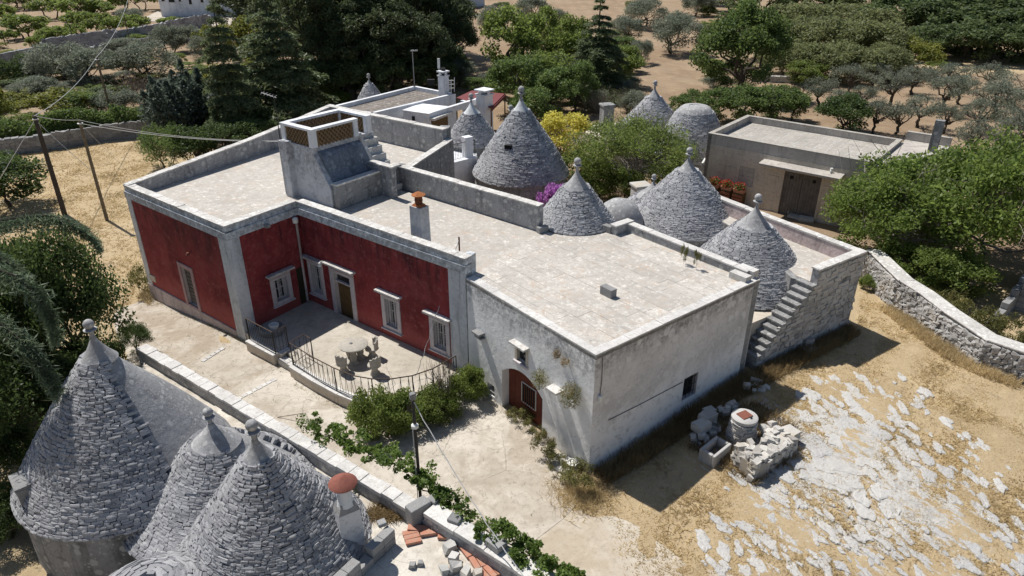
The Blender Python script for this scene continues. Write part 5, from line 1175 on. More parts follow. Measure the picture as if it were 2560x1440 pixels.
def low_wall(p, q, wd, h_):
    a, b = gat(*p), gat(*q); f_ = Fac(a[:2], b[:2], 0, 1, su); z0_ = wz - .1; X = np.array([*f_.e, 0]); Yn = np.array([*f_.n, 0]); Zv = np.array([0, 0, 1.])
    MB().bar(a, b, wd - .1, z0_, wz + h_ - .12, off=wd / 2).build('core', MAT['rubble'], su)
    rs.extend(plane_stones(f_, 0, f_.L, z0_, wz + h_ - .05, .26, .17, lambda u, z: True, rr_, .24, .05, 2)); u = 0.
    while u < f_.L:
        d = .0; st_ = rr_.uniform(.16, .3)
        while d < wd:
            s2 = rr_.uniform(.14, .3); t = rr_.normal(0, .5); X2 = X * math.cos(t) + Yn * math.sin(t); Y2 = Yn * math.cos(t) - X * math.sin(t); k_ = rr_.normal(0, .16); Z2 = Zv * math.cos(k_) + X2 * math.sin(k_); X2 = X2 * math.cos(k_) - Zv * math.sin(k_)
            rs.append((np.array(f_.P(u + st_ / 2, wz + h_ - .1 + rr_.normal(0, .05), -d - s2 / 2)), X2, Y2, Z2, np.array([st_ * 1.05, s2 * 1.05, rr_.uniform(.1, .24)]))); d += s2
        u += st_
low_wall((1828, 1150), (1880, 1205), .55, .55); low_wall((1880, 1205), (1985, 1135), .6, .58); low_wall((1985, 1135), (1925, 1085), .5, .5)
pile([(1735, 1112), (1765, 1090), (1780, 1060)], .35, .35, 30, .2); pile([(1800, 1040), (1835, 1020)], .3, .35, 16, .22); pile([(1855, 985), (1900, 960)], .4, .25, 12, .22); pile([(1830, 1110), (1900, 1120), (1940, 1095)], .6, .12, 70, .15)
lay(rs, 'rubble_stone', MAT['rubble'], su, 300, 'r')
for (px, sz, rz) in (((1962, 1108), (.75, .5, .26), .5), ((1885, 1172), (.5, .45, .4), .9), ((1750, 1088), (.6, .42, .3), .6), ((1765, 1066), (.58, .42, .3), .6), ((1770, 1048), (.4, .3, .2), .5)):
    p = gat(*px); V, Q_ = TPB[int(px[0]) % 8]; o = link('ashlar_block', qmesh('ashlar_block', (V + (0, 0, .5)) * np.array(sz), Q_, MAT['rubble']), su); o.location = p + (0, 0, .25) - wloc(su); o.rotation_euler = (0, 0, rz)
# hollowed stone trough
tq = gat(1785, 1142); tr_ = thing('stone_trough', tq, 'hollowed stone trough in the shade beside the well', 'trough'); rzt = .75
ex = np.array([math.cos(rzt), math.sin(rzt)]); ey = np.array([-ex[1], ex[0]])
def tpt(x, y): return tuple(tq[:2] + ex * x + ey * y)
m = MB()
for x0, x1, y0, y1 in ((-.5, .5, -.3, -.19), (-.5, .5, .19, .3), (-.5, -.38, -.19, .19), (.38, .5, -.19, .19)): m.prism([tpt(x0, y0), tpt(x1, y0), tpt(x1, y1), tpt(x0, y1)], tq[2] - .1, tq[2] + .45)
m.build('rim', MAT['wall_stone'], tr_, bevel=.03)
m = MB(); m.prism([tpt(-.4, -.2), tpt(.4, -.2), tpt(.4, .2), tpt(-.4, .2)], tq[2] - .1, tq[2] + .12); m.build('bottom', MAT['rough_grey'], tr_)
# flat stones and a bucket lid by the barn corner
for px, sz, lb in (((1400, 1160), (.75, .5, .14), 'flat pale stone slab lying by the barn wall foot'), ((1412, 1175), (.5, .36, .12), 'smaller flat stone between slab and bucket at the barn')):
    p = gat(*px); m = MB(); m.box((p[0], p[1], p[2] + sz[2] / 2), sz, .9); solo(m, 'flat_stone', MAT['coping'], lb, 'stone', bevel=.03)
p = gat(1432, 1172); m = MB(); m.lathe(p, [(.16, 0), (.19, .26), (.2, .28), (.18, .28), (.16, .24), (.02, .23)], 18); solo(m, 'bucket', MAT['white_plastic'], 'white plastic bucket by the barn corner weeds', 'bucket', smooth=True)

# ------------------------------------------------------------------ limestone outcrop in the yard: flat ledges flush with the straw
def ledges():
    r = np.random.default_rng(33); n_done = 0; tries = 0; placed = []
    dirv = np.array([.62, -.785])                      # strike of the beds
    while n_done < 280 and tries < 6000:
        tries += 1
        px = r.uniform(1740, 2560); py = r.uniform(940, 1440)
        # the outcrop fans out: nothing left of its edge, and thinner towards the wall
        edge = 1480 + (1440 - py) * .0 if py > 1440 else 1560 + (1440 - py) * .75
        lim_r = 2150 + (py - 940) * 1.1
        if px < edge + 90 or px > lim_r + 120: continue
        if r.random() > .35 + .65 * math.exp(-((px - 2090) / 330) ** 2): continue
        core = math.exp(-((px - 2080) / 170) ** 2 - ((py - 1120) / 110) ** 2)
        p = gat(px, py); L = r.uniform(.16, .7) * (1 + .8 * core); W2 = L * r.uniform(.35, .65) * (1 + .4 * core)
        if core < .2: L *= .9; W2 *= .8
        if any((p[0] - q[0]) ** 2 + (p[1] - q[1]) ** 2 < ((.5 - .12 * core) * (L * .6 + q[2] * .6)) ** 2 for q in placed): continue
        if inpoly(p[0], p[1], [BA + (0, -.4), BB + (.6, -.2), BD, BC]): continue
        if np.hypot(p[0] - wc[0], p[1] - wc[1]) < 1.5: continue
        placed.append((p[0], p[1], L)); pd = gat(px + 44 + r.normal(0, 10), py + 52) - p; ang = math.atan2(pd[1], pd[0]) + r.normal(0, .15)
        k = int(r.integers(15, 22)); vs = []; ph = r.uniform(0, 6.28, 4); am = r.uniform(.04, .16, 4)
        for i in range(k):
            t = 2 * math.pi * i / k + r.normal(0, .05); q = 1 + sum(am[j] * math.sin((j + 2) * t + ph[j]) for j in range(4)) + r.normal(0, .05)
            x, y = L * .6 * q * math.cos(t), W2 * .66 * q * math.sin(t); vs.append((x * math.cos(ang) - y * math.sin(ang), x * math.sin(ang) + y * math.cos(ang)))
        zt_ = r.uniform(.018, .038); tl_ = r.normal(0, .012, 2); V = []
        for (x, y) in vs: V.append((x * 1.1, y * 1.1, -.1))
        for (x, y) in vs: V.append((x, y, zt_ * .45 + x * tl_[0] + y * tl_[1]))
        for (x, y) in vs: V.append((x * .8 + r.normal(0, .012), y * .8 + r.normal(0, .012), zt_ + r.normal(0, .006)))
        V.append((0, 0, zt_ + r.normal(0, .008))); F_ = []
        for i in range(k):
            j = (i + 1) % k; F_ += [(i, j, k + j, k + i), (k + i, k + j, 2 * k + j, 2 * k + i), (2 * k + i, 2 * k + j, 3 * k)]
        me = bpy.data.meshes.new('limestone_ledge'); me.from_pydata(V, [], F_); o = link('limestone_ledge', me, GROUND, MAT['limestone']); o.location = (p[0], p[1], p[2] + .0); n_done += 1
ledges()

# ------------------------------------------------------------------ white house behind
wh = thing('white_house', (*at(1000, 270, 3.6)[:2], .3), 'white house with a brown paved flat roof behind the farmhouse', 'house')
WZ = 3.9
H0, H1, H2, H3 = at(818, 268, WZ)[:2], at(930, 283, WZ)[:2], at(1139, 234, WZ)[:2], at(1036, 214, WZ)[:2]
hpw = [H0, H1, H2, H3]
MB().prism(inset(hpw, .05), 0, WZ - .35).build('wall', MAT['clean_white'], wh)
for i in range(4):
    a, b = hpw[i], hpw[(i + 1) % 4]; MB().bar(a, b, .28, 0, WZ, off=.14).build('parapet', MAT['clean_white'], wh)
awh = math.atan2(*(H2 - H1)[::-1])
slabs(inset(hpw, .3), WZ - .3, (2.6, .55), awh, MAT['pavers_dark'], wh, 'roof_slab', .02, .01, seed=12)
# kiosk over the stair: flat white box, little tiled awning and brown door
K = [at(p[0], p[1], 3.75)[:2] for p in ((1008, 275), (1072, 284), (1119, 266), (1052, 259))]
MB().prism(K, 0, 3.68).build('stair_kiosk', MAT['clean_white'], wh); MB().prism(inset(K, -.06), 3.68, 3.76).build('kiosk_roof', MAT['clean_white'], wh, bevel=.01)
fk = Fac(K[1], K[2], 0, 3.7, wh)
fkl = fk.L
for k in range(6): fk.trim('awning_tile', MAT['coping'], .02 + k * fkl / 6, .02 + (k + .95) * fkl / 6, 3.25 - .0, 3.42, .45, -.02, .01)
fk.trim('brown_door', MAT['wood_door'], .25, fkl - .15, 1.2, 3.2, .06); fk.trim('door_frame', MAT['clean_white'], fkl - .14, fkl, 1.2, 3.25, .1)
u, v = .5, 2.9
KF = Fac(K[0], K[1], 0, 3.7, wh)
for uu in (.8, 1.8): KF.trim('wall_vent', MAT['dark_hole'] if uu < 1 else MAT['white_plastic'], uu, uu + .22, 3.1, 3.4, .08)
# beam from kiosk to chimney, white terrace block with rail
MB().bar(at(1072, 282, 3.75)[:2], at(1195, 245, 3.75)[:2], .3, 3.3, 3.75).build('parapet_beam', MAT['clean_white'], wh)
MB().bar(at(1119, 408, 3.0)[:2], at(1190, 390, 3.0)[:2], .3, 0, 3.0).build('terrace_wall', MAT['clean_white'], wh)
MB().prism([at(1119, 406, 2.95)[:2], at(1190, 390, 2.95)[:2], at(1200, 352, 2.95)[:2], at(1128, 360, 2.95)[:2]], 0, 2.96).build('terrace_floor', MAT['clean_white'], wh)
q_ = at(1168, 395, 3.0); MB().box((q_[0], q_[1] + .4, 3.6), (.55, .5, 1.3), .6).build('gate_pier', MAT['clean_white'], wh, bevel=.01)
railing('railing', 'thin dark railing on the white terrace by the garden trullo', [(1121, 405), (1188, 388)], 3.0, 1.0, 0)
def chimney(px, z0, px_top, wd, label, mat='clean_white', pots=None):
    p = at(*px, z0)[:2]; zt_ = hz(p, *px_top); t = thing('chimney', (*p, z0), label, 'chimney'); chimney_box(t, p, wd, wd, z0 - 3, zt_ - .5, awh, mat, .98)
    for s1 in (-1, 1):
        for s2 in (-1, 1): MB().box((p[0] + s1 * wd * .36, p[1] + s2 * wd * .36, zt_ - .38), (wd * .22, wd * .22, .26), 0).build('cap_pillar', MAT[mat], t)
    MB().box((*p, zt_ - .52), (wd * 1.15, wd * 1.15, .08), awh).build('cap_base', MAT[mat], t); MB().box((*p, zt_ - .2), (wd * 1.2, wd * 1.2, .12), awh).build('cap_slab', MAT[mat], t, bevel=.02); return t
chimney((1212, 295), 2.4, (1210, 218), .95, 'tall white chimney with open slab cap beside the maroon roof')
chimney((1175, 262), 3.0, (1176, 246), .9, 'squat white chimney behind the white tipped trullo')
chimney((1110, 238), 3.7, (1110, 172), .62, 'slim white chimney with a black pot on the white house')
q_ = aty(1108, 180, at(1110, 238, 3.7)[1]); m = MB(); m.lathe((q_[0], q_[1], q_[2] - .2), [(.12, 0), (.13, .3), (.2, .4), (.18, .5)], 10); solo(m, 'chimney_pot', MAT['iron'], 'black metal pot on the slim white chimney', 'pot', smooth=True)
m = MB(); q_ = at(1100, 232, 3.8); m.tube([q_, q_ + (0, 0, 2.6)], .03, 5); m.box(q_ + (0, 0, 2.3), (.2, .12, .75)); solo(m, 'radio_antenna', MAT['white_plastic'], 'white panel antenna mast next to the slim chimney', 'antenna')
for k, px in enumerate(((1112, 235), (1120, 230))): q_ = at(*px, 3.9); m = MB(); m.tube([q_, q_ + (.1, 0, 1.0)], .03, 5); m.tube([q_ + (.5, .1, 0), q_ + (.55, .1, 1.1)], .03, 5); [m.tube([q_ + (0, 0, z), q_ + (.5, .1, z)], .025, 4) for z in (.3, .6, .9)]; solo(m, 'garden_chair', MAT['white_plastic'], ['white ladder backed chair beside the slim chimney', 'white plastic chair behind the slim chimney'][k], 'chair')
m = MB(); q_ = at(1078, 212, 3.9); m.box(q_ + (0, 0, .2), (.6, .3, .5)); solo(m, 'water_tank', MAT['iron'], 'small dark tank on the far edge of the white house', 'tank')
# maroon roofed shed
mr = [at(p[0], p[1], 3.4)[:2] for p in ((1141, 244), (1228, 268), (1262, 234), (1180, 226))]; ms_ = thing('maroon_shed', (*mr[0], .3), 'open shed with a flat maroon metal roof', 'shed')
MB().prism(mr, 3.32, 3.4).build('roof', MAT['maroon_sheet'], ms_); 
for p in mr: MB().tube([(*p, .2), (*p, 3.35)], .06, 6).build('post', MAT['wood_door'], ms_)
MB().prism([mr[1], mr[2], mr[2] + (.1, .1), mr[1] + (.1, .1)], 3.1, 3.32).build('fascia', MAT['maroon_sheet'], ms_)
# street lamp behind, antenna on the roof corner
p = gat(1044, 250); p = at(1038, 246, 1.0); t = thing('street_lamp', (p[0], p[1], .3), 'grey street lamp against the dark pines', 'street lamp'); zt_ = hz(p, 1026, 128)
MB().tube([(p[0], p[1], .3), (p[0], p[1], zt_)], .05, 6).build('pole', MAT['wire'], t); MB().box((p[0] + .15, p[1], zt_ + .05), (.7, .25, .12), .3).build('lamp_head', MAT['wire'], t, bevel=.03)
q_ = np.array((*tp(W_ - .1, -.2), 7.4)); t = thing('tv_antenna', q_, 'thin television antenna mast on the stair tower corner', 'antenna')
MB().tube([q_, q_ + (0, 0, 2.0)], .022, 5).build('mast', MAT['iron'], t); MB().tube([q_ + (-.55, .1, 2.05), q_ + (.1, 0, 1.85)], .02, 4).build('boom', MAT['wire'], t)
for k in range(5): MB().tube([q_ + (-.5 + k * .13, -.15, 2.03 - k * .04), q_ + (-.5 + k * .13, .35, 2.03 - k * .04)], .008, 4).build('element', MAT['wire'], t)

# ------------------------------------------------------------------ stone post in the garden, utility poles and wires
q_ = aty(1602, 470, 38); m = MB(); m.box((q_[0], q_[1], 1.6), (.85, .8, 2.6), .3); m.box((q_[0], q_[1], 2.95), (1.0, .95, .15), .3); solo(m, 'garden_pier', MAT['pale_stone'], 'square whitewashed stone pier among the garden shrubs', 'pier', bevel=.03)
q_ = aty(1518, 265, 52); m = MB(); m.box((q_[0], q_[1], 2.2), (.8, .8, 4), .3); m.box((q_[0], q_[1], 4.25), (.95, .95, .15), .3); solo(m, 'chimney', MAT['rough_grey'], 'plain grey chimney stack behind the garden shrubs', 'chimney', bevel=.03)
m = MB(); a = aty(1480, 300, 50); b = aty(1640, 285, 53); m.bar(a, b, 4, .2, 2.6); solo(m, 'low_house', MAT['tan_wall'], 'low flat roofed house half hidden by garden shrubs', 'house')
poles = {}
for i, (b, t_, lb, mt) in enumerate((((162, 537), (80, 290), 'thick dark wooden utility pole with stay wires by the drive', 'pole_dark'), ((268, 551), (197, 300), 'pale slim utility pole beside the thick dark one', 'pole_wood'), ((290, 332), (249, 142), 'weathered utility pole rising behind the hedge', 'pole_wood'), ((187, 112), (170, 62), 'short dark post in the far orchard', 'pole_dark'), ((16, 118), (0, 78), 'dark post at the edge of the far orchard', 'pole_dark'), ((330, 125), (305, 40), 'thin pole before the far stone wall', 'pole_wood'), ((862, 250), (853, 175), 'grey metal pole before the dark pines', 'wire'))):
    p = gat(*b); zt_ = hz(p, *t_); t = thing('utility_pole', p, lb, 'pole'); poles[i] = np.array([p[0], p[1], zt_])
    r_ = (.16, .11, .11, .09, .09, .08, .05)[i]; MB().tube([p - (0, 0, .3), (p[0], p[1], zt_)], r_, 10, r_ * .75).build('shaft', MAT[mt], t, True)
    if i < 3: MB().lathe((p[0], p[1], zt_ - .25), [(.05, 0), (.16, .02), (.16, .07), (.05, .1)], 10).build('insulator', MAT['white_plastic'], t, True)
P_0, P_1, P_2 = poles[0], poles[1], poles[2]
wire('overhead_cable', P_0, P_1 , .1, 'cable between the dark pole and the pale pole', .012)
wire('overhead_cable', P_1, np.array((*f1.P(f1.L * .0, 0)[:2], 5.2)) + (5.6, 6.4, .4), .35, 'cable from the pale pole to the farmhouse parapet', .012, 20)
wire('overhead_cable', P_1 - (0, 0, .2), np.array((*f1.P(f1.L * .0, 0)[:2], 5.2)) + (5.6, 6.6, .3), .3, 'lower cable from the pale pole to the farmhouse parapet', .015, 20)
wire('overhead_cable', P_0, P_2, .45, 'bright cable from the dark pole up to the hedge pole', .022, 16)
wire('overhead_cable', P_2, aty(322, -10, P_2[1] + 45), .7, 'bright cable running from the hedge pole over the fields', .026, 16)
wire('stay_wire', P_0 - (0, 0, .3), P_1 - (0, 0, 3.2), .05, 'stay wire from the dark pole down to the pale pole', .018, 8)
wire('stay_wire', P_0 - (0, 0, .2), P_0 + (-4.0, -2.0, -5.6), .02, 'stay wire from the dark pole to the ground', .018, 8)
wire('stay_wire', P_1 - (0, 0, .2), gat(360, 470), .02, 'thin stay wire from the pale pole to the straw', .012, 8)
q_ = at(1149, 637, 4.54) + (0, 0, .7); wire('overhead_cable', q_, at(1040, 940, .6), .15, 'twisted pale cable hanging from the roof stake to the terrace', .014, 24, 'wire', .03)

# ------------------------------------------------------------------ field walls and far houses
def rubble_wall(path, h_, th, label, sw, chh, indiv, mat='wall_stone', both=False, name='field_wall'):
    P_ = [gat(*p) for p in path]; t = thing(name, P_[0], label, 'wall'); out = []; r = np.random.default_rng(int(path[0][1]))
    for i in range(len(P_) - 1):
        a, b = P_[i], P_[i + 1]; MB().bar(a, b, th, -.6, a[2] + h_ - .1, -.6, b[2] + h_ - .1, off=th / 2).build('core', MAT['rough_grey'], t); f_ = Fac(a[:2], b[:2], 0, 2, t)
        out += plane_stones(f_, 0, f_.L, min(a[2], b[2]), max(a[2], b[2]) + h_, sw, chh, lambda u, z: True, r, .3, .06, 1)
        u = 0.
        while u < f_.L:                                        # capping stones
            ww = sw * r.uniform(.7, 1.5); out.append((np.array(f_.P(u + ww / 2, b[2] + h_ - .05 + r.normal(0, .05), -th / 2)), np.array([*f_.e, 0]), np.array([*f_.n, 0]), np.array([0, 0, 1.]), np.array([ww, th * 1.1, .25]))); u += ww
    lay(out, 'wall_stone', MAT[mat], t, indiv, False, False)
rubble_wall([(-120, 412), (0, 392), (130, 375), (260, 355), (400, 338)], 1.15, .6, 'low field wall under the ivy hedge along the straw field', .42, .26, 120, 'block_grey')  # darker stone stands in for the shadow and ivy on this wall
rubble_wall([(-60, 192), (120, 152), (300, 112), (420, 88), (530, 66)], 1.7, .7, 'long dry stone wall crossing the far orchard slope', .7, .4, 200, 'roof_stone')
rubble_wall([(240, 148), (330, 126), (420, 108), (520, 92)], 1.1, .7, 'second lower dry stone wall before the long one', .7, .4, 100, 'roof_stone')
rubble_wall([(1880, 205), (2000, 208), (2040, 196)], .6, .6, 'low tumbled wall at the orchard edge', .6, .3, 40)
def far_house(p0, p1, dep_, h_, label, wins):
    a, b = gat(*p0)[:2], gat(*p1)[:2]; t = thing('far_house', (*a, .3), label, 'house'); f_ = Fac(a, b, -.3, h_, t); e_ = f_.e; n_ = -f_.n
    MB().prism([a + n_ * .2, b + n_ * .2, b + n_ * dep_, a + n_ * dep_], -.3, h_ - .02).build('core', MAT['clean_white'], t)
    hs = [(u0 * f_.L, u1 * f_.L, v0, v1) for u0, u1, v0, v1 in wins]; f_.wall(hs, MAT['clean_white'], .18)
    for h_0 in hs: f_.trim('pane', MAT['window_glass'], *h_0, -.13, -.17, 0); f_.trim('sill', MAT['coping'], h_0[0] - .1, h_0[1] + .1, h_0[2] - .1, h_0[2], .1)
    MB().prism(inset([a, b, b + n_ * dep_, a + n_ * dep_], -.15), h_ - .02, h_ + .2).build('roof', MAT['coping'], t); return t
far_house((405, 42), (648, 38), 9, 7.5, 'long white two storey house at the edge of the far orchard', [(.03, .06, 3.2, 4.1), (.1, .16, 3.0, 4.3), (.2, .225, 3.1, 4.0), (.3, .33, 2.6, 3.6), (.42, .45, 2.9, 4.3), (.7, .75, 2.9, 4.2)])
far_house((1085, 28), (1212, 14), 8, 6, 'small white house beyond the pine wood', [(.1, .2, 2.2, 3.6), (.6, .7, 2.2, 3.6)])
q_ = drape('far_yard', [gat(*p)[:2] for p in ((350, 50), (395, 28), (420, 44), (650, 42), (560, 66), (420, 58))], .03, MAT['courtyard'], 30)
# ------------------------------------------------------------------ vegetation
def leafquads(P_, ln, wd, r, flat=0., up=None):
    """one small diamond-shaped leaf (or spray) at every point"""
    n = len(P_); a = r.normal(size=(n, 3)); a[:, 2] *= (1 - flat)
    if up is not None: a = a * .6 + up
    a /= np.linalg.norm(a, axis=1, keepdims=True) + 1e-9
    b = np.cross(a, r.normal(size=(n, 3)) * np.array([1 - flat * .7, 1 - flat * .7, 1])); b /= np.linalg.norm(b, axis=1, keepdims=True) + 1e-9
    l = ln * r.uniform(.6, 1.3, (n, 1)) / 2; w_ = wd * r.uniform(.6, 1.3, (n, 1)) / 2
    V = np.stack([P_ - a * l, P_ + b * w_ - a * l * .1, P_ + a * l, P_ - b * w_ - a * l * .1], 1).reshape(-1, 3)
    return V, np.arange(4 * n).reshape(-1, 4)
def inball(n, r): d = r.normal(size=(n, 3)); d /= np.linalg.norm(d, axis=1, keepdims=True); return d * r.random((n, 1)) ** (1 / 2.2)
def limb(mb, p, q, r0, r1, r, n=4, bend=.12):
    p = np.array(p, float); q = np.array(q, float); L = np.linalg.norm(q - p); pts = [p + (q - p) * k / n + (r.normal(0, bend * L / n, 3) if 0 < k < n else 0) for k in range(n + 1)]
    mb.tube(pts, r0, 5, r1); return pts
PROTO = {}
def proto(kind, var):
    """(crown mesh, trunk mesh, height, radius) for one variant of a kind of tree; built once, shared by its copies"""
    if (kind, var) in PROTO: return PROTO[(kind, var)]
    r = np.random.default_rng(hash(kind) % 1000 if False else sum(map(ord, kind)) * 31 + var); tr = MB(); cr = []
    p = KINDS[kind]; Ht, R = p['H'], p['R']; typ = p.get('typ', 'round')
    if typ == 'round':
        nc = p['clumps']; zc = Ht * p.get('zc', .6); cz = Ht - zc; low = p.get('low', .5); cs = []
        for k in range(nc):
            d = r.normal(size=3); d[2] = abs(d[2]) * 1.0 if r.random() < .72 else d[2]; d /= np.linalg.norm(d); f = r.uniform(.5, .9) ** .7
            c = np.array([d[0] * R * f, d[1] * R * f, zc + d[2] * (cz if d[2] > 0 else (zc * low)) * f]); cs.append((c, R * p.get('cr', .3) * r.uniform(.6, 1.25)))
        per = p['n'] // nc
        for c, rad in cs:
            m_ = int(per * (rad / (R * p.get('cr', .3))) ** 1.5); pt = inball(m_, r) * rad * np.array([1, 1, .8]) + c; cr.append(pt)
        stems = p.get('stems', 1); th = Ht * p.get('trunk', .3); order = sorted(cs, key=lambda q: -q[0][2])
        for s_ in range(stems):
            a0 = r.uniform(0, 6.28); b0 = np.array([math.cos(a0), math.sin(a0), 0]) * (.18 * R * (stems > 1)); top = np.array([r.normal(0, .1 * R), r.normal(0, .1 * R), th]) + b0 * 1.8
            r0 = p.get('r0', .14) / (1 if stems == 1 else 1.6); limb(tr, b0 - (0, 0, .2), top, r0, r0 * .7, r, 4, .25)
            for c, rad in [cs[i] for i in r.choice(len(cs), min(len(cs), p.get('limbs', 6)), replace=False)]:
                pts = limb(tr, top, c, r0 * .55, r0 * .12, r, 5, .25)
                for j in range(p.get('twigs', 0)):
                    b = pts[r.integers(2, 6)]; e = b + r.normal(0, .28 * R, 3) + (0, 0, .15 * R); limb(tr, b, e, r0 * .18, r0 * .05, r, 3, .3)
        P_ = np.concatenate(cr); P_ = P_[P_[:, 2] > .03 * Ht]
        V, Q_ = leafquads(P_, p['leaf'][0], p['leaf'][1], r)
    elif typ == 'cedar':
        limb(tr, (0, 0, -.2), (r.normal(0, .1), r.normal(0, .1), Ht), .2, .03, r, 8, .03); Vs = []; n_lv = p['layers']; tot = 0; Qs = []
        for k in range(n_lv):
            t = (k + r.random() * .5) / n_lv; z = Ht * (.1 + .88 * t); rad = R * (1 - t) ** .75 * r.uniform(.65, 1.2) + .15; nb = max(4, int(9 * (1 - t) + 4)); a0 = r.uniform(0, 6)
            for b in range(nb):
                an = a0 + b * 6.283 / nb + r.normal(0, .18); L = rad * r.uniform(.7, 1.1); d = np.array([math.cos(an), math.sin(an), 0]); dr = p['droop']; rise = p.get('rise', .12)
                m_ = int(p['n'] * L / R); s_ = r.random(m_) ** .65; lat = r.normal(0, 1, m_) * (.10 + .2 * np.sin(np.pi * np.clip(s_, 0, 1)) ) * L * .62
                x = np.outer(s_ * L, d) + np.outer(lat, [-d[1], d[0], 0]); zz = z + rise * L * s_ * 2 - dr * L * s_ ** 2 - np.abs(lat) * .22 - r.random(m_) ** 2 * p.get('hang', .25)
                pt = x + np.stack([np.zeros(m_), np.zeros(m_), zz], 1); dirn = d * .5 + np.array([0, 0, -.35])
                v, q = leafquads(pt, p['leaf'][0], p['leaf'][1], r, .3, dirn); Vs.append(v); Qs.append(q + tot); tot += len(v)
                if L > .6: limb(tr, (0, 0, z), d * L * .8 + np.array([0, 0, z + rise * L * 1.5 - dr * L * .6]), .035, .012, r, 3, .03)
        V = np.concatenate(Vs); Q_ = np.concatenate(Qs)
    elif typ == 'column':
        Vs = []
        for k in range(p['tips']):
            an = r.uniform(0, 6.28); f = r.random() ** .5 * .62; c = np.array([math.cos(an) * R * f, math.sin(an) * R * f, 0]); h_ = Ht * (1 - .55 * f) * r.uniform(.75, 1.05); m_ = p['n'] // p['tips']
            s_ = r.random(m_); rad = R * .34 * np.sin(np.pi * (.12 + .85 * s_)) * (1 - .35 * s_); a_ = r.uniform(0, 6.28, m_); q = rad * np.sqrt(r.random(m_))
            Vs.append(np.stack([c[0] + q * np.cos(a_) + s_ * c[0] * .35, c[1] + q * np.sin(a_) + s_ * c[1] * .35, .25 + s_ * (h_ - .25)], 1)); limb(tr, c * .2, c + np.array([0, 0, h_ * .7]), .07, .02, r)
        V, Q_ = leafquads(np.concatenate(Vs), p['leaf'][0], p['leaf'][1], r, 0, np.array([0, 0, .9]))
    elif typ == 'twigs':
        for k in range(p['n']):
            an = r.uniform(0, 6.28); d = np.array([math.cos(an) * r.uniform(.2, 1) * R, math.sin(an) * r.uniform(.2, 1) * R, Ht * r.uniform(.5, 1)]); pts = limb(tr, (0, 0, 0), d, .035, .008, r, 5, .2)
            for j in range(3): b = pts[r.integers(2, 5)]; limb(tr, b, b + r.normal(0, .3, 3) * R * .6 + (0, 0, .2 * Ht), .014, .004, r, 3, .2)
        V, Q_ = leafquads(inball(p.get('lv', 80), r) * np.array([R, R, Ht * .3]) + (0, 0, Ht * .65), .12, .05, r)
    elif typ == 'palm':
        P_ = []; Vs = []; Qs = []; tot = 0
        for k in range(p['n']):
            an = r.uniform(0, 6.28); el = r.uniform(-.2, 1.4); d = np.array([math.cos(an) * math.cos(el), math.sin(an) * math.cos(el), math.sin(el)]); L = R * r.uniform(.7, 1.1); s_ = np.array([-d[1], d[0], 0]) / (math.hypot(d[0], d[1]) + 1e-6) * .05; b = np.array([0, 0, Ht - R * .8]); m_ = b + d * L * .6; e = b + d * L - np.array([0, 0, .18 * L])
            Vs.append(np.array([b - s_ * .6, b + s_ * .6, m_ + s_, m_ - s_, m_ - s_, m_ + s_, e + s_ * .1, e - s_ * .1])); Qs.append(np.array([[0, 1, 2, 3], [4, 5, 6, 7]]) + tot); tot += 8
        limb(tr, (0, 0, 0), (0, 0, Ht - R * .8), .12, .1, r); V = np.concatenate(Vs); Q_ = np.concatenate(Qs)
    me = qmesh(kind + '_crown', V, Q_, MAT[p['mat']])
    tm = bpy.data.meshes.new(kind + '_trunk'); tm.from_pydata(tr.v, [], tr.f); tm.materials.append(MAT[p.get('bark', 'bark')])
    PROTO[(kind, var)] = (me, tm, Ht, R); return PROTO[(kind, var)]
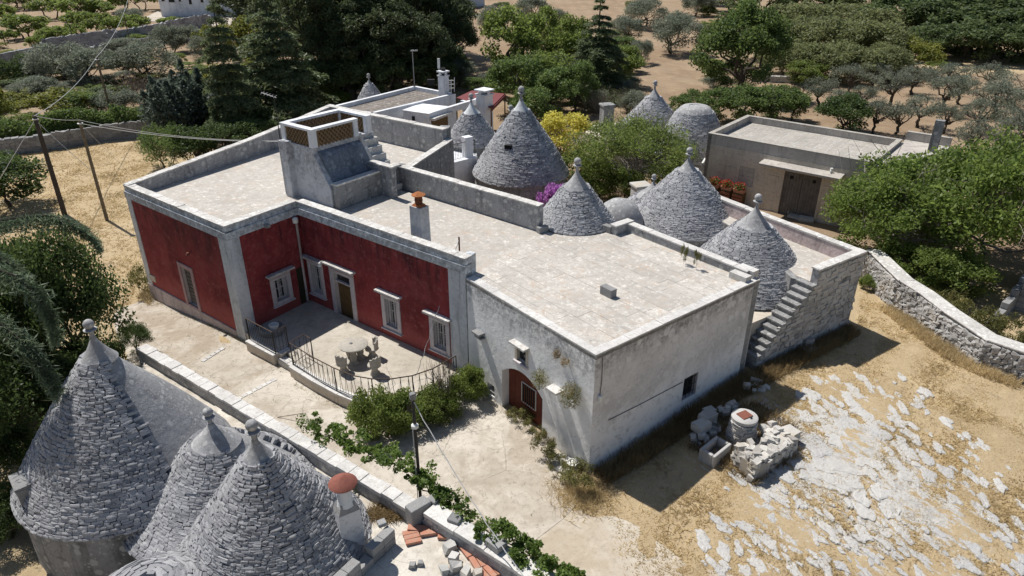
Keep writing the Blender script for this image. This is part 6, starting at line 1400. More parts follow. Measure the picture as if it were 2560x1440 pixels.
KINDS = {
 'olive': dict(H=4.4, R=2.6, clumps=44, n=9500, leaf=(.26, .09), mat='leaf_olive', zc=.5, cr=.32, stems=2, trunk=.2, r0=.2, limbs=5, low=.9),
 'pruned_olive': dict(H=3.0, R=1.7, clumps=16, n=2300, leaf=(.2, .06), mat='leaf_olive', zc=.62, cr=.34, stems=1, trunk=.32, r0=.17, limbs=9, twigs=3, low=.25, bark='bark'),
 'broad': dict(H=5.0, R=2.4, clumps=42, n=7000, leaf=(.24, .15), mat='leaf_broad', zc=.5, cr=.3, trunk=.3, low=.85),
 'bright': dict(H=5.0, R=2.4, clumps=40, n=6500, leaf=(.24, .15), mat='leaf_bright', zc=.5, cr=.3, trunk=.3, low=.85),
 'dark': dict(H=4.0, R=2.2, clumps=46, n=8000, leaf=(.22, .13), mat='leaf_dark', zc=.45, cr=.32, trunk=.2, low=1.0),
 'yellowish': dict(H=3.6, R=1.9, clumps=26, n=3600, leaf=(.22, .13), mat='leaf_yellow', zc=.5, cr=.3, trunk=.25, low=.85),
 'orchard': dict(H=3.4, R=2.1, clumps=26, n=3600, leaf=(.28, .18), mat='leaf_bright', zc=.58, cr=.3, trunk=.32, low=.4, limbs=6, stems=2),
 'scrub': dict(H=5.2, R=3.6, clumps=60, n=8500, leaf=(.32, .16), mat='leaf_scrub', zc=.45, cr=.24, trunk=.2, low=.95),
 'wood': dict(H=7.0, R=3.6, clumps=55, n=8500, leaf=(.36, .2), mat='leaf_wood', zc=.5, cr=.26, trunk=.2, low=.95),
 'pine': dict(H=12, R=4.0, clumps=70, n=14000, leaf=(.42, .14), mat='leaf_pine', zc=.5, cr=.26, trunk=.35, low=.98, r0=.26, limbs=10),
 'pine_bush': dict(H=3.4, R=2.4, clumps=36, n=6000, leaf=(.3, .06), mat='leaf_broad', zc=.5, cr=.3, stems=3, trunk=.3, low=.8, r0=.1),
 'cedar': dict(typ='cedar', H=11, R=3.6, layers=13, n=330, leaf=(.36, .12), mat='leaf_cedar', droop=.42, hang=.3),
 'blue_cypress': dict(typ='column', H=6.0, R=2.6, tips=26, n=16000, leaf=(.30, .11), mat='leaf_blue'),
 'dead': dict(typ='twigs', H=2.6, R=1.7, n=34, mat='grass_tan', bark='twig', lv=60),
 'twiggy': dict(typ='twigs', H=3.4, R=2.6, n=40, mat='leaf_scrub', bark='bark_pale', lv=900),
 'carob': dict(H=8, R=4, clumps=90, n=20000, leaf=(.28, .17), mat='leaf_broad', zc=.5, cr=.24, trunk=.2, low=.95, r0=.3),
 'palm': dict(typ='palm', H=2.6, R=1.3, n=60, mat='palm'),
 'feathery': dict(H=4.8, R=3.1, clumps=60, n=15000, leaf=(.2, .06), mat='leaf_bright', zc=.55, cr=.27, stems=3, trunk=.3, low=.7, limbs=9, twigs=4, bark='bark_pale', r0=.12),
 'walnut': dict(H=5.6, R=3.6, clumps=66, n=15000, leaf=(.2, .11), mat='leaf_walnut', zc=.5, cr=.22, stems=2, trunk=.25, low=1.0, limbs=14, twigs=4, bark='bark_pale', r0=.17),
 'laurel': dict(H=5.0, R=2.4, clumps=60, n=17000, leaf=(.14, .075), mat='leaf_dark', zc=.45, cr=.26, trunk=.2, low=.9),
 'shrub': dict(H=1.2, R=.95, clumps=30, n=9000, leaf=(.085, .05), mat='leaf_bright', zc=.4, cr=.34, trunk=.2, low=.95, r0=.03, stems=3),
 'weed': dict(H=.6, R=.4, clumps=10, n=900, leaf=(.13, .02), mat='weed', zc=.5, cr=.4, trunk=.1, low=.9, r0=.01),
 'flower_shrub': dict(H=1.6, R=1.2, clumps=16, n=1800, leaf=(.16, .12), mat='flower_purple', zc=.6, cr=.3, trunk=.2, low=.4, r0=.03),
 'acacia': dict(H=4.6, R=1.9, clumps=32, n=6000, leaf=(.2, .11), mat='flower_yellow', zc=.6, cr=.3, trunk=.3, low=.5, r0=.09, bark='bark_pale', limbs=10, twigs=2),
}
NV = {'olive': 4, 'pruned_olive': 5, 'broad': 4, 'bright': 4, 'dark': 3, 'scrub': 4, 'wood': 3, 'pine': 3, 'cedar': 3, 'orchard': 4}
_cnt = {}
NAMES = {'olive': 'olive_tree', 'pruned_olive': 'olive_tree', 'broad': 'leafy_tree', 'bright': 'leafy_tree', 'dark': 'leafy_tree', 'yellowish': 'leafy_tree', 'orchard': 'fruit_tree', 'scrub': 'scrub_tree', 'wood': 'woodland_tree', 'pine': 'pine_tree', 'pine_bush': 'umbrella_pine', 'cedar': 'cedar_tree', 'blue_cypress': 'cypress_tree', 'dead': 'dead_shrub', 'twiggy': 'bare_shrub', 'palm': 'yucca', 'feathery': 'garden_tree', 'walnut': 'walnut_tree', 'laurel': 'laurel_tree', 'shrub': 'shrub', 'weed': 'weed', 'flower_shrub': 'flowering_shrub', 'acacia': 'acacia_tree', 'carob': 'carob_tree'}
CATS = {'shrub': 'shrub', 'weed': 'weed', 'dead': 'shrub', 'twiggy': 'shrub', 'palm': 'yucca', 'flower_shrub': 'shrub'}
def plant(kind, p, h_, rad, label, group=None, name=None, cat=None):
    k = _cnt.get(kind, 0); _cnt[kind] = k + 1; me, tm, H0_, R0_ = proto(kind, k % NV.get(kind, 2))
    t = thing(name or NAMES[kind], p, label, cat or CATS.get(kind, 'tree'), group)
    rz = RND.uniform(0, 6.28); sc = (rad / R0_, rad / R0_, h_ / H0_)
    for nm, m in (('crown', me), ('trunk', tm)):
        o = link(nm, m, t); o.scale = sc; o.rotation_euler = (0, 0, rz)
    return t
def T(kind, b, topy, wpx, label, group=None, **kw):
    p = gat(*b); h_ = max(.4, hz(p, b[0] + (b[0] - 1280) * (b[1] - topy) / (4173 - b[1]) * 1.0, topy) - p[2]); dist = math.sqrt(p[0] ** 2 + p[1] ** 2 + (CAMH - p[2]) ** 2); rad = wpx / 2 * dist / F
    return plant(kind, p, h_ * 1.02, rad, label, group, **kw)
def many(kind, lst, label, group, **kw):
    for (bx, by, ty, wp) in lst: T(kind, (bx, by), ty, wp, label, group, **kw)
def ground_cover():
    r = np.random.default_rng(90)
    for k in range(85):
        px, py = r.uniform(-20, 660), r.uniform(95, 330)
        if py > 300 - px * .1 and px < 420: continue
        T(['olive', 'dark', 'yellowish', 'bright'][int(r.integers(0, 4))], (px, py), py - r.uniform(.10, .2) * (py * .55 + 60), r.uniform(40, 85) * (py / 250 + .3), 'low bush filling the gaps between the olive trees', 'low bushes among the olives', name='bush', cat='bush')
    for k in range(64):
        px, py = r.uniform(1180, 1800), r.uniform(20, 240)
        if 1100 < px < 1260 and 30 < py < 230: continue
        if 1590 < px < 1760 and py > 40: continue
        T(['olive', 'bright', 'broad', 'scrub'][int(r.integers(0, 4))], (px, py), py - r.uniform(.15, .3) * (py * .5 + 70), r.uniform(50, 100) * (py / 250 + .35), 'bushy green thicket tree on the slope behind the gardens', 'thicket trees behind the gardens', name='thicket_tree')
ground_cover()
# far left orchard and olives
many('orchard', [(70, 98, 38, 95), (28, 108, 72, 45), (148, 120, 66, 70), (95, 128, 92, 45), (215, 82, 30, 80), (262, 92, 35, 75), (330, 88, 38, 80), (200, 48, -5, 90), (255, 45, 8, 70), (130, 45, -10, 80), (60, 25, -30, 80), (300, 30, -20, 90), (10, 60, 10, 60), (360, 25, -30, 70), (190, 104, 60, 50), (430, 75, 45, 65)], 'small green fruit tree in the dry orchard behind the field wall', 'fruit trees of the far orchard')
T('olive', (165, 205), 108, 125, 'broad dark olive tree beside the ivy covered wall')
T('olive', (245, 222), 120, 120, 'silvery round olive tree behind the weathered hedge pole')
T('olive', (378, 200), 102, 135, 'wide flat olive tree in front of the second field wall')
T('olive', (102, 252), 195, 92, 'low silver olive tree in the brown field behind the poles')
T('olive', (300, 290), 225, 105, 'grey olive tree just behind the ivy hedge')
many('olive', [(312, 135, 95, 75), (425, 135, 62, 65), (475, 130, 68, 80), (40, 20, -30, 60), (330, 60, 20, 60), (510, 150, 90, 60)], 'grey olive tree near the long dry stone wall', 'olives along the long stone wall')
T('yellowish', (150, 305), 222, 135, 'yellow green fig tree behind the ivy hedge')
T('broad', (215, 300), 228, 95, 'green bushy tree between the fig and the grey olive')
T('bright', (55, 335), 282, 90, 'bright bush at the left end of the ivy hedge')
T('yellowish', (5, 350), 212, 85, 'yellow green tree beside the stay wire')
T('dark', (15, 520), 392, 170, 'dark leafy tree beside the thick utility pole')
T('dead', (345, 255), 178, 110, 'leafless twiggy shrub in front of the olive trees')
T('blue_cypress', (485, 335), 140, 215, 'blue grey many tipped cypress by the straw field')
T('cedar', (592, 345), -6, 175, 'slim cedar behind the blue cypress')
T('cedar', (706, 300), -30, 270, 'tall broad cedar beside the dark pine wood')
T('pine_bush', (425, 418), 315, 110, 'fresh green needle bush at the farmhouse side wall')
T('dark', (485, 412), 318, 110, 'dark leafy bush behind the farmhouse side wall')
many('dark', [(560, 395, 310, 110), (630, 372, 300, 100), (655, 330, 265, 80), (560, 330, 270, 90), (680, 350, 300, 70)], 'dark shrub in the shade below the cedars', 'shrubs under the cedars')
many('bright', [(755, 285, 225, 75), (812, 262, 212, 85), (850, 265, 225, 55)], 'light feathery green shrub before the dark pines', 'feathery shrubs before the pines')
many('palm', [(890, 245, 205, 50), (930, 240, 212, 46)], 'spiky yucca beside the tiny trullo', 'yuccas by the tiny trullo')
# pine wood
many('pine', [(770, 205, -60, 170), (1140, 190, 20, 110), (1060, 235, 20, 150), (985, 240, 0, 170), (910, 245, 0, 170), (845, 250, 10, 150), (815, 245, -95, 190), (880, 225, -120, 200), (950, 222, -110, 190), (1020, 205, -120, 200), (1085, 185, -110, 190), (1125, 160, -40, 130), (850, 180, -140, 200), (930, 165, -150, 210), (1010, 150, -150, 210), (1075, 135, -120, 190), (790, 170, -120, 180), (1100, 215, 60, 110), (740, 150, -120, 180), (680, 120, -110, 170), (620, 110, -60, 130)], 'tall dark pine of the dense wood behind the white house', 'pines of the dark wood')
many('wood', [(800, 262, 150, 130), (870, 255, 140, 130), (950, 250, 130, 140), (1025, 240, 120, 140), (1085, 235, 130, 110), (1120, 215, 110, 100)], 'dark undergrowth bush at the foot of the pine wood', 'undergrowth of the pine wood')
many('yellowish', [(620, 150, 40, 110), (660, 190, 100, 90), (560, 240, 160, 90), (655, 240, 150, 90), (540, 130, 60, 80)], 'light green tree showing between the cedars', 'light trees between the cedars')
T('olive', (1152, 220), 150, 75, 'grey green olive tree beside the slim white chimney')
many('olive', [(1240, 85, 14, 85), (1390, 70, 22, 60), (1240, 225, 178, 95), (1330, 50, -5, 80), (1600, 160, 100, 60), (1560, 110, 40, 90)], 'grey olive tree among the bright garden trees', 'olives behind the garden trees')
many('bright', [(1285, 200, 8, 165), (1420, 200, 42, 125), (1355, 150, 20, 100), (1560, 215, 110, 95), (1370, 260, 120, 130)], 'tall bright green tree behind the garden trullo', 'bright trees behind the garden trullo')
many('broad', [(1300, 285, 135, 150), (1380, 295, 170, 130), (1440, 280, 150, 110), (1250, 245, 170, 80), (1330, 320, 215, 110)], 'dense green tree close behind the big garden trullo', 'dense trees close behind the garden trullo')
T('cedar', (1490, 240), -15, 200, 'cedar with spreading low branches behind the garden')
many('olive', [(1615, 70, -5, 110), (1690, 135, 38, 130), (1745, 40, -20, 80), (1560, 250, 200, 70)], 'large olive tree with a dark trunk in the brown field', 'field olives behind the garden')
many('twiggy', [(1500, 285, 215, 120), (1570, 280, 220, 110)], 'pale twiggy grey shrub before the cedar', 'grey shrubs before the cedar')
many('olive', [(1480, 275, 225, 90), (1590, 285, 232, 90)], 'low silver grey bush beside the plain chimney stack', 'silver bushes by the plain chimney')
# garden inside the farm
T('feathery', (1565, 495), 300, 290, 'feathery green garden tree with bare upper twigs between the trulli')
T('twiggy', (1580, 470), 262, 220, 'bare pale twigs rising out of the garden tree')
T('feathery', (1700, 440), 335, 110, 'yellowish feathery shrub beside the blunt trullo')
T('acacia', (1408, 440), 282, 150, 'yellow flowering acacia leaning over the garden trullo')
many('bright', [(1440, 470, 385, 110), (1500, 500, 400, 110), (1560, 510, 420, 100), (1660, 480, 380, 90)], 'leafy green shrub in the trullo garden', 'shrubs of the trullo garden')
many('bright', [(1310, 520, 462, 80), (1352, 515, 470, 70)], 'light green shrub peeping over the roof parapet', 'shrubs behind the roof parapet')
for px, lb in (((1378, 450), 'purple flowering bush left of the small roof trullo'), ((1412, 442), 'second purple bush beside the yellow acacia')): q = aty(px[0], px[1] + 6, 37.6); plant('flower_shrub', (q[0], 37.6, .4), q[2] - .75, .75, lb)
# right: big trees, hedge, orchard
T('carob', (1838, 240), 8, 205, 'large dense round carob tree in the brown field')
T('pine_bush', (1842, 228), 150, 125, 'low umbrella shaped pine in front of the carob')
many('broad', [(1735, 285, 225, 90), (1790, 305, 222, 100), (1850, 308, 215, 120), (1925, 300, 212, 120), (1975, 300, 225, 80), (1700, 300, 240, 70)], 'green hedge tree behind the blunt trullo', 'hedge trees behind the garage')
T('dark', (2105, 330), 240, 125, 'dense dark bush against the back of the garage')
many('scrub', [(1930, 150, 50, 150), (2010, 150, 40, 170), (2090, 165, 45, 180), (2170, 180, 60, 170), (1960, 190, 100, 140), (2050, 200, 105, 150), (2130, 205, 110, 150), (2200, 200, 115, 130), (1990, 100, 5, 170), (2100, 95, 5, 180), (2200, 120, 20, 170)], 'olive green scrub tree in the thicket above the orchard', 'scrub thicket above the orchard')
many('wood', [(1900, 60, -60, 170), (1990, 50, -70, 180), (2080, 45, -80, 180), (2170, 60, -70, 190), (2260, 110, -40, 190), (2350, 130, -20, 190), (2440, 140, -10, 200), (2530, 145, 0, 190), (2300, 60, -80, 200), (2400, 70, -70, 200), (2500, 80, -70, 200), (2600, 150, -20, 200), (2290, 150, 60, 130), (2400, 155, 50, 140), (2480, 158, 60, 130), (2560, 160, 55, 120), (2680, 120, -60, 200), (1820, 30, -60, 150), (1760, 10, -70, 130)], 'dark woodland tree at the far edge of the pale field', 'woodland beyond the pale field')
T('yellowish', (2275, 190), 98, 110, 'yellow green young tree at the orchard corner')
many('bright', [(2212, 195, 152, 70), (2010, 212, 150, 95), (2340, 180, 150, 45)], 'bright green bush at the orchard edge', 'bushes along the orchard edge')
many('pruned_olive', [(2045, 268, 190, 75), (2120, 232, 165, 80), (2178, 218, 158, 70), (2222, 262, 180, 85), (2278, 238, 165, 80), (2290, 318, 235, 85), (2350, 282, 190, 95), (2375, 225, 160, 75), (2432, 335, 248, 80), (2482, 300, 205, 110), (2525, 262, 185, 100), (2180, 335, 250, 75), (2395, 262, 190, 70), (2535, 385, 290, 110), (2465, 225, 160, 75), (2005, 262, 205, 60), (2560, 320, 235, 90), (2240, 335, 262, 80), (2090, 290, 225, 65), (2420, 400, 300, 85), (2330, 215, 165, 60), (2150, 275, 215, 60), (2510, 345, 270, 80), (2360, 335, 265, 60)], 'gnarled pruned olive tree with bare limbs in the orchard', 'pruned olives of the orchard')
# walnut group on the right
T('walnut', (2310, 640), 385, 380, 'spreading walnut tree with pale limbs beside the garage')
T('walnut', (2480, 690), 335, 330, 'tall walnut tree overhanging the curved dry stone wall')
T('walnut', (2190, 655), 440, 270, 'low leaning walnut at the end of the stair house')
T('walnut', (2600, 640), 380, 260, 'walnut tree behind the stepped block ruin')
many('bright', [(2240, 700, 610, 130), (2310, 730, 620, 130), (2390, 740, 640, 140)], 'leafy undergrowth along the top of the curved wall', 'undergrowth behind the curved wall')
many('weed', [(2330, 790, 725, 90), (2390, 820, 750, 90), (2450, 840, 770, 80), (2360, 770, 715, 80), (2520, 880, 800, 80), (2290, 760, 705, 60)], 'tall dry grass clump behind the curved dry stone wall', 'dry grass behind the curved wall', name='grass_clump')
T('shrub', (2170, 720), 690, 45, 'small green shrub at the corner of the stair house')
# laurel and cedar in front on the left
T('laurel', (205, 960), 565, 250, 'large glossy laurel between the drive and the biggest trullo')
T('laurel', (95, 950), 590, 190, 'tall laurel under the drooping cedar boughs')
T('laurel', (345, 890), 815, 80, 'young laurel at the end of the coped wall')
many('dark', [(150, 1040, 900, 150), (250, 960, 850, 110), (90, 960, 800, 150), (20, 1050, 905, 120), (60, 1180, 1075, 90), (-20, 760, 600, 150), (15, 1320, 1240, 60)], 'shady dark shrub below the cedar', 'shrubs below the cedar')
def cedar_boughs():
    """old cedar rooted outside the picture: trunk, and long drooping boughs with hanging sprays"""
    r = np.random.default_rng(77); base = np.array([-19.8, 18.9, -.4]); t = thing('cedar_tree', base, 'old cedar with long drooping boughs beside the biggest trullo', 'tree'); tr = MB(); limb(tr, base, base + (0.2, .3, 9.5), .38, .12, r, 6, .02)
    paths = [[(-60, 560, 21), (40, 545, 21.2), (110, 532, 21.4), (180, 548, 21.5), (222, 575, 21.5), (245, 612, 21.4)], 
             [(-60, 655, 17), (20, 672, 17), (70, 700, 17), (105, 740, 17), (125, 800, 17), (130, 845, 17)],
             [(-60, 770, 16), (0, 800, 15.8), (50, 845, 15.6), (90, 885, 15.5), (118, 930, 15.4), (138, 975, 15.4)],
             [(-60, 610, 18.5), (-10, 640, 18.5), (30, 660, 18.4), (60, 690, 18.3)]]
    paths = [[aty(*q) for q in p] for p in paths]
    for k in range(9): an = 1.6 + k * .45; paths.append([base + (math.cos(an) * j * .9, math.sin(an) * j * .9, 5.5 + .5 * (k % 4) - .12 * j * j * .5) for j in range(1, 6)])
    for i, path in enumerate(paths):
        s = base + np.array([0.05, .1, path[0][2] + .3]); Vs = []; pp = [s] + path; pts = []; e = path[-1]
        seg = np.cumsum([0] + [np.linalg.norm(pp[j + 1] - pp[j]) for j in range(len(pp) - 1)])
        for k in range(13): t_ = seg[-1] * k / 12; pts.append(np.array([np.interp(t_, seg, [q[c] for q in pp]) for c in range(3)]))
        pts = [(pts[max(j - 1, 0)] + 2 * pts[j] + pts[min(j + 1, 12)]) / 4 if 0 < j < 12 else pts[j] for j in range(13)]
        tr.tube(pts, .07, 5, .015); L = np.linalg.norm(e - s); d = (e - s)[:2] / np.linalg.norm((e - s)[:2]); lat = np.array([-d[1], d[0], 0]); m_ = int(1700 * L / 3)
        u = r.random(m_) ** .8; idx = np.clip((u * 12).astype(int), 0, 11); fr_ = u * 12 - idx; P_ = np.array(pts); c = P_[idx] * (1 - fr_)[:, None] + P_[idx + 1] * fr_[:, None]
        w_ = r.normal(0, 1, m_) * (.09 + .15 * np.sin(np.pi * np.clip(u, .08, .93))); side = np.outer(w_ * .8, lat) + np.outer(np.abs(w_) * .5, np.array([*d, 0])); c = c + side; c[:, 2] -= np.abs(w_) * .35 + r.random(m_) ** 2.5 * .4
        v, q = leafquads(c, .30, .038, r, .2, np.outer(np.sign(w_) * .35, lat) + np.array([*(d * .45), -.3])); off = wloc(t)
        link('bough', qmesh('bough', v - off, q, MAT['leaf_bough']), t)
    tr.build('trunk', MAT['bark'], t)
cedar_boughs()
for q, lb in (((-18.6, 20.8, -.4), 'shady laurel under the old cedar'), ((-17.6, 17.6, -.2), 'second shady laurel under the old cedar'), ((-14.6, 15.2, -.1), 'low laurel beside the biggest trullo drum'), ((-20.5, 24, -.4), 'tall laurel behind the old cedar')): plant('laurel', q, 5.5 if q[0] < -17 else 2.2, 2.4 if q[0] < -17 else 1.0, lb)
# hedges of ivy on the field walls
def hedge(path, h_, th, n, mat, label, leaf=.2, name='ivy_hedge'):
    r = np.random.default_rng(int(abs(path[0][0])) + n); P_ = [gat(*p) for p in path]; t = thing(name, P_[0], label, 'hedge'); Ps = []
    for i in range(len(P_) - 1):
        a, b = P_[i], P_[i + 1]; m_ = int(n / (len(P_) - 1)); u = r.random(m_); c = a + np.outer(u, b - a); e = (b - a) / np.linalg.norm(b - a); nn = np.array([-e[1], e[0], 0]); bump = .75 + .25 * np.sin(u * np.linalg.norm(b - a) * 1.3 + i) + r.normal(0, .08, m_)
        an = r.uniform(0, 6.28, m_); rad = np.sqrt(r.uniform(.35, 1, m_)); c = c + np.outer(np.cos(an) * rad * th, nn); c[:, 2] += h_ * .55 + np.sin(an) * rad * h_ * .5 * bump; Ps.append(c)
    v, q = leafquads(np.concatenate(Ps) - wloc(t), leaf, leaf * .7, r); link('foliage', qmesh('foliage', v, q, MAT[mat]), t); return t
hedge([(-80, 392), (0, 378), (110, 362)], 2.3, 1.0, 7000, 'leaf_broad', 'ivy hedge at the far end of the straw field wall')
hedge([(120, 362), (190, 350), (290, 338), (400, 322)], 2.5, 1.1, 14000, 'leaf_broad', 'bushy ivy hedge on the field wall behind the pale pole')
hedge([(-60, 215), (60, 205), (140, 190)], 3.0, 1.2, 7000, 'leaf_dark', 'dark ivy mass hanging on the long stone wall')
# vine along the coped wall
def vine(path, label, n, spread=.28, zz=2.35):
    r = np.random.default_rng(int(path[0][0])); P_ = [at(x, y, zz) for x, y in path]; t = thing('grape_vine', P_[0] - (0, 0, zz), label, 'vine'); Ps = []; mb = MB()
    L = [np.linalg.norm(P_[i + 1] - P_[i]) for i in range(len(P_) - 1)]
    for i in range(len(P_) - 1):
        a, b = P_[i], P_[i + 1]; limb(mb, a - (0, 0, .15), b - (0, 0, .15), .02, .018, r, 4, .1)
        nc = max(4, int(L[i] / .045))
        for k in range(nc):
            c = a + (b - a) * (k + r.random()) / nc + np.array([r.normal(0, spread * .5), r.normal(0, spread * .5), r.normal(.0, .12)]); m_ = int(n * L[i] / sum(L) / nc); Ps.append(inball(m_, r) * np.array([.15, .15, .12]) * r.uniform(.5, 1.5) + c)
    v, q = leafquads(np.concatenate(Ps) - wloc(t), .085, .07, r, .3); link('foliage', qmesh('foliage', v, q, MAT['leaf_vine']), t); mb.build('stem', MAT['bark'], t)
vine([(780, 1060), (800, 1078), (870, 1100), (930, 1130), (985, 1150), (1040, 1178), (1080, 1200)], 'leafy grape vine along the coped wall left of the lamp post', 6500, .4)
vine([(1040, 1205), (1075, 1222), (1120, 1238)], 'vine tuft hanging around the foot of the lamp post', 1500, .3)
vine([(895, 1190), (880, 1215)], 'short vine sprig beside the clay chimney hood', 160, .12, 2.0)
vine([(1105, 1245), (1150, 1262), (1180, 1280)], 'vine shoots between the upright block and the courtyard', 900, .25)
vine([(1205, 1310), (1250, 1335), (1300, 1365), (1350, 1400), (1400, 1430), (1450, 1470)], 'long leafy grape vine along the coped wall right of the tufa blocks', 6000, .38)
# shrubs in front of the terrace
T('shrub', (945, 1088), 985, 130, 'round green shrub at the foot of the terrace wall')
T('shrub', (1020, 1065), 990, 130, 'loose shrub climbing over the curved railing')
T('shrub', (1095, 1040), 975, 120, 'brownish shrub between the railing and the barn')
T('shrub', (1165, 1005), 918, 90, 'dark leafy plant in the corner of terrace and barn')
T('shrub', (1190, 985), 950, 70, 'dark rosemary bush against the white barn')
T('dead', (1110, 1030), 880, 90, 'thin bare stems rising above the terrace shrubs')
# weeds on and around the barn
def wallweed(px, f, size, label, mat='weed', n=500):
    r = np.random.default_rng(int(px[0])); u, v = f.uv(px); c = np.array(f.P(u, v, .06)); t = thing('wall_weed', c, label, 'weed'); pt = inball(n, r) * size * np.array([.9, .9, 1.15]); pt[:, 2] -= .1 * size
    pt += np.array([*f.n, 0]) * size * .5; vv, q = leafquads(pt, .15, .018, r, 0, np.array([*(f.n * .3), -.2])); link('foliage', qmesh('foliage', vv, q, MAT[mat]), t)
wallweed((1362, 940), g1, .34, 'hanging dry green weed on the barn wall beside the arched door'); wallweed((1442, 978), g1, .42, 'bushy dry weed high on the barn wall near its corner', n=800); wallweed((1400, 880), g1, .18, 'small rusty weed under the barn roof edge', 'grass_tan', 150); wallweed((1420, 900), g1, .16, 'reddish dry weed tuft beneath the barn rim', 'grass_tan', 120)
T('weed', (1362, 1142), 1085, 60, 'yellow green weed clump between arched door and slab'); T('weed', (1310, 1060), 1030, 60, 'green weeds growing at the sill of the arched door'); T('weed', (1280, 1045), 1025, 40, 'small weed at the jamb of the arched door'); T('weed', (1390, 1175), 1140, 60, 'weeds beside the flat slab at the barn'); T('weed', (1440, 1215), 1165, 90, 'yellowish weeds in front of the white bucket'); T('weed', (1350, 1095), 1065, 45, 'dry weed under the right edge of the arched door')
for px, lb in (((1708, 655), 'tall green weed on the barn kerb beside its twin'), ((1740, 668), 'second tall weed growing on the barn kerb')):
    q_ = at(*px, 4.6); t = plant('weed', q_, .75, .14, lb)
T('weed', (360, 735), 665, 50, 'dry roadside weed at the left corner of the red house')
# red geraniums
for k in range(3):
    u = fg1.uv((1785 + k * 32, 480))[0] + .15; r = np.random.default_rng(k); c = np.array(fg1.P(u, 1.75, .5)); t = thing('geranium', c, 'red geranium spilling over its clay box at the garage', 'flower', 'geraniums on the crates')
    v, q = leafquads(inball(260, r) * (.36, .36, .26), .11, .09, r); link('foliage', qmesh('foliage', v, q, MAT['leaf_broad']), t); v, q = leafquads(inball(170, r) * (.4, .4, .3) + (0, 0, .04), .09, .08, r); link('flowers', qmesh('flowers', v, q, MAT['flower_red']), t)
# dry grass: tufts over the yard, thicker along shaded wall feet and round the rocks
def grass(name, pts, hgt_, wd, mat, seed, lean=.5, per=3):
    r = np.random.default_rng(seed); P_ = np.repeat(np.asarray(pts), per, 0); P_ = P_ + np.stack([r.normal(0, .03, len(P_)), r.normal(0, .03, len(P_)), np.zeros(len(P_))], 1)
    P_[:, 2] = gz(P_[:, 0], P_[:, 1]) - .02 + np.where(P_[:, 0] > 3.5, .0, 0); an = r.uniform(0, 6.28, len(P_)); h_ = hgt_ * r.uniform(.5, 1.3, len(P_)); w_ = wd * r.uniform(.6, 1.3, len(P_))
    s_ = np.stack([np.cos(an), np.sin(an), np.zeros(len(P_))], 1) * w_[:, None] / 2; tip = np.stack([r.normal(0, lean, len(P_)), r.normal(0, lean, len(P_)), np.ones(len(P_))], 1) * h_[:, None]
    V = np.stack([P_ - s_, P_ + s_, P_ + tip + s_ * .15, P_ + tip - s_ * .15], 1).reshape(-1, 3); o = link(name, qmesh(name, V, np.arange(len(V)).reshape(-1, 4), MAT[mat]))
    return tag(o, kind='stuff')
def scatter(poly, n, r, dens=None):
    poly = np.array([p[:2] for p in poly]); lo, hi = poly.min(0), poly.max(0); out = []
    while sum(map(len, out)) < n:
        q = r.uniform(lo, hi, (n, 2)); q = q[inpoly(q[:, 0], q[:, 1], [tuple(p) for p in poly])]
        if dens is not None: q = q[r.random(len(q)) < dens(q[:, 0], q[:, 1])]
        out.append(q)
    q = np.concatenate(out)[:n]; return np.column_stack([q, np.zeros(len(q))])
rg = np.random.default_rng(50)
pn = lambda x, y: np.clip(.5 + .5 * np.sin(x * 1.7 + 2 * np.sin(y * .9)) * np.cos(y * 1.3 + np.sin(x * .7)), .15, 1)
tag(grass('dry_grass', scatter([g(1490, 1200), g(1560, 1440), (5, 9), (14, 9), g(2560, 1440), g(2560, 970), g(2240, 780), g(2150, 720), g(2143, 830), g(1890, 950)], 26000, rg, pn), .07, .035, 'grass_dry', 51, 1.1), 'short dry straw grass covering the yard', 'grass')
tag(grass('wall_grass', np.concatenate([scatter([BA + (.1, -.1), BB + (.1, -.1), BB + (.75, -.75), BA + (.5, -.6)], 2600, rg), scatter([fs.P(0, 0, .05)[:2], fs.P(fs.L, 0, .05)[:2], fs.P(fs.L, 0, .7)[:2], fs.P(0, 0, .9)[:2]], 1800, rg)]), .32, .03, 'grass_tan', 52, .45), 'tall brown grass in the shade of the barn walls', 'grass')
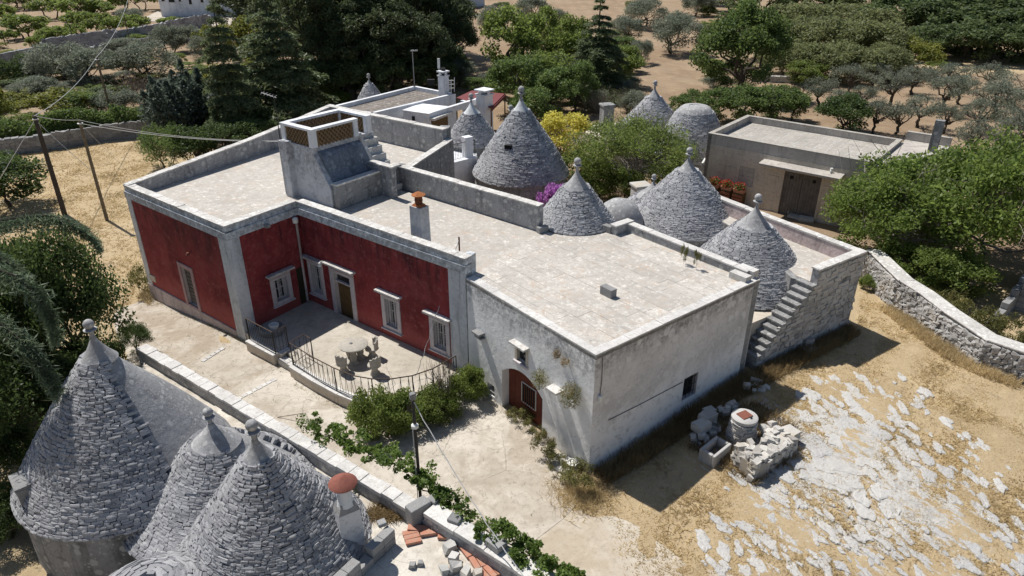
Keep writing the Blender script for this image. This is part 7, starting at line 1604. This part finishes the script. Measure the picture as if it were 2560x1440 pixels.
tag(grass('ruin_grass', scatter([g(1720, 1120), g(1830, 1190), g(1890, 1215), g(2000, 1140), g(1990, 1070), g(1900, 1010), g(1760, 1030)], 1800, rg), .26, .03, 'grass_tan', 53, .6), 'brown grass growing through the well rubble', 'grass')
tag(grass('corner_grass', np.column_stack([g(1455, 1235)[0] + rg.normal(0, .42, 1100), g(1455, 1235)[1] + rg.normal(0, .42, 1100), np.zeros(1100)]), .22, .022, 'grass_dry', 54, .7), 'golden dry grass at the foot of the barn corner', 'grass')
tag(grass('field_straw', scatter([g(-100, 900), g(100, 880), g(330, 760), g(380, 560), g(420, 345), g(200, 365), g(-100, 400)], 15000, rg, pn), .10, .06, 'grass_dry', 55, 1.0), 'dry straw grass on the field behind the poles', 'grass')
tag(grass('wall_foot_grass', np.concatenate([scatter([gat(*p)[:2] for p in ((2195, 770), (2224, 760), (2338, 838), (2440, 908), (2560, 955), (2540, 975), (2420, 930), (2320, 868))], 1500, rg), scatter([gat(*p)[:2] for p in ((370, 725), (385, 735), (375, 765), (345, 745))], 200, rg)]), .3, .03, 'grass_dry', 56, .5), 'dry grass along the foot of the curved wall', 'grass')
litter = np.concatenate([scatter([f1.P(0, 0, .02)[:2], f1.P(f1.L, 0, .02)[:2], f1.P(f1.L, 0, .3)[:2], f1.P(0, 0, .3)[:2]], 160, rg), scatter([at(735, 955, 0)[:2], at(885, 1028, 0)[:2], at(880, 1040, 0)[:2], at(728, 965, 0)[:2]], 120, rg), scatter([g1.P(.3, 0, .02)[:2], g1.P(g1.L, 0, .02)[:2], g1.P(g1.L, 0, .35)[:2], g1.P(.3, 0, .3)[:2]], 260, rg), scatter(yard_poly, 260, rg), scatter(drive_poly, 160, rg)])
tag(grass('wall_base_weeds', litter, .09, .02, 'weed', 58, .9), 'sparse dry weeds in joints and along the courtyard walls', 'grass')
rr2 = np.random.default_rng(60); q2 = scatter([at(900, 1290, RT)[:2], at(985, 1240, RT)[:2], at(1040, 1290, RT)[:2], at(960, 1310, RT)[:2]], 700, rr2); o = grass('roof_grass', q2, .16, .025, 'grass_tan', 57, .8); o.location.z = RT; tag(o, 'brown dead grass on the foreground roof by the chimney', 'grass')
